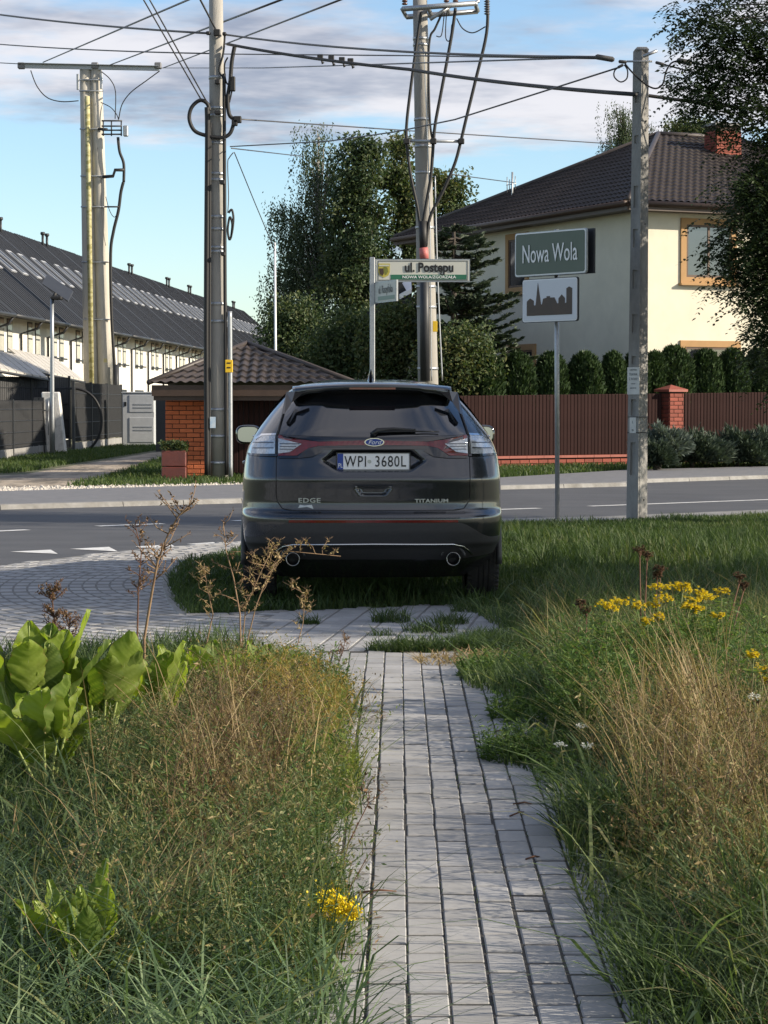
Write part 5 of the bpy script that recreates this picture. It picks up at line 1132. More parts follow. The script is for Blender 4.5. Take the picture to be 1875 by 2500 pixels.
def rect(parent, nm, O, u, nrm, x0, x1, z0, z1, m_, off):
    q = O + Vector(nrm)*off; m = MB(); m.prism([q + u*x0 + UZ*z0, q + u*x1 + UZ*z0, q + u*x1 + UZ*z1, q + u*x0 + UZ*z1], -Vector(nrm)*.003); return m.build(nm, m_, parent)
h2 = bh_/2
for nm, x0, x1, z0, z1 in (('border', .035, bw - .025, h2*.80, h2*.86), ('border', .035, bw - .025, -h2*.86, -h2*.80), ('border', .035, .042, -h2*.80, h2*.80), ('border', bw - .032, bw - .025, -h2*.80, h2*.80)): rect(bl, nm, O, ux, fnn, x0, x1, z0, z1, M_print, .006)
rect(bl, 'green_band', O, ux, fnn, bw*.165, bw - .04, -h2*.78, -h2*.36, M_green, .006)
lt = lettering('name_letters', 'ul. Postepu', .150, frame(O + ux*bw*.57 + UZ*h2*.24 + fnn*.008, ux, UZ, fnn), M_ink, bl, sx=.86, extrude=.001, bold=.0045)
def twidth(s): me = text_mesh(s, .150, Matrix.Identity(4), sx=.86, bold=.0045, align='LEFT'); xs = [v.co.x for v in me.vertices]; zs = [v.co.y for v in me.vertices]; bpy.data.meshes.remove(me); return max(xs), min(zs)
wa, wb, we = twidth('ul. Postepu')[0], twidth('ul. Poste')[0], twidth('ul. Post')[0]
hk = O + ux*(bw*.57 - wa/2 + lerp(we, wb, .62)) + UZ*(h2*.24 - .056) + fnn*.008      # tail under the e
m = MB(); m.prism([hk + ux*x + UZ*z for x, z in ((-.004, .006), (.012, .006), (.004, -.006), (.002, -.014), (.008, -.019), (.018, -.017), (.018, -.026), (.004, -.029), (-.010, -.022), (-.011, -.008))], fnn*-.002); m.build('letter_tail', M_ink, bl)
lettering('district_letters', 'NOWA WOLA/ZGORZAŁA', .046, frame(O + ux*bw*.57 - UZ*h2*.58 + fnn*.008, ux, UZ, fnn), M_plate, bl, sx=1.12, extrude=.001, bold=.0006)
sc_ = O + ux*bw*.095 + fnn*.007
def crest(parent, c, u, nrm, s):
    pts = [(-.5, .6), (.5, .6), (.5, -.15), (.38, -.42), (0, -.62), (-.38, -.42), (-.5, -.15)]
    m = MB(); m.prism([c + u*x*s + UZ*z*s for x, z in pts], Vector(nrm)*-.003); cr = m.build('crest', mat('crest_yellow', (.42, .36, .06), rough=.5), parent)
    for pp_, mm_ in (([(-.42, .18), (-.08, .18), (-.02, -.2), (-.1, -.45), (-.36, -.3)], mat('crest_dark', (.05, .03, .02), rough=.5)), ([(.0, .3), (.12, .36), (.3, .22), (.36, -.1), (.2, -.36), (.06, -.2)], mat('crest_olive', (.16, .17, .03), rough=.5)), ([(-.44, .5), (.44, .5), (.44, .36), (-.44, .36)], mat('crest_pale', (.5, .5, .4), rough=.5))):
        m = MB(); m.prism([c + Vector(nrm)*.003 + u*x*s + UZ*z*s for x, z in pp_], Vector(nrm)*-.002); m.build('crest_charge', mm_, cr)
crest(bl, sc_, ux, fnn, .135)
an2 = math.radians(-68); u2 = Vector((math.cos(an2), math.sin(an2), 0)); 
lz0, lz1 = P(935, 741, NY).z, P(935, 690, NY).z; lw = (P(966, 700, NY).x - P(914, 700, NY).x)/abs(u2.x); n2_ = Vector((u2.y, -u2.x, 0))
O2 = Vector((nb.x + .03, NY - .03, (lz0 + lz1)/2)); b2 = blade(sn, O2, u2, lw, lz1 - lz0, n2_, 'name_blade'); hh = (lz1 - lz0)/2
rect(b2, 'green_band', O2, u2, n2_, lw*.16, lw - .05, -hh*.78, -hh*.40, mat('faded_green', (.25, .33, .27), rough=.6), .006)
lettering('name_letters', 'ul. Raszyńska', .13, frame(O2 + u2*lw*.52 + UZ*hh*.2 + n2_*.008, u2, UZ, n2_), mat('faded_ink', (.16, .17, .16), rough=.6), b2, sx=.62*lw/.6 if lw < .6 else .62, extrude=.001)

# --- town sign with skyline plate
TY = 28.4; tb_ = G(1361, 1275); tsn = empty('town_sign', tb_, 'green town sign reading Nowa Wola above a white skyline plate', 'road sign')
m = MB(); m.tube([(tb_.x, tb_.y, 0), (P(1358, 690, TY).x, tb_.y, P(1358, 560, TY).z)], .030, 12); m.build('post', M_galv, tsn)
ru = Vector((.66, -.75, 0)).normalized(); rn = Vector((ru.y, -ru.x, 0)); ctr = P(1351, 618, TY - .05)
def plate_box(c, w, h, m_face, m_back, nm, border=None):
    b = MB(); bm = bmesh.new()
    k = .03; pts = []
    for sx_, sz_, a0 in ((1, 1, 0), (-1, 1, 90), (-1, -1, 180), (1, -1, 270)):
        for a in (0, 45, 90): t = math.radians(a0 + a); pts.append(((w/2 - k)*sx_ + k*math.cos(t), (h/2 - k)*sz_ + k*math.sin(t)))
    b.prism([c + ru*x + UZ*z for x, z in pts], rn*-.03); bm.free(); bp_ = b.build(nm, m_back, tsn)
    f = MB(); f.prism([c + rn*.003 + ru*x*.985 + UZ*z*.97 for x, z in pts], rn*-.004); f.build('rim', M_plate if border else m_face, bp_)
    f = MB(); f.prism([c + rn*.006 + ru*x*.965 + UZ*z*.925 for x, z in pts], rn*-.004); f.build('face', m_face, bp_); return bp_
hgt = P(1351, 565, TY).z - P(1351, 673, TY).z; wid = (P(1431, 600, TY).x - P(1271, 600, TY).x)/ru.x
M_tgreen = mat('faded_sign_green', (.085, .115, .085), (.095, .125, .095), scale=3, rough=.45)
g1 = plate_box(ctr + rn*.06, wid, hgt, M_tgreen, M_galv, 'name_plate', True)
lettering('name_letters', 'Nowa Wola', .33, frame(ctr + rn*.075 - ru*.0 - UZ*.01, ru, UZ, rn), M_plate, g1, sx=.60, extrude=.001, bold=.001)
bk = ctr - rn*.075 + ru*.03; m = MB(); m.prism([bk + ru*x + UZ*z for x, z in ((-wid/2, -hgt/2), (wid/2, -hgt/2), (wid/2, hgt/2), (-wid/2, hgt/2))], rn*.03); m.build('back_plate', M_antr, tsn)
ctr2 = P(1350, 733, TY - .05) + rn*.06; h3 = P(1350, 681, TY).z - P(1350, 788, TY).z; w3 = (P(1412, 700, TY).x - P(1288, 700, TY).x)/ru.x
M_wsign = mat('sign_white', (.62, .64, .68), rough=.4); g2 = plate_box(ctr2, w3, h3, M_wsign, M_antr, 'skyline_plate', True)
sk = [(-.43, -.33), (-.43, .02), (-.36, .09), (-.285, .03), (-.285, -.07), (-.265, -.09), (-.245, -.07), (-.20, .46), (-.135, -.06), (-.115, -.07), (-.09, .07), (-.02, .09), (-.02, .125), (.05, .125), (.05, .09), (.14, .09), (.20, -.06), (.225, -.05), (.225, .06), (.29, .15), (.355, .06), (.355, -.06), (.385, -.05), (.385, .29), (.44, .33), (.50, .29), (.50, -.33)]
m = MB(); m.prism([ctr2 + rn*.010 + ru*((x - .035)*w3*.88) + UZ*(z - .03)*h3*.95 for x, z in sk], rn*-.003); m.build('skyline', mat('skyline_brown', (.055, .035, .026), (.075, .045, .03), scale=4, rough=.5), g2)

# ================================================================== vegetation tools
def blades(pos, h, w, lean, az, droop=None, taper=True, face=None):
    """grass blades as curved tapering ribbons; returns V, quads, tris"""
    n = len(pos); pos = np.asarray(pos, float)
    if pos.shape[1] == 2: pos = np.concatenate([pos, np.zeros((n, 1))], 1)
    T_ = np.array([0, .38, .72, 1.0]); d = np.stack([np.cos(az), np.sin(az)], 1)
    if face is None: face = az + np.pi/2 + rng.normal(0, .6, n)
    s = np.stack([np.cos(face), np.sin(face)], 1); droop = np.zeros(n) if droop is None else droop
    V = np.zeros((n, 7, 3)); k = 0
    for i, t in enumerate(T_):
        c = pos.copy(); r = lean*h*(t**1.7); c[:, :2] += d*r[:, None]; c[:, 2] += h*(t - droop*t**2.6)
        if i < 3:
            ww = w*(1 - .35*t if taper else 1.0)*.5
            V[:, k, :] = c; V[:, k, :2] -= s*ww[:, None]; V[:, k+1, :] = c; V[:, k+1, :2] += s*ww[:, None]; k += 2
        else: V[:, 6, :] = c
    b = (np.arange(n)*7)[:, None, None]
    Q = (b + np.array([(0, 1, 3, 2), (2, 3, 5, 4)])[None]).reshape(-1, 4); Tt = (b + np.array([(4, 5, 6)])[None]).reshape(-1, 3)
    return V.reshape(-1, 3), Q, Tt
def leafq(pos, d, nrm, L, W, fold=.25):
    """leaf: two folded triangles-pairs; pos base, d direction, nrm facing"""
    n = len(pos); d = d/np.linalg.norm(d, axis=1, keepdims=True); s = np.cross(d, nrm); s /= (np.linalg.norm(s, axis=1, keepdims=True) + 1e-9); u = np.cross(s, d)
    L = np.broadcast_to(L, (n,)); W = np.broadcast_to(W, (n,)); V = np.zeros((n, 4, 3))
    V[:, 0] = pos; V[:, 2] = pos + d*L[:, None]; m = pos + d*(L*.45)[:, None]
    V[:, 1] = m + s*(W/2)[:, None] + u*(W*fold)[:, None]; V[:, 3] = m - s*(W/2)[:, None] + u*(W*fold)[:, None]
    b = (np.arange(n)*4)[:, None, None]; Tt = (b + np.array([(0, 1, 2), (0, 2, 3)])[None]).reshape(-1, 3)
    return V.reshape(-1, 3), None, Tt
class Veg:
    """gathers blades and leaves into one mesh"""
    def __init__(s): s.V = []; s.Q = []; s.T = []; s.R = []; s.n = 0
    def add(s, res, rnd, per):
        V, Q, Tt = res; s.V.append(V)
        if Q is not None: s.Q.append(Q + s.n)
        if Tt is not None: s.T.append(Tt + s.n)
        s.R.append(np.repeat(rnd, per)); s.n += len(V)
    def blades(s, pos, h, w, lean, az, rnd, **k): s.add(blades(pos, h, w, lean, az, **k), rnd, 7)
    def leaves(s, pos, d, nrm, L, W, rnd, fold=.25): s.add(leafq(pos, d, nrm, L, W, fold), rnd, 4)
    def build(s, name, m, parent=None, off=None):
        V = np.concatenate(s.V)
        if parent is not None: V = V - np.array(root_loc(parent))
        elif off is not None: V = V - np.array(off)
        me = npmesh(name, V, quads=np.concatenate(s.Q) if s.Q else None, tris=np.concatenate(s.T) if s.T else None, rnd=np.concatenate(s.R))
        return link(name, me, m, parent, off if parent is None else None)
def rdir(n, up=0.0):
    v = rng.normal(0, 1, (n, 3)); v[:, 2] += up; return v/np.linalg.norm(v, axis=1, keepdims=True)
U = lambda a, b, n: a + (b - a)*rng.random(n)

LM_birch = leafmat('birch_leaf', [(.026, .044, .027), (.048, .076, .042), (.075, .105, .055), (.12, .14, .065)], .28)
LM_dark = leafmat('dark_leaf', [(.022, .042, .022), (.042, .072, .032), (.07, .102, .042), (.11, .125, .05)], .28)
LM_oak = leafmat('browning_leaf', [(.028, .050, .022), (.055, .085, .034), (.09, .118, .044), (.14, .13, .05)], .30)
LM_spr = leafmat('spruce_needles', [(.030, .046, .028), (.048, .070, .042), (.075, .098, .060)], .12)
LM_thu = leafmat('thuja_spray', [(.018, .036, .014), (.034, .062, .022), (.058, .092, .032)], .15)
LM_jun = leafmat('juniper_spray', [(.028, .042, .028), (.045, .066, .045), (.07, .095, .068)], .12)
LM_junb = leafmat('blue_juniper', [(.07, .095, .08), (.11, .14, .12), (.15, .18, .15)], .12)
LM_rob = leafmat('robinia_leaf', [(.018, .032, .013), (.032, .052, .020), (.05, .075, .028)], .22)
M_bark = mat('bark', (.075, .062, .05), (.04, .034, .028), scale=12, rough=.95, bump=.6, stretch=(1, 1, .3))
M_birchbark = mat('birch_bark', (.42, .40, .37), (.06, .055, .05), scale=5, rough=.9, stretch=(1, 1, 3), lo=.55, hi=.62)

def tree(name, base, label, trunk_top, r0, ell, nclump, nleaf, size, leafm, bark, hang=0.0, sig=.30, aspect=.6, cat='tree'):
    """ell: ellipsoids (x, y, z, rx, ry, rz, weight) that fill the crown"""
    base = Vector(base); root = empty(name, base, label, cat); top = Vector(trunk_top)
    t = MB(); bend = [base.lerp(top, k/6) + Vector((rng.normal(0, .06), rng.normal(0, .06), 0))*(0 < k < 6) for k in range(7)]; t.tube(bend, [lerp(r0, r0*.18, k/6) for k in range(7)], 10); tr = t.build('trunk', bark, root)
    wts = np.array([e[6] for e in ell], float); wts /= wts.sum(); C = []
    for e, wt in zip(ell, wts):
        k = max(2, int(round(nclump*wt))); v = rdir(k); r = rng.random(k)**.42; C.append(np.array(e[:3]) + v*r[:, None]*np.array(e[3:6]))
    C = np.concatenate(C); nc = len(C); bb = MB()
    for c in C[rng.permutation(nc)[:min(nc, 110)]]:
        zz_ = max(base.z + .5, min(top.z, base.z + (c[2] - base.z)*.72)); a = base.lerp(top, (zz_ - base.z)/(top.z - base.z)); c_ = Vector(c); m_ = a.lerp(c_, .55) + Vector((0, 0, .12*(c_ - a).length)); bb.tube([a, m_, c_], [r0*.22, r0*.12, .012], 5, False)
    bb.build('limb', bark, tr)['kind'] = 'stuff'
    vg = Veg(); idx = rng.integers(0, nc, nleaf); csz = U(.65, 1.3, nc)
    if hang > 0:
        off = rng.normal(0, sig, (nleaf, 3))*np.array([1, 1, .45]); fall = rng.random(nleaf)**1.3*hang
        strand = rng.normal(0, .10, (nc, 6, 2)); k = rng.integers(0, 6, nleaf); p = C[idx]; sx_ = strand[idx, k]*3.2
        p = p + np.concatenate([sx_ + rng.normal(0, .05, (nleaf, 2)), (rng.normal(0, .12, nleaf) - fall)[:, None]], 1)
        d = rdir(nleaf); d[:, 2] = -np.abs(d[:, 2]) - .8
    else:
        p = C[idx] + np.clip(rng.normal(0, 1, (nleaf, 3)), -1.7, 1.7)*(sig*csz[idx])[:, None]*np.array([1, 1, .8]); d = rdir(nleaf, -.35)
    tone = np.clip(rng.random(nc)[idx]*.55 + rng.random(nleaf)*.55, 0, 1)
    vg.leaves(p, d, rdir(nleaf, .6), U(.7, 1.3, nleaf)*size, U(.7, 1.3, nleaf)*size*aspect, tone); vg.build('crown', leafm, root); return root
def E(px, py, Y, rx, rz, w=None, ry=None):
    c = P(px, py, Y); k = Y/F; return (c.x, c.y, c.z, rx*k, (ry or rx)*k*.9, rz*k, w if w is not None else rx*rz/1000.0)
def gx(px, Y): return P(px, 990, Y).x

TY1 = 77
tree('birch_tree', (gx(785, TY1), TY1, 0), 'tall drooping birch left of the street sign, highest of the trees', P(778, 330, TY1), .16,
     [E(777, 345, TY1, 32, 62, 2.2), E(772, 440, TY1, 48, 70, 3.2), E(705, 500, TY1, 34, 42, 1.3), E(742, 540, TY1, 62, 70, 4.5), E(795, 600, TY1, 85, 110, 8), E(735, 690, TY1, 70, 90, 5), E(700, 610, TY1, 30, 60, 1.4), E(680, 740, TY1, 40, 80, 2.0), E(668, 650, TY1, 20, 50, .8), E(780, 800, TY1, 90, 100, 6)],
     240, 30000, .10, LM_birch, M_birchbark, hang=1.25, aspect=.5)
tree('leafy_tree', (gx(880, 75), 75, 0), 'dark leafy tree with two peaks between the birch and the pole', P(882, 370, 75), .15,
     [E(868, 350, 75, 16, 45, 1), E(905, 385, 75, 24, 40, 1), E(870, 440, 75, 55, 65, 4), E(880, 560, 75, 85, 100, 8), E(870, 690, 75, 90, 90, 7), E(890, 800, 75, 90, 90, 6)],
     120, 21000, .15, LM_dark, M_bark, sig=.30)
tree('leafy_tree', (gx(1000, 76), 76, 0), 'yellowing leafy tree behind the tapered pole', P(990, 350, 76), .15,
     [E(975, 355, 76, 15, 45, 1), E(968, 440, 76, 42, 60, 3), E(1010, 520, 76, 62, 70, 5), E(1085, 470, 76, 40, 55, 2.5), E(1120, 500, 76, 22, 35, 1), E(990, 640, 76, 85, 95, 7), E(960, 780, 76, 90, 100, 7)],
     105, 18000, .15, LM_oak, M_bark, sig=.28)
for px, py, Y, rx, rz, lab in ((720, 830, 59, 62, 75, 'dark rounded shrub under the birch beside the shelter roof'), (850, 850, 57, 70, 72, 'dark shrub rising behind the car left of the sign post'), (965, 830, 56, 60, 85, 'loose yellow-green shrub behind the car right of the sign post'), (1120, 885, 53.5, 62, 62, 'green shrub left of the first clipped thuja')):
    tree('shrub', (gx(px, Y), Y, 0), lab, P(px, py + 20, Y), .06, [E(px, py, Y, rx, rz, 4), E(px - 20, py + 30, Y, rx, rz, 3), E(px + 10, py - rz*.55, Y, rx*.5, rz*.6, 1.5)], 60, 9500, .11, LM_oak if px in (965, 1120) else LM_dark, M_bark, sig=.30, cat='shrub')
tree('willow_tree', (gx(1525, 88), 88, 0), 'slim weeping tree rising above the house roof at the slotted pole', P(1520, 280, 88), .14, [E(1512, 275, 88, 16, 30, 1.2), E(1525, 320, 88, 26, 60, 3), E(1510, 370, 88, 30, 60, 3), E(1585, 330, 88, 10, 40, .6)], 60, 9000, .10, LM_birch, M_bark, hang=1.2, aspect=.4)
tree('leafy_tree', (gx(1690, 90), 90, 0), 'pale tree top peeping over the house ridge left of the chimney', P(1690, 330, 90), .14, [E(1680, 330, 90, 50, 32, 3), E(1720, 350, 90, 40, 40, 3)], 50, 7000, .13, LM_oak, M_bark, sig=.3)

# spruce with long fingered boughs
SPY = 55.5; spx = gx(1108, SPY); spr = empty('spruce_tree', (spx, SPY, 0), 'spruce with fingered boughs in front of the cream house', 'tree')
m = MB(); m.tube([(spx, SPY, 0), (spx, SPY, P(1108, 545, SPY).z)], [.16, .03], 8); m.build('trunk', M_bark, spr)
vg = Veg(); bo = MB(); ztop = P(1108, 540, SPY).z
for k in range(210):
    z = .7 + (ztop - .9)*rng.random()**1.05; f = 1 - z/ztop; L = (.35 + 2.0*f**.55)*U(.75, 1.15, 1)[0]; a = rng.random()*6.283
    if math.cos(a) < -.2: L *= .6
    pts = [Vector((spx, SPY, z)) + Vector((math.cos(a), math.sin(a), 0))*L*t + UZ*(-.32*t + .42*t*t)*L for t in np.linspace(0, 1, 7)]
    bo.tube(pts, [.03 - .003*i for i in range(7)], 4, False); n = int(L*38); tt = U(.15, 1, n); side = np.where(rng.random(n) < .5, -1, 1)
    pos = np.array([tuple(pts[0].lerp(pts[-1], 0)) for _ in range(n)]); pa = np.array([tuple(p) for p in pts]); fi = tt*6; i0 = np.minimum(fi.astype(int), 5); fr = (fi - i0)[:, None]; pos = pa[i0]*(1 - fr) + pa[i0+1]*fr
    ax = np.array([math.cos(a), math.sin(a), .12]); sd_ = np.array([-math.sin(a), math.cos(a), 0]); d = ax[None]*.8 + sd_[None]*side[:, None]*U(.5, 1.1, n)[:, None] + rng.normal(0, .14, (n, 3)); d[:, 2] += .12
    tl = U(.22, .42, n)*(1.15 - .5*tt); tone = rng.random(n)
    for q in (0, 1): vg.leaves(pos, d, np.tile([[0, 0, 1.0], [1.0, .3, 0.2]][q], (n, 1)) + rng.normal(0, .3, (n, 3)), tl, U(.07, .11, n), tone, fold=.05)
    # needles standing off each twig
    for q in range(4):
        pp_ = pos + d/np.linalg.norm(d, axis=1, keepdims=True)*(tl*U(.2, .9, n))[:, None]; vg.leaves(pp_, rdir(n) + d*.8, rdir(n), U(.05, .09, n), U(.015, .025, n), tone, fold=0)
bo.build('bough', M_bark, spr)['kind'] = 'stuff'; vg.build('needles', LM_spr, spr)

# clipped thuja columns behind the fence
def thuja_mesh(name, seed):
    r = np.random.default_rng(seed); n = 5200; z = r.random(n)**.9; prof = np.interp(z, [0, .08, .3, .7, .88, .97, 1], [.82, .95, 1, .97, .80, .45, .1]); a = r.random(n)*6.283; lump = 1 + .07*np.sin(3*a + 6*z + seed) + .05*np.sin(7*a - 11*z); rr = prof*lump*(1 - .16*r.random(n)**2)
    pos = np.stack([rr*np.cos(a), rr*np.sin(a), z], 1); d = np.stack([np.cos(a)*.5, np.sin(a)*.5, np.full(n, .9)], 1) + r.normal(0, .3, (n, 3)); return pos, d, np.stack([np.cos(a), np.sin(a), np.zeros(n)], 1) + r.normal(0, .5, (n, 3)), np.clip(r.random(n)*.7 + .3*(.5 + .5*np.sin(9*a + 13*z)), 0, 1)
THU = [(1188, 876, 76), (1266, 874, 72), (1345, 873, 74), (1428, 873, 84), (1497, 872, 58), (1553, 868, 60), (1598, 872, 60), (1645, 857, 86), (1722, 866, 76), (1787, 864, 74), (1852, 862, 70)]
THL = ['leftmost clipped thuja, next to the spruce', 'second clipped thuja from the left behind the fence', 'clipped thuja behind the town sign post', 'widest clipped thuja right of the town sign post', 'slim clipped thuja left of the slotted pole', 'thuja half hidden behind the slotted pole', 'thuja just right of the slotted pole', 'pointed thuja above the brick pillar', 'clipped thuja right of the brick pillar', 'clipped thuja second from the right edge', 'clipped thuja at the right edge under the dark tree']
for i, (px, py, wd) in enumerate(THU):
    s_ = fence_s(px); c = FA + fd*s_ - fn*1.25; Y = c.y; x = gx(px, Y); H_ = P(px, py, Y).z; R_ = wd/2*Y/F*1.06
    t = empty('thuja', (x, Y, 0), THL[i], 'thuja', 'thuja hedge behind the fence'); pos, d, nr, tone = thuja_mesh('t', i + 3); vg = Veg(); pos = pos*np.array([R_, R_, H_]) + np.array([x, Y, .05]); n = len(pos)
    vg.leaves(pos, d, nr, U(.10, .19, n), U(.05, .09, n), tone, fold=.1); vg.build('foliage', LM_thu, t)
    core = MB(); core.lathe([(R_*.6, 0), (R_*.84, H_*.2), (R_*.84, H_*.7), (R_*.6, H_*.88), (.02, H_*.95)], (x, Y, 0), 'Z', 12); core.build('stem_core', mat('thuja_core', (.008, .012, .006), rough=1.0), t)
# spreading junipers
for px, py, rx, rz, Y, lm, lab in ((1610, 1085, 58, 30, 50.5, LM_junb, 'pale blue-green juniper at the foot of the slotted pole'), (1690, 1100, 88, 34, 52, LM_jun, 'dark spreading juniper below the brick pillar'), (1800, 1098, 92, 36, 53, LM_jun, 'dark spreading juniper in the middle of the right fence'), (1890, 1094, 80, 40, 53.5, LM_jun, 'dark spreading juniper cut by the right edge'), (1600, 1115, 40, 22, 49.8, LM_jun, 'low dark juniper tuft behind the slotted pole')):
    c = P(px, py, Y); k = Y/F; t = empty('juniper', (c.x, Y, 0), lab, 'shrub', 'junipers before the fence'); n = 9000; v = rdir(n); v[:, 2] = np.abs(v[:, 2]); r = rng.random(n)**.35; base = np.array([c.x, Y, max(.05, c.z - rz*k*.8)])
    lump = 1 + .22*np.sin(5*np.arctan2(v[:, 1], v[:, 0]) + 4*v[:, 2]) + .16*np.sin(11*v[:, 0] + 7*v[:, 2] + px); pos = base + v*(r*lump)[:, None]*np.array([rx*k, rx*k*.8, rz*k*1.7]); d = v*np.array([1, 1, .5]) + rng.normal(0, .35, (n, 3)); d[:, 2] += .35
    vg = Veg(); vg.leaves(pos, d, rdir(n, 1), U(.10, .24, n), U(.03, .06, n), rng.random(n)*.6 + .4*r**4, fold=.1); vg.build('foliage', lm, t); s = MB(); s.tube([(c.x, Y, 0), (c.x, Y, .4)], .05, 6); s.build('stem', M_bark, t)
# plant in the planter
n = 700; vg = Veg(); pos = np.stack([U(pp.x - w_*.55, pp.x + w_*.55, n), U(pp.y + .0, pp.y + w_*.7, n), U(zt, zt + .16, n)], 1); vg.leaves(pos, rdir(n, .8), rdir(n, .8), U(.05, .10, n), U(.03, .05, n), rng.random(n)); o = vg.build('planter_plant', LM_oak, None, (pp.x, pp.y, zt)); tag(o, 'low green plant growing in the red planter', 'plant')

# ---------------- black locust leaning in from the right
RB = Vector((6.6, 27.2, 0)); rob = empty('locust_tree', RB, 'dark black locust overhanging from the right edge', 'tree')
t = MB(); tp = [RB, RB + Vector((-.15, 0, 1.6)), RB + Vector((-.35, .1, 3.2)), RB + Vector((-.3, 0, 5)), RB + Vector((-.1, -.1, 7.0)), RB + Vector((0, 0, 8.6))]; t.tube(tp, [.19, .165, .14, .11, .07, .02], 10); rtr = t.build('trunk', M_bark, rob)
tips = [(1668, 20, 27), (1655, 70, 27.2), (1700, 60, 26.8), (1730, 30, 27), (1760, 70, 26.6), (1790, 20, 27.3), (1840, 40, 27), (1800, 120, 26.8), (1850, 150, 27.2), (1745, 110, 26.9), (1725, 130, 27), (1720, 170, 27.1), (1760, 160, 26.7), (1820, 200, 27), (1640, 200, 27), (1655, 235, 27.2), (1690, 210, 26.8), (1700, 250, 27), (1740, 225, 26.6), (1765, 260, 26.9), (1790, 300, 27), (1730, 290, 27.1), (1835, 260, 26.6), (1850, 320, 27), (1800, 350, 27), (1830, 400, 26.9), (1780, 390, 27.2), (1860, 450, 27), (1745, 440, 26.8), (1735, 470, 27), (1770, 470, 26.7), (1800, 500, 27), (1840, 520, 26.8), (1865, 560, 27), (1690, 590, 27), (1700, 620, 26.9), (1735, 580, 26.8), (1760, 610, 27), (1790, 640, 26.9), (1810, 580, 27), (1850, 620, 26.7), (1740, 650, 27), (1720, 680, 27.1), (1765, 690, 26.9), (1820, 690, 27), (1780, 740, 26.8), (1800, 790, 27), (1850, 750, 27), (1790, 830, 27), (1840, 830, 26.9), (1865, 870, 27), (1830, 890, 27), (1870, 690, 27)]
C = [P(q[0] + (75 if q[1] > 270 else 30), q[1], q[2]) for q in tips]
for k in range(70):
    a = rng.random()*6.283; C.append(RB + Vector((.35, 0, 0)) + Vector((math.cos(a)*U(.3, 2.0, 1)[0], math.sin(a)*U(.3, 1.9, 1)[0], U(1.9, 8.6, 1)[0])))
for k in range(46): C.append(P(U(1850, 1960, 1)[0], U(0, 880, 1)[0], U(26.5, 28, 1)[0]))
bb = MB(); vg = Veg()
for c in C:
    zz_ = max(1.4, min(8.2, c.z*.9 - .1)); i = min(4, int(zz_/1.75)); a = Vector(tp[i]).lerp(Vector(tp[i+1]), .5); a.z = min(a.z, c.z + .2); mid_ = a.lerp(c, .6) + UZ*.18; bb.tube([a, mid_, c + UZ*.04], [.018, .009, .003], 4, False)
    nl = int(U(34, 48, 1)[0])
    for j in range(nl):             # compound leaves with paired leaflets
        o = np.array(c) + rng.normal(0, .17, 3); az = rng.random()*6.283; L = U(.20, .34, 1)[0]; d0 = np.array([math.cos(az), math.sin(az), U(-.5, .25, 1)[0]]); k = 13; tt = np.repeat(np.linspace(.12, 1, 7), 2)[:k]; sd_ = np.cross(d0, [0, 0, 1.0]); sd_ /= np.linalg.norm(sd_) + 1e-9
        pos = o + d0[None]*(tt*L)[:, None] + np.array([0, 0, -1])*(tt**2*L*.55)[:, None]; side = np.where(np.arange(k) % 2, 1, -1); d = sd_[None]*side[:, None] + d0[None]*.45 + np.array([0, 0, -.45])[None] + rng.normal(0, .12, (k, 3))
        vg.leaves(pos, d, np.tile([0, 0, 1.0], (k, 1)) + rng.normal(0, .35, (k, 3)), U(.055, .08, k), U(.026, .036, k), np.full(k, rng.random())*.7 + rng.random(k)*.3, fold=.08)
bb.build('limb', M_bark, rtr)['kind'] = 'stuff'; vg.build('crown', LM_rob, rob)

# tree added out of the picture to the right to shade the car and lawn
tree('leafy_tree', (8.4, 15.4, 0), 'leafy tree out of view right of the lawn, added to shade the parked car', (8.4, 15.4, 6.2), .16, [(8.4, 15.4, 4.3, 1.5, 2.3, 1.8, 4), (8.6, 17.0, 3.6, 1.3, 1.5, 1.3, 2), (8.3, 13.9, 3.8, 1.3, 1.4, 1.4, 2)], 130, 15000, .15, LM_dark, M_bark, sig=.28)

# ================================================================== grass and weeds
GM_lawn = leafmat('lawn_grass', [(.034, .062, .020), (.055, .092, .028), (.085, .125, .038), (.17, .16, .07)], .38)
GM_long = leafmat('long_grass', [(.028, .052, .019), (.070, .112, .040), (.14, .195, .072), (.36, .33, .16)], .40)
GM_blue = leafmat('bluish_grass', [(.022, .045, .019), (.058, .102, .043), (.135, .205, .095), (.29, .36, .19)], .35)
GM_dry = leafmat('dry_straw', [(.20, .14, .07), (.34, .25, .12), (.46, .36, .19), (.30, .20, .10)], .30, tboost=1.0)
GM_brown = leafmat('dead_brown', [(.060, .036, .022), (.11, .062, .036), (.19, .11, .055), (.30, .20, .10)], .20, tboost=1.0)
GM_gold = leafmat('golden_herb', [(.15, .115, .035), (.27, .19, .05), (.36, .24, .06), (.22, .21, .07)], .35)
GM_herb = leafmat('green_herb', [(.030, .060, .018), (.065, .12, .032), (.12, .195, .050), (.22, .26, .07)], .40)
GM_herbd = leafmat('dark_herb', [(0.035, 0.067, 0.026), (0.064, 0.109, 0.038), (0.104, 0.152, 0.054), (0.160, 0.160, 0.064)], .3)
GM_lime = leafmat('lime_herb', [(0.108, 0.156, 0.030), (0.168, 0.228, 0.048), (0.240, 0.288, 0.060), (0.288, 0.264, 0.072)], .45)
M_yflower = leafmat('yellow_floret', [(.62, .47, .01), (.80, .64, .015), (.74, .52, .01)], .15, tboost=1.0)
M_wflower = leafmat('white_floret', [(.70, .70, .66), (.80, .80, .78)], .2, tboost=1.0)
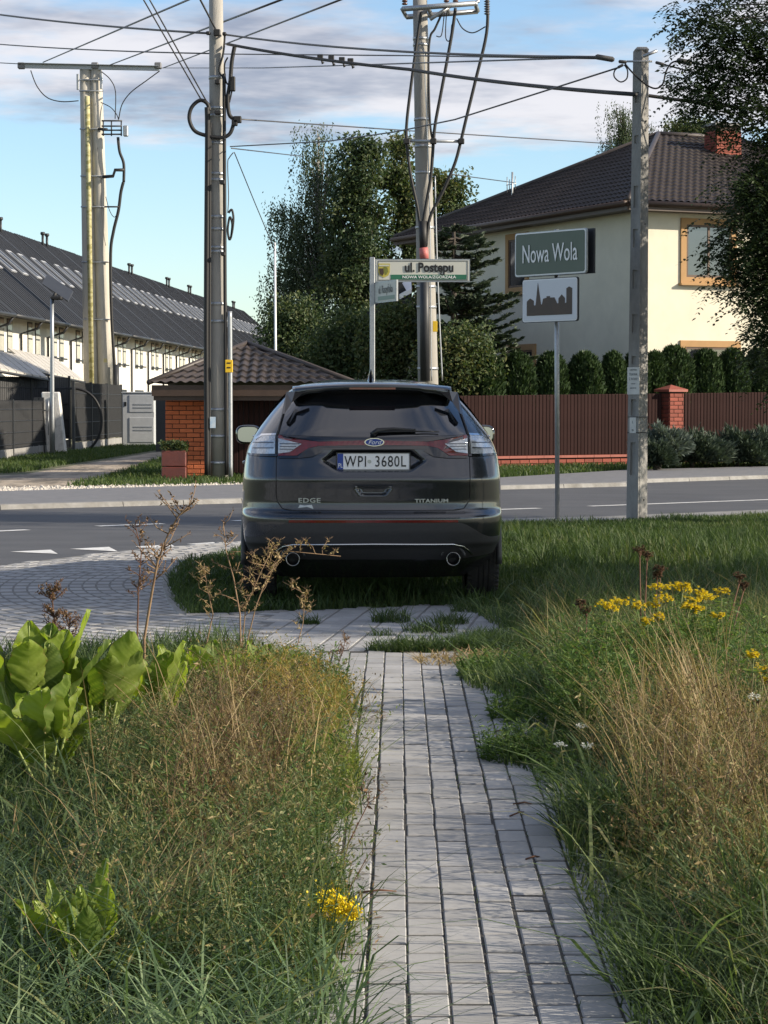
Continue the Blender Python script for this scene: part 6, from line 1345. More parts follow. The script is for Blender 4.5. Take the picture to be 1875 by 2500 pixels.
GM_silver = leafmat('silver_leaf', [(.30, .34, .28), (.42, .45, .38), (.5, .52, .46)], .2, tboost=1.0)

def poly_px(pts): return [(G(*p).x, G(*p).y) for p in pts]
LEFT_EDGE = [(870, 2560), (868, 2480), (905, 2400), (890, 2300), (900, 2220), (875, 2150), (845, 2100), (880, 2050), (895, 1990), (880, 1930), (880, 1870), (850, 1800), (885, 1775), (905, 1750), (870, 1715), (850, 1690), (830, 1650), (770, 1610), (650, 1592), (480, 1585), (250, 1590), (0, 1600), (-300, 1610)]
LEFT = poly_px(LEFT_EDGE) + [(-3.2, 4.0), (-.12, 4.0)]
RIGHT_EDGE = [(1545, 2560), (1530, 2480), (1475, 2350), (1430, 2250), (1395, 2170), (1360, 2030), (1430, 1970), (1340, 1915), (1215, 1880), (1290, 1830), (1390, 1775), (1290, 1735), (1140, 1690), (1120, 1655), (1240, 1640), (1300, 1610), (1290, 1570), (1220, 1545), (1150, 1500)]
RIGHT = poly_px(RIGHT_EDGE) + [(1.2, 15.6), (3.4, 15.6), (1.9, 4.0), (.78, 4.0)]
ISLAND = [(p.x, p.y) for p in ISL] + [(G(700, 1322).x, G(700, 1322).y), (G(900, 1306).x, G(900, 1306).y), (G(1215, 1285).x, G(1215, 1285).y), (G(1560, 1277).x, G(1560, 1277).y), (G(1875, 1263).x, G(1875, 1263).y), (6.6, 31.5), (6.6, 15.6)]
def mask(p, yr=None, xr=None):
    k = np.ones(len(p), bool)
    if yr: k &= (p[:, 1] > yr[0]) & (p[:, 1] < yr[1])
    if xr: k &= (p[:, 0] > xr[0]) & (p[:, 0] < xr[1])
    return p[k]
def infr(p, m=.25):                    # keep what the frame can see, with a margin
    return p[np.abs(p[:, 0]) < .176*p[:, 1] + m]
def patchy(p, s, seed=0.0):           # smooth 0..1 field for clumping
    x, y = p[:, 0], p[:, 1]; return .5 + .25*np.sin(s*x*1.3 + 1.7*np.sin(s*y*.7 + seed) + seed) + .25*np.sin(s*y*1.1 + 1.3*np.sin(s*x*.9 - seed))
def grass(vg, p, h0, h1, w0, w1, lean=(.1, .7), droop=(0, .35), z=0.0, clump=None):
    n = len(p); h = U(h0, h1, n)*(.55 + .75*patchy(p, clump or 3.1, h0*7)); pos = np.concatenate([p, np.full((n, 1), z)], 1)
    vg.blades(pos, h, U(w0, w1, n), U(*lean, n), U(0, 6.283, n), np.clip(rng.random(n)*.75 + .3*patchy(p, 2.0, 2.0) - .1, 0, 1)**1.3, droop=U(*droop, n))

def cap(p, hh):                       # the left bed stays low towards its far end
    c = np.where(p[:, 0] < .1, np.interp(p[:, 1], [4, 8, 9, 10, 11, 12, 13.4], [.9, .66, .54, .40, .27, .17, .10]), 9.0)
    return np.minimum(hh, c*U(.35, 1.0, len(p))*(.55 + .85*patchy(p, 5.5, 6.0)) + .02)
def keep(p):                          # hold the plants of the left bed back from the open path, in bulges and notches
    e = np.interp(p[:, 1], [5, 5.6, 6.1, 6.6, 7.0, 7.3, 7.8, 8.4, 8.9, 9.25, 9.6, 10.0, 10.5, 11.0, 11.6, 12.5, 13.3], [-.10, -.13, -.07, -.12, -.20, -.24, -.13, -.07, -.14, -.25, -.30, -.20, -.10, -.20, -.34, -.48, -.78]) + rng.normal(0, .02, len(p)); return p[(p[:, 0] < e) | (p[:, 0] > .3)]
# lawn on the island where the car stands, and right of it
vg = Veg(); p = infr(sample(ISLAND, 150000), .3)
edge_h = np.interp(p[:, 1], [15.5, 16.2, 18, 26, 30], [.6, .9, 1, 1, 1])
k = np.ones(len(p), bool); cxl = (p[:, 0] > -1.0) & (p[:, 0] < .86) & (p[:, 1] > 16.6) & (p[:, 1] < 20.5); k &= ~(cxl & (rng.random(len(p)) < .55)); p = p[k]
grass(vg, p, .05, .13, .006, .012, lean=(.1, .8), droop=(0, .3)); 
q = infr(mask(sample(ISLAND, 30000), (15.4, 18.5))); grass(vg, q, .10, .22, .005, .009, lean=(.1, .9), droop=(0, .45), clump=2.2)
q = p[(p[:, 0] > 1.4) & (p[:, 1] < 24)]; q = q[rng.random(len(q)) < .35]; grass(vg, q, .14, .32, .006, .010, lean=(.1, .8), droop=(0, .4), clump=1.7)
o = vg.build('lawn', GM_lawn); tag(o, 'green lawn of the verge around and right of the car', 'grass', kind='stuff')
# far verges
vg = Veg(); FARL = poly_px([(160, 1190), (230, 1176), (330, 1145), (395, 1122), (470, 1110), (700, 1150), (700, 1181), (600, 1183), (420, 1187), (260, 1190)]); FARL2 = poly_px([(-60, 1160), (60, 1153), (180, 1132), (300, 1113), (390, 1098), (392, 1088), (300, 1089), (190, 1103), (100, 1113), (-60, 1135)]); FARR = poly_px([(1100, 1177), (1215, 1170), (1534, 1150), (1875, 1141), (2000, 1137), (2000, 1112), (1600, 1126), (1200, 1146), (1080, 1152)])
for pl_, nn_ in ((FARL, 16000), (FARL2, 14000), (FARR, 22000)):
    p = sample(pl_, nn_); n = len(p); vg.blades(p, U(.05, .16, n), U(.014, .028, n), U(.1, .8, n), U(0, 6.283, n), np.clip(rng.random(n)*.8, 0, 1))
o = vg.build('verge_grass', GM_lawn); tag(o, 'short grass verges beyond the far pavement', 'grass', kind='stuff')

# ---------------- left bed
vg = Veg(); p = keep(infr(sample(LEFT, 60000))); grass(vg, p, .06, .20, .004, .007, lean=(.1, .9), droop=(0, .5), z=.0)
o = vg.build('weedy_grass', GM_long); tag(o, 'mixed green grass filling the left bed', 'grass', kind='stuff')
vg = Veg(); p = mask(infr(sample(LEFT, 40000)), (4.2, 8.2)); p = p[(p[:, 0] < -.42) | (p[:, 1] < 5.7)]; p = p[rng.random(len(p)) < .25 + .75*patchy(p, 4.2, 1.0)]
hmax = np.interp(p[:, 1], [4.2, 5.5, 6.5, 7.5, 8.2], [.50, .42, .30, .20, .14]); n = len(p)
vg.blades(p, hmax*U(.45, 1.0, n), U(.004, .0085, n), U(.3, 1.5, n), U(0, 6.283, n), np.clip(rng.random(n)*.8 + .3*patchy(p, 2.0, 2.0) - .1, 0, 1), droop=U(.15, .65, n))
o = vg.build('arching_grass', GM_blue); tag(o, 'long arching bluish grass at the lower left', 'grass', kind='stuff')
def herb(vg, p, h, nleaf, L, W, rise=.4, spread=.25, lean=.25, wst=.004, base=.05):
    """upright leafy stems at p; adds stem ribbons and leaves"""
    p = keep(p)
    n = len(p); hh = cap(p, U(h[0], h[1], n)); az = U(0, 6.283, n); ln = U(0, lean, n); rn = rng.random(n); vg.blades(np.concatenate([p, np.zeros((n, 1))], 1), hh, np.full(n, wst), ln, az, rn*.6, taper=True)
    k = np.repeat(np.arange(n), nleaf); m_ = len(k); t = U(base, 1, m_); a = U(0, 6.283, m_); pos = np.zeros((m_, 3)); r = ln[k]*hh[k]*t**1.7; pos[:, 0] = p[k, 0] + np.cos(az[k])*r; pos[:, 1] = p[k, 1] + np.sin(az[k])*r; pos[:, 2] = hh[k]*t
    d = np.stack([np.cos(a), np.sin(a), U(rise - .5, rise + .5, m_)], 1); sz = 1.15 - .55*t; vg.leaves(pos, d, np.tile([0, 0, 1.0], (m_, 1)) + rng.normal(0, .35, (m_, 3)), U(L[0], L[1], m_)*sz, U(W[0], W[1], m_)*sz, np.clip(rn[k]*.5 + rng.random(m_)*.5, 0, 1))
def spot_poly(cx, cy, rx, ry, n):
    a = U(0, 6.283, n); r = np.sqrt(rng.random(n)); return np.stack([cx + rx*r*np.cos(a), cy + ry*r*np.sin(a)], 1)
def twiggy(vg, p, h, nb=7, bl=(.06, .18), nl=10, L=(.012, .03), W=(.005, .012), lean=.5, tone=(0, 1), w=.0035):
    """branching dry or half-green weeds: crooked stem, side twigs, small ragged leaves and seed specks"""
    p = keep(p)
    n = len(p); hh = cap(p, U(h[0], h[1], n)); az = U(0, 6.283, n); ln = U(0, lean, n)*U(.2, 1, n); rn = U(tone[0], tone[1], n)
    vg.blades(np.concatenate([p, np.zeros((n, 1))], 1), hh, np.full(n, w), ln, az, rn, droop=U(0, .15, n))
    k = np.repeat(np.arange(n), nb); m_ = len(k); t = U(.2, .98, m_); a = U(0, 6.283, m_); pos = np.zeros((m_, 3)); r = ln[k]*hh[k]*t**1.7; pos[:, 0] = p[k, 0] + np.cos(az[k])*r; pos[:, 1] = p[k, 1] + np.sin(az[k])*r; pos[:, 2] = hh[k]*t*.97
    bh = U(bl[0], bl[1], m_)*(1.2 - .7*t); bln = U(.3, 2.2, m_); vg.blades(pos, bh, np.full(m_, w*.6), bln, a, np.clip(rn[k] + rng.normal(0, .15, m_), 0, 1), droop=U(0, .5, m_))
    j = np.repeat(np.arange(m_), nl); q = len(j); tt = U(.1, 1, q); r2 = bln[j]*bh[j]*tt**1.7; pp_ = pos[j].copy(); pp_[:, 0] += np.cos(a[j])*r2; pp_[:, 1] += np.sin(a[j])*r2; pp_[:, 2] += bh[j]*tt*.9
    sc = np.minimum(np.exp(rng.normal(-.25, .4, q)), 1.3); vg.leaves(pp_ + rng.normal(0, .006, (q, 3)), rdir(q, .2), rdir(q, .5), U(L[0], L[1], q)*sc, U(W[0], W[1], q)*sc, np.clip(rn[k][j] + rng.normal(0, .2, q), 0, 1))
GM_mix = leafmat('mixed_fading_weed', [(.055, .034, .020), (.14, .085, .045), (.32, .23, .12), (.24, .22, .09), (.11, .15, .052), (.042, .075, .024)], .3)
# dead brown thicket in the middle of the bed: fine twigs and specks
vg = Veg(); p = np.concatenate([spot_poly(-.46, 8.1, .22, 1.1, 300), spot_poly(-.60, 9.3, .28, .8, 110), spot_poly(-.52, 6.9, .18, .7, 90)]); p = p[rng.random(len(p)) < np.clip(patchy(p, 9.0, 3.0)*1.7 - .3, .08, 1)]; twiggy(vg, p, (.16, .68), 13, (.06, .26), 4, (.006, .018), (.003, .007), .8, (.0, .5), w=.0036)
o = vg.build('dead_weeds', GM_mix); tag(o, 'thicket of dead brown weeds in the middle of the left bed', 'weeds', kind='stuff')
vg = Veg(); p = np.concatenate([spot_poly(-.45, 10.0, .32, .8, 230), spot_poly(-.30, 9.2, .15, .7, 110)]); p = p[patchy(p, 8.0, 1.0) > .4]; twiggy(vg, p, (.24, .50), 11, (.05, .16), 6, (.008, .024), (.003, .008), .7)
o = vg.build('golden_weeds', GM_gold); tag(o, 'orange and gold fading weeds at the top of the left bed', 'weeds', kind='stuff')
vg = Veg(); p = np.concatenate([spot_poly(-.70, 10.6, .50, 1.2, 200), spot_poly(-.85, 8.4, .28, .8, 150), spot_poly(-.50, 6.2, .42, .9, 170), spot_poly(-.28, 7.6, .16, 1.2, 130), spot_poly(-.55, 11.7, .5, .8, 130)]); twiggy(vg, p, (.10, .44), 10, (.05, .18), 6, (.010, .028), (.004, .009), .9, (.62, 1.0))
q = np.concatenate([mask(infr(sample(LEFT, 11000)), (5.2, 12.6), (-1.25, 0))]); q = keep(q); q = q[patchy(q, 6.0, 2.5) > .38]; n = len(q); vg.blades(np.concatenate([q, np.zeros((n, 1))], 1), cap(q, U(.14, .50, n)), U(.0025, .006, n), U(.1, 1.2, n), U(0, 6.283, n), np.clip(rng.normal(.80, .22, n), 0, 1), droop=U(0, .5, n))
o = vg.build('half_green_weeds', GM_mix); tag(o, 'tangle of half-green weeds mixed through the left bed', 'weeds', kind='stuff')
vg = Veg(); p = np.concatenate([spot_poly(-.25, 11.3, .16, .7, 200), spot_poly(-.55, 12.1, .3, .5, 200), spot_poly(-.85, 11.5, .45, .8, 140), spot_poly(-.36, 10.7, .16, .5, 90)]); herb(vg, p, (.10, .32), 18, (.028, .06), (.009, .017), rise=.5, lean=.45)
p = np.concatenate([spot_poly(-.18, 6.6, .12, .8, 150), spot_poly(-.20, 7.7, .1, .6, 130), spot_poly(-.4, 5.5, .3, .4, 120), spot_poly(-.7, 6.1, .25, .7, 70)]); herb(vg, p, (.06, .22), 14, (.022, .045), (.009, .018), rise=.3, lean=.7)
q = np.concatenate([spot_poly(-.66, 9.0, .42, 1.2, 130), spot_poly(-.5, 7.4, .38, .9, 110), spot_poly(-.55, 10.6, .45, .8, 110)]); q = q[patchy(q, 10.0, 5.0) > .5]; herb(vg, q, (.16, .48), 24, (.03, .065), (.008, .016), rise=.5, lean=.45)
o = vg.build('leafy_weeds', GM_herb); tag(o, 'green leafy weeds lining the left side of the path', 'weeds', kind='stuff')
vg = Veg(); p = np.concatenate([spot_poly(-.24, 8.8, .15, .8, 330), spot_poly(-.32, 9.9, .14, .5, 160), spot_poly(-.24, 8.2, .10, .4, 70)]); herb(vg, p, (.12, .36), 22, (.018, .042), (.006, .012), rise=.5, lean=.8)
o = vg.build('lime_weeds', GM_lime); tag(o, 'lime-yellow weeds spilling over the left edge of the path', 'weeds', kind='stuff')
vg = Veg(); p = np.concatenate([spot_poly(-.90, 8.1, .22, .7, 260), spot_poly(-.55, 6.4, .35, .7, 170), spot_poly(-.28, 6.9, .16, .7, 150), spot_poly(-.3, 5.6, .25, .4, 120)]); herb(vg, p, (.12, .38), 24, (.015, .036), (.005, .011), rise=.4, lean=.6, wst=.003)
o = vg.build('dark_weeds', GM_herbd); tag(o, 'dark green weeds between the big leaves and the dead thicket', 'weeds', kind='stuff')
vg = Veg(); p = np.concatenate([mask(infr(sample(LEFT, 900)), (6.0, 12.5), (-1.0, 0)), spot_poly(-.93, 9.7, .10, .35, 60), spot_poly(-.50, 8.2, .25, 1.2, 180)]); p = keep(p); n = len(p)
vg.blades(np.concatenate([p, np.zeros((n, 1))], 1), cap(p, U(.25, .66, n)*.9)*1.25, U(.0022, .0045, n), U(.05, 1.1, n), U(0, 6.283, n), rng.random(n), droop=U(0, .35, n))
# a sheaf of straw leaning to the right
p = spot_poly(-.70, 5.85, .12, .25, 60); n = len(p); vg.blades(np.concatenate([p, np.zeros((n, 1))], 1), U(.25, .52, n), U(.0025, .004, n), U(.6, 1.5, n), U(.1, 1.2, n), rng.random(n), droop=U(.0, .3, n))
o = vg.build('straw_stems', GM_dry); tag(o, 'straw-coloured dry stems scattered through the left bed', 'weeds', kind='stuff')

# coarse broad blades and seed-bearing culms among the fine growth, both sides
vg = Veg(); q = np.concatenate([keep(infr(sample(LEFT, 1500))), infr(sample(RIGHT, 1700))]); n = len(q); vg.blades(np.concatenate([q, np.zeros((n, 1))], 1), cap(q, U(.15, .46, n)), U(.008, .016, n), U(.4, 1.6, n), U(0, 6.283, n), rng.random(n), droop=U(.15, .7, n))
o = vg.build('broad_grass', GM_long); tag(o, 'coarse broad grass blades arching on both sides of the path', 'grass', kind='stuff')
# ---------------- big-leaved dock plants: every leaf a part
M_dockleaf = None
def dock_material():
    m = bpy.data.materials.new('dock_leaf'); m.use_nodes = True; n = m.node_tree; b = n.nodes['Principled BSDF']; o = n.nodes['Material Output']
    oi = n.nodes.new('ShaderNodeObjectInfo'); r = n.nodes.new('ShaderNodeValToRGB'); n.links.new(oi.outputs['Random'], r.inputs[0]); e = r.color_ramp.elements; e[0].color = (.060, .105, .024, 1); e[1].color = (.25, .31, .05, 1)
    t = n.nodes.new('ShaderNodeTexCoord'); z = n.nodes.new('ShaderNodeTexNoise'); z.inputs['Scale'].default_value = 16; z.inputs['Detail'].default_value = 5; n.links.new(t.outputs['Object'], z.inputs['Vector'])
    mx = n.nodes.new('ShaderNodeMix'); mx.data_type = 'RGBA'; mx.blend_type = 'MULTIPLY'; mr = n.nodes.new('ShaderNodeMapRange'); mr.inputs[1].default_value = .35; mr.inputs[2].default_value = .65; mr.inputs[3].default_value = 0; mr.inputs[4].default_value = .55; n.links.new(z.outputs['Fac'], mr.inputs[0]); n.links.new(mr.outputs[0], mx.inputs[0]); n.links.new(r.outputs[0], mx.inputs[6]); mx.inputs[7].default_value = (.55, .62, .6, 1)
    av = n.nodes.new('ShaderNodeAttribute'); av.attribute_name = 'vein'; v2 = n.nodes.new('ShaderNodeMix'); v2.data_type = 'RGBA'; vr = n.nodes.new('ShaderNodeMapRange'); vr.inputs[3].default_value = 0; vr.inputs[4].default_value = .45; n.links.new(av.outputs['Fac'], vr.inputs[0]); n.links.new(vr.outputs[0], v2.inputs[0]); n.links.new(mx.outputs[2], v2.inputs[6]); v2.inputs[7].default_value = (.32, .38, .12, 1)
    v3 = n.nodes.new('ShaderNodeMix'); v3.data_type = 'RGBA'; er = n.nodes.new('ShaderNodeMapRange'); er.inputs[1].default_value = -.1; er.inputs[2].default_value = -.5; n.links.new(av.outputs['Fac'], er.inputs[0]); n.links.new(er.outputs[0], v3.inputs[0]); n.links.new(v2.outputs[2], v3.inputs[6]); v3.inputs[7].default_value = (.16, .12, .04, 1); mx = v3
    n.links.new(mx.outputs[2], b.inputs['Base Color']); b.inputs['Roughness'].default_value = .55; b.inputs['Specular IOR Level'].default_value = .3; bp = n.nodes.new('ShaderNodeBump'); bp.inputs['Strength'].default_value = .35; bp.inputs['Distance'].default_value = .01; n.links.new(z.outputs['Fac'], bp.inputs['Height']); n.links.new(bp.outputs[0], b.inputs['Normal'])
    tr = n.nodes.new('ShaderNodeBsdfTranslucent'); g = n.nodes.new('ShaderNodeMix'); g.data_type = 'RGBA'; g.blend_type = 'MULTIPLY'; g.inputs[0].default_value = 1; n.links.new(mx.outputs[2], g.inputs[6]); g.inputs[7].default_value = (1.9, 2.0, .6, 1); n.links.new(g.outputs[2], tr.inputs[0])
    x = n.nodes.new('ShaderNodeMixShader'); x.inputs[0].default_value = .45; n.links.new(b.outputs[0], x.inputs[1]); n.links.new(tr.outputs[0], x.inputs[2]); n.links.new(x.outputs[0], o.inputs[0]); return m
M_dock = dock_material(); M_rib = mat('leaf_rib', (.30, .36, .12), rough=.5)
def dock_leaf(parent, base, tip_dir, L, W, roll, stalk=.25, wavy=.9):
    """broad wavy leaf on a stalk; tip_dir rises then bends over"""
    base = Vector(base); d0 = Vector(tip_dir).normalized(); side = d0.cross(UZ); side = side.normalized() if side.length > .05 else Vector((1, 0, 0)); side = (Matrix.Rotation(roll, 3, d0) @ side)
    nrm = side.cross(d0); nu, nv = 34, 13; V = []; vein = []; spine = []; ph = rng.random()*6.28; bend = U(.05, .5, 1)[0]
    for i in range(nu):
        t = i/(nu - 1); c = base + d0*(stalk + L*t) - nrm*0 + UZ*0 + Vector((d0.x, d0.y, -.9))*bend*L*.6*t*t; spine.append(c); w = W*.5*(math.sin(math.pi*min(1, t*.93 + .05)**.80)**.75)
        for j in range(nv):
            s = j/(nv - 1)*2 - 1; cup = .22*abs(s)**1.6*W*.5; rip = wavy*.035*W*math.sin(t*19 + ph + s*1.5)*abs(s)**1.5 + .022*W*math.sin((t*9 - abs(s)*2.5)*math.pi)*(.3 + abs(s)*.5)
            q_ = (t*8.5 - abs(s)*1.5) % 1.0; vein.append(max(0, 1 - abs(q_ - .5)*5.5)*(1 - .3*abs(s)) + (.0 if abs(s) < .9 else -.6*rng.random()))
            V.append(c + side*s*w*(1 + .04*math.sin(t*23 + ph)*abs(s)) + nrm*(cup + rip + .02*W*math.sin(t*7 + ph) - .012*W*vein[-1]))
    F_ = [(i*nv + j, i*nv + j + 1, (i+1)*nv + j + 1, (i+1)*nv + j) for i in range(nu - 1) for j in range(nv - 1)]
    m = MB(); m.add(V, F_, True); lf = m.build('leaf', M_dock, parent); at = lf.data.attributes.new('vein', 'FLOAT', 'POINT'); at.data.foreach_set('value', np.array(vein, np.float32)); r = MB(); r.tube([base, base + d0*stalk*.5] + [s - nrm*.0 + nrm*.004 for s in spine[:-1:2]], [.006, .0055] + [.0048 - .0005*k for k in range(len(spine[:-1:2]))], 5)
    r.build('midrib', M_rib, lf)
docks = [((-1.44, 8.95), 15, .30, .17, (.22, .42), 'largest pale green dock clump at the left edge, tallest leaves'), ((-1.17, 9.05), 13, .29, .155, (.16, .36), 'broad dock clump just right of the tallest leaves'), ((-1.30, 8.45), 12, .27, .18, (.10, .24), 'lower dock clump with the roundest leaves, front of the group'), ((-1.03, 9.8), 9, .25, .15, (.10, .24), 'dock clump with yellowing leaves behind the others'), ((-.80, 10.5), 9, .21, .15, (.10, .2), 'wilting yellow-green dock under the tall dry stalk'), ((-.58, 11.0), 8, .19, .14, (.06, .14), 'yellowing dock rosette left of the path end'), ((-1.0, 10.9), 8, .20, .15, (.06, .16), 'yellowing dock rosette below the rusty seed stalks'), ((-.80, 5.62), 9, .16, .085, (.08, .16), 'small dock seedling at the lower left corner'), ((-.72, 5.45), 7, .14, .075, (.08, .15), 'smallest dock seedling near the bottom edge')]
for (x, y), n, L, W, stk, lab in docks:
    r = empty('dock_plant', (x, y, 0), lab, 'plant', 'dock plants in the left bed')
    for k in range(n):
        a = 2*math.pi*(k + rng.random()*.6)/n; el = U(1.4, 3.8, 1)[0]; dock_leaf(r, (x + .02*math.cos(a), y + .02*math.sin(a), .01), (math.cos(a), math.sin(a)*.8, el), L*U(.75, 1.25, 1)[0], W*U(.8, 1.2, 1)[0], U(-.5, .5, 1)[0], U(stk[0], stk[1], 1)[0])

# ---------------- tall dry stalks, each its own plant
M_stalk = mat('dry_stalk', (.28, .19, .11), (.18, .11, .065), scale=20, rough=.9); M_stalkr = mat('rusty_stalk', (.13, .062, .036), (.08, .04, .026), scale=20, rough=.9)
def stalk(name, pts, r0, label, nbr, brl, m, leaf=None, nsp=8, spl=(.012, .03), umb=False, cat='weed'):
    p = [P(*q) for q in pts]; base = Vector((p[0].x, p[0].y, 0)); root = empty(name, base, label, cat); line = [base] + p; s = MB(); s.tube(line, [lerp(r0, r0*.35, i/(len(line)-1)) for i in range(len(line))], 6); st_ = s.build('stem', m, root); tw = MB(); vg = Veg()
    for k in range(nbr):
        t = U(.25, 1, 1)[0]; i = min(len(p) - 2, int(t*(len(p) - 1))); o = p[i].lerp(p[i+1], t*(len(p) - 1) - i); a = rng.random()*6.283; d = Vector((math.cos(a), math.sin(a)*.6, U(.2, 1.3, 1)[0])).normalized(); L = brl*U(.4, 1.1, 1)[0]*(1.1 - .4*t); mid_ = o + d*L*.5 + Vector((rng.normal(0, .012), 0, rng.normal(0, .012))); e = o + d*L + UZ*L*.12; tw.tube([o, mid_, e], [r0*.45, r0*.32, r0*.18], 4)
        n = nsp; tt = U(.2, 1, n); pos = np.array([tuple(o.lerp(e, q)) for q in tt]); vg.leaves(pos, rdir(n, .3), rdir(n), U(spl[0], spl[1], n), U(spl[0]*.35, spl[1]*.4, n), rng.random(n))
        if umb:
            for j in range(7):
                a2 = rng.random()*6.283; f_ = e + Vector((math.cos(a2)*.03, math.sin(a2)*.03, .02)); tw.tube([e, f_], [r0*.16, r0*.1], 3)
    tw.build('twig', m, st_)['kind'] = 'stuff'; vg.build('seed_heads', leaf or GM_brown, root)['kind'] = 'stuff'; return root
stalk('dry_stalk', [(352, 1560, 11.6), (372, 1440, 11.55), (385, 1370, 11.5), (408, 1310, 11.5), (435, 1260, 11.45), (464, 1232, 11.4)], .0085, 'tallest bare dry stalk standing before the road at left', 26, .20, M_stalk, GM_brown, 12)
stalk('dry_stalk', [(335, 1560, 11.7), (338, 1440, 11.7), (345, 1350, 11.7), (330, 1280, 11.7)], .006, 'thinner dry stalk close to the left of the tallest one', 18, .13, M_stalkr, GM_brown, 12)
stalk('dry_stalk', [(150, 1640, 10.9), (135, 1540, 10.9), (128, 1470, 10.9), (132, 1440, 10.9)], .007, 'rusty seed stalk rising behind the big dock leaves', 34, .10, M_stalkr, GM_brown, 22, (.010, .022))
stalk('dry_stalk', [(190, 1640, 11.2), (175, 1560, 11.2), (160, 1500, 11.2)], .006, 'short rusty seed stalk right of the big dock leaves', 26, .10, M_stalkr, GM_brown, 20, (.010, .022))
stalk('dry_stalk', [(588, 1600, 12.3), (586, 1500, 12.3), (570, 1410, 12.3), (552, 1345, 12.3), (545, 1275, 12.3)], .006, 'slim dry stalk with a forked top left of the car', 14, .12, M_stalk, GM_brown, 10)
stalk('umbel_stalk', [(600, 1580, 12.5), (625, 1480, 12.5), (655, 1400, 12.5), (700, 1345, 12.5), (832, 1358, 12.5)], .0045, 'bent dry umbel stalk crossing the left exhaust', 16, .14, M_stalk, GM_dry, 10, umb=True)
stalk('umbel_stalk', [(590, 1590, 12.4), (600, 1480, 12.4), (640, 1390, 12.4), (665, 1340, 12.4)], .0045, 'upright dry umbel stalk before the left rear wheel', 20, .14, M_stalk, GM_dry, 12, umb=True)
stalk('umbel_stalk', [(720, 1600, 12.6), (740, 1520, 12.6), (745, 1450, 12.6), (690, 1420, 12.6)], .0035, 'thin curled umbel stalk below the bumper', 12, .10, M_stalk, GM_dry, 8, umb=True)
stalk('dry_stalk', [(500, 1590, 12.4), (520, 1500, 12.4), (505, 1430, 12.4), (498, 1375, 12.4)], .0045, 'forked pale stalk against the island kerb', 12, .10, M_stalk, GM_dry, 10, umb=True)
stalk('dry_stalk', [(800, 1700, 11.2), (830, 1610, 11.2), (845, 1560, 11.2)], .004, 'reddish plume at the top right of the left bed', 16, .07, M_stalkr, GM_brown, 14, (.008, .018))
stalk('dry_stalk', [(830, 2140, 7.2), (850, 2060, 7.2), (900, 1960, 7.2), (885, 1900, 7.2)], .0032, 'bare forked twig leaning over the left path edge', 8, .09, M_stalkr, GM_brown, 3)
# ---------------- right bed
vg = Veg(); p = infr(sample(RIGHT, 70000)); grass(vg, p, .07, .22, .004, .007, lean=(.1, .9), droop=(0, .5))
p = infr(sample(RIGHT, 26000)); p = p[p[:, 0] > np.interp(p[:, 1], [4, 6, 8, 10, 12, 15], [.95, .9, .85, 1.0, 1.0, 1.2])]; grass(vg, p, .20, .48, .004, .0075, lean=(.2, 1.1), droop=(.05, .55))
q = np.concatenate([spot_poly(.95, 5.5, .35, .5, 2600), spot_poly(.86, 6.4, .18, .5, 1500), spot_poly(.80, 7.6, .15, .5, 1300)]); grass(vg, q, .12, .30, .004, .007, lean=(.3, 1.3), droop=(.1, .6))
o = vg.build('verge_weed_grass', GM_long); tag(o, 'tangled green grass filling the right bed', 'grass', kind='stuff')
vg = Veg(); p = np.concatenate([spot_poly(1.18, 8.0, .34, 1.2, 260), spot_poly(1.42, 8.8, .38, 1.3, 230), spot_poly(1.05, 7.1, .22, .8, 90), spot_poly(1.2, 9.9, .45, .8, 80)]); n = len(p)
vg.blades(np.concatenate([p, np.zeros((n, 1))], 1), U(.25, .74, n), U(.0022, .0046, n), U(.05, .85, n), U(0, 6.283, n), rng.random(n), droop=U(0, .3, n))
p = spot_poly(1.28, 8.3, .10, .3, 70); n = len(p); vg.blades(np.concatenate([p, np.zeros((n, 1))], 1), U(.5, .85, n), U(.0025, .0045, n), U(.15, .55, n), U(2.2, 3.6, n), rng.random(n), droop=U(0, .1, n))
o = vg.build('dry_tall_grass', GM_dry); tag(o, 'tall straw-coloured dry grass at the right', 'grass', kind='stuff')
vg = Veg(); p = np.concatenate([spot_poly(1.28, 8.0, .40, 1.2, 260), spot_poly(1.05, 7.0, .25, .7, 110)]); twiggy(vg, p, (.2, .60), 11, (.05, .20), 4, (.007, .02), (.003, .007), .8, (0, .6))
o = vg.build('dead_weeds', GM_mix); tag(o, 'dead brown weeds among the dry grass at the right', 'weeds', kind='stuff')
vg = Veg(); p = np.concatenate([spot_poly(1.3, 9.0, .5, 1.4, 300), spot_poly(1.1, 6.6, .4, 1.0, 160), spot_poly(1.5, 11, .5, 1.2, 180)]); twiggy(vg, p, (.12, .42), 10, (.05, .18), 6, (.010, .028), (.004, .009), .9, (.4, 1.0))
q = infr(sample(RIGHT, 24000)); q = q[(q[:, 0] > np.interp(q[:, 1], [4, 6, 8, 10, 12, 15], [.82, .78, .76, .85, .85, 1.0])) & (patchy(q, 6.0, 1.5) > .33)]; n = len(q); vg.blades(np.concatenate([q, np.zeros((n, 1))], 1), U(.12, .52, n)*np.interp(q[:, 0], [.75, 1.1], [.5, 1]), U(.0018, .0045, n), U(.1, 1.2, n), U(0, 6.283, n), np.clip(rng.normal(.74, .26, n), 0, 1), droop=U(0, .5, n))
o = vg.build('half_green_weeds', GM_mix); tag(o, 'tangle of half-green weeds mixed through the right bed', 'weeds', kind='stuff')
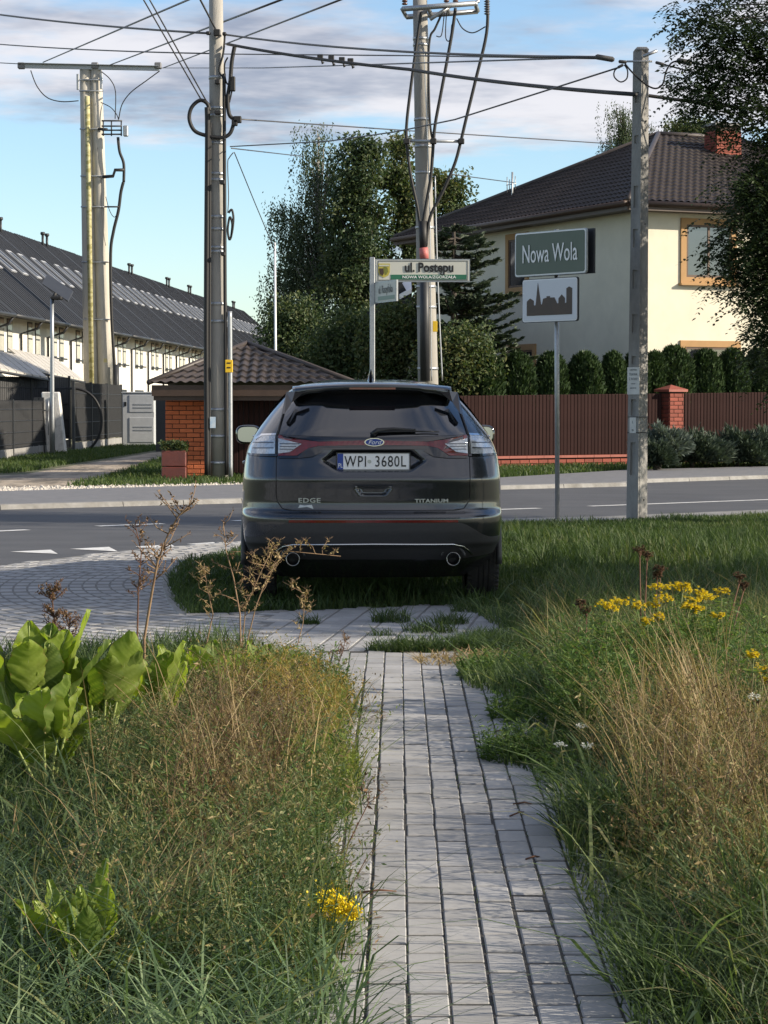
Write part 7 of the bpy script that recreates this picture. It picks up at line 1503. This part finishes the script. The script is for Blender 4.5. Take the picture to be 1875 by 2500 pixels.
vg = Veg(); p = np.concatenate([spot_poly(1.15, 10.3, .38, .7, 300), spot_poly(1.55, 10.6, .35, .8, 260), spot_poly(1.7, 9.6, .3, .7, 150), spot_poly(.95, 9.7, .2, .5, 90)]); herb(vg, p, (.25, .55), 30, (.035, .08), (.008, .018), rise=.4, lean=.3)
p = np.concatenate([spot_poly(.72, 10.4, .22, .35, 200), spot_poly(.66, 12.0, .26, .35, 260), spot_poly(.55, 9.25, .16, .28, 140), spot_poly(.9, 11.3, .25, .6, 200), spot_poly(.72, 8.6, .15, .3, 60)]); herb(vg, p, (.06, .18), 14, (.03, .055), (.008, .016), rise=.4, lean=.8)
o = vg.build('feathery_weeds', GM_herb); tag(o, 'feathery green weeds at the foot of the yellow flowers', 'weeds', kind='stuff')
# yellow tansy, each plant a thing
def tansy(px, py, Y, heads, label, dead=False):
    tops = [P(px + dx, py + dy, Y + dyy) for dx, dy, dyy, _ in heads]; base = Vector((P(px, py, Y).x, Y, 0)); r = empty('dead_tansy' if dead else 'tansy', base, label, 'flower', None if dead else 'tansy in the right bed'); s = MB()
    for t in tops: s.tube([base, base.lerp(t, .5) + Vector((rng.normal(0, .02), 0, 0)), t - UZ*.04], [.005, .004, .003], 5)
    for t, hd in zip(tops, heads):
        for k in range(9): a = rng.random()*6.283; q = t + Vector((math.cos(a), math.sin(a), 0))*hd[3]*U(.3, .9, 1)[0]; s.tube([t - UZ*.045, t.lerp(q, .6) - UZ*.022, q], .0016, 3, False)
    st_ = s.build('stem', mat('tansy_stem', (.13, .15, .05), rough=.7) if not dead else M_stalkr, r)
    vg = Veg()
    for t, hd in zip(tops, heads):
        n = 34; a = U(0, 6.283, n); rr = 1.25*hd[3]*np.sqrt(rng.random(n)); c = np.array(t)[None] + np.stack([np.cos(a)*rr, np.sin(a)*rr, rng.normal(0, .008, n) - rr*rr*2], 1)
        k = np.repeat(np.arange(n), 8); m_ = len(k); a2 = np.tile(np.arange(8)*6.283/8, n); d = np.stack([np.cos(a2), np.sin(a2), np.full(m_, .12)], 1); vg.leaves(c[k] - d*.0, d, np.tile([0, 0, 1.0], (m_, 1)), np.full(m_, .010), np.full(m_, .010), np.repeat(rng.random(n), 8), fold=.1)
        d2 = d.copy(); d2[:, 2] = -.9; vg.leaves(c[k], d2, d, np.full(m_, .009), np.full(m_, .008), np.repeat(rng.random(n)*.5, 8), fold=0)
    vg.build('flower_heads', M_yflower if not dead else GM_brown, r)
    if not dead:
        vg = Veg(); n = 70; t = U(.25, .9, n); i = rng.integers(0, len(tops), n); ta = np.array([tuple(q) for q in tops]); b_ = np.array(base); pos = b_ + (ta[i] - b_)*t[:, None]; a = U(0, 6.283, n); L = U(.05, .11, n)
        for q in range(8): f_ = (q + 1)/9; d = np.stack([np.cos(a), np.sin(a), np.full(n, .25)], 1); sd_ = np.stack([-np.sin(a), np.cos(a), np.zeros(n)], 1)*(1 if q % 2 else -1); vg.leaves(pos + d*(L*f_)[:, None], sd_ + d*.6, np.tile([0, 0, 1.0], (n, 1)) + rng.normal(0, .2, (n, 3)), L*.38, L*.12, rng.random(n))
        vg.build('leaves', GM_herb, r)
tansy(1495, 1468, 10.4, [(-18, 5, 0, .04), (15, -2, .1, .045), (0, 14, -.05, .035)], 'leftmost yellow tansy head, set apart from the rest')
tansy(1622, 1428, 10.6, [(-14, 0, 0, .05), (22, 2, .1, .045), (-2, 30, -.1, .04), (45, -2, 0, .03)], 'brightest yellow tansy, tallest of the group')
tansy(1580, 1472, 10.4, [(-22, 4, 0, .03), (14, 0, .1, .03), (0, 42, -.1, .025), (28, 30, 0, .02)], 'low yellow tansy just left of the tallest one')
tansy(1690, 1442, 10.7, [(-18, -6, 0, .04), (14, 0, .1, .045), (2, 22, -.1, .035), (34, 12, 0, .04)], 'yellow tansy in the middle of the group')
tansy(1738, 1450, 10.8, [(-6, 6, 0, .045), (24, -10, .1, .035)], 'yellow tansy with orange tinge right of the middle')
tansy(1752, 1502, 10.5, [(0, 0, 0, .03)], 'single low yellow tansy head on the right')
tansy(1680, 1478, 10.5, [(0, 0, 0, .03), (25, 6, .1, .025)], 'small yellow tansy under the middle heads')
tansy(1858, 1622, 8.6, [(-20, -25, 0, .02), (5, 10, .1, .028), (25, 35, 0, .025)], 'yellow flowers at the right edge below the tansy')
tansy(1568, 1345, 10.9, [(-6, -6, 0, .03), (12, 6, .1, .028)], 'dead brown flower head standing above the tansy', True)
tansy(1612, 1385, 11.0, [(0, 0, 0, .028), (-8, 14, 0, .02)], 'second dead brown flower head right of the tall one', True)
tansy(1418, 1470, 11.2, [(0, 0, 0, .022), (14, 18, 0, .02)], 'dead reddish flower head at the left of the tansy', True)
tansy(1745, 1405, 10.9, [(60, 0, 0, .025), (70, 20, .1, .02)], 'dead pale flower head right of the tansy', True)
# goldenrod plume leaning over the path in the left bed
r = empty('goldenrod', (-.16, 5.8, 0), 'drooping yellow goldenrod plume at the lower left path edge', 'flower'); s = MB(); g0, g1, g2 = Vector((-.22, 5.8, 0)), P(785, 2205, 5.8), P(872, 2228, 5.75); s.tube([g0, g0.lerp(g1, .6) + UZ*.03, g1, g2], [.004, .0035, .003, .002], 5); s.build('stem', mat('tansy_stem', (.13, .15, .05), rough=.7), r)
vg = Veg(); n = 900; t = rng.random(n); c = np.array(g1)[None]*(1 - t[:, None]) + np.array(g2)[None]*t[:, None] + rng.normal(0, 1, (n, 3))*np.array([.014, .014, .018])*(1.5 - t[:, None]); vg.leaves(c, rdir(n), rdir(n), U(.006, .012, n), U(.004, .008, n), rng.random(n)); vg.build('flower_plume', M_yflower, r)
# small white yarrow flowers and a silvery mugwort sprig
for px, py, Y, lab in ((1420, 1772, 8.9, 'upper white yarrow flower on the right edge'), (1369, 1818, 8.4, 'left white yarrow flower beside the path'), (1433, 1820, 8.4, 'right white yarrow flower beside the path'), (1842, 1700, 8.2, 'pale flower among the weeds near the right edge')):
    c = P(px, py, Y); r = empty('yarrow', (c.x, Y, 0), lab, 'flower', 'white yarrow flowers'); s = MB(); s.tube([(c.x + .03, Y, 0), c], [.003, .002], 4); s.build('stem', mat('tansy_stem', (.13, .15, .05), rough=.7), r); vg = Veg(); n = 60; a = U(0, 6.283, n); rr = .024*np.sqrt(rng.random(n)); q = np.array(c) + np.stack([rr*np.cos(a), rr*np.sin(a), rng.normal(0, .004, n)], 1); vg.leaves(q, rdir(n, .2), np.tile([0, 0, 1.0], (n, 1)), U(.006, .012, n), U(.006, .010, n), rng.random(n)); vg.build('flower_head', M_wflower, r)
c = G(1385, 2035); vg = Veg(); n = 60; q = spot_poly(c.x, c.y, .06, .08, n); pos = np.concatenate([q, U(.06, .15, n)[:, None]], 1); vg.leaves(pos, rdir(n, .4) + np.array([-.8, 0, .2]), rdir(n, 1), U(.03, .055, n), U(.010, .016, n), rng.random(n)); o = vg.build('mugwort', GM_silver, None, (c.x, c.y, 0)); tag(o, 'silvery mugwort sprig reaching onto the path', 'plant')
# tufts in the joints of the apron and path edge
for i, (px, py, rx, ry, n, lab) in enumerate(((955, 1527, .14, .12, 260, 'grass tuft in the apron joints ahead of the path'), (1100, 1532, .12, .12, 240, 'grass tuft right of the first one on the apron'), (752, 1532, .09, .06, 140, 'small flat grass tuft on the apron at left'), (1015, 1598, .30, .16, 1100, 'long grass strip across the far end of the path'), (1050, 1552, .18, .14, 300, 'loose grass patch between the two tufts'), (1225, 1585, .30, .55, 2200, 'thick grass tuft at the right end of the apron'), (930, 1562, .1, .05, 90, 'thin grass wisp in the middle of the apron'), (1200, 1500, .3, .2, 600, 'ragged grass where the lawn meets the apron'))):
    c = G(px, py); p = spot_poly(c.x, c.y, rx, ry, n); vg = Veg(); grass(vg, p, .04, .13, .004, .007, lean=(.3, 1.4), droop=(0, .5), z=.02); o = vg.build('grass_tuft', GM_lawn, None, (c.x, c.y, 0)); tag(o, lab, 'grass', 'tufts on the paving')
vg = Veg(); c = G(1120, 1625); p = np.concatenate([spot_poly(c.x, c.y, .26, .3, 500), spot_poly(c.x + .3, c.y + .2, .3, .2, 400)]); n = len(p); vg.blades(np.concatenate([p, np.full((n, 1), .02)], 1), U(.03, .08, n), U(.004, .008, n), U(.8, 2.2, n), U(0, 6.283, n), rng.random(n), droop=U(0, .6, n)); o = vg.build('dry_thatch', GM_dry); tag(o, 'yellowed dead grass at the far right end of the path', 'grass', kind='stuff')
# litter along the path: twigs and crumbs
for px, py, L, a, lab in ((1262, 2010, .10, .6, 'dark twig on the right part of the path'), (1275, 1985, .07, 1.5, 'small twig crossing a joint above the dark twig'), (1240, 1803, .13, 1.5, 'thin twig lying across the path near the white flowers'), (920, 2205, .12, 1.4, 'short twig at the left path edge'), (1300, 2120, .06, .9, 'crumb of dry stem in the middle of the path')):
    c = G(px, py); d = Vector((math.sin(a), math.cos(a), 0)); m = MB(); q = c + UZ*.034; m.tube([q - d*L/2, q + Vector((.008, 0, .006)), q + d*L/2], [.003, .0035, .002], 5); o = m.build('twig', M_stalkr, None, c); tag(o, lab, 'twig', 'twigs on the path')
vg = Veg(); p = np.concatenate([spot_poly(.70, 5.6, .10, .8, 420), spot_poly(.70, 6.8, .08, .7, 340), spot_poly(.72, 8.2, .06, .6, 200), spot_poly(-.10, 10.4, .12, .3, 160), spot_poly(-.08, 6.2, .08, .9, 160), spot_poly(-.06, 8.4, .08, .6, 140), spot_poly(.1, 13.9, .9, .5, 160)]); n = len(p); vg.leaves(np.concatenate([p, np.full((n, 1), .033)], 1), rdir(n)*np.array([1, 1, .15]), np.tile([0, 0, 1.0], (n, 1)), U(.008, .035, n), U(.002, .008, n), rng.random(n)); o = vg.build('leaf_litter', GM_brown); tag(o, 'brown crumbs and dead stems littering the path edges', 'litter', kind='stuff')

# moss and tiny weeds rooted in the joints of the path
vg = Veg(); n = 5200; yy = U(4.9, 13.2, n); kk = rng.integers(-2, 12, n); xx = .596 + YAW*yy - JX*(kk + .5) + rng.normal(0, .0022, n); p = np.stack([xx, yy], 1)
edge = np.clip(np.abs(xx - (.28 + .0*yy))/.42, 0, 1); p = p[(rng.random(n) < .10 + .75*edge**2.5) & (patchy(p, 5.0, 4.0) > .35)]; n = len(p)
vg.blades(np.concatenate([p, np.full((n, 1), .026)], 1), U(.006, .026, n), U(.0015, .004, n), U(.2, 1.5, n), U(0, 6.283, n), rng.random(n)); o = vg.build('joint_moss', GM_lawn); tag(o, 'moss and seedlings growing in the path joints', 'moss', kind='stuff')
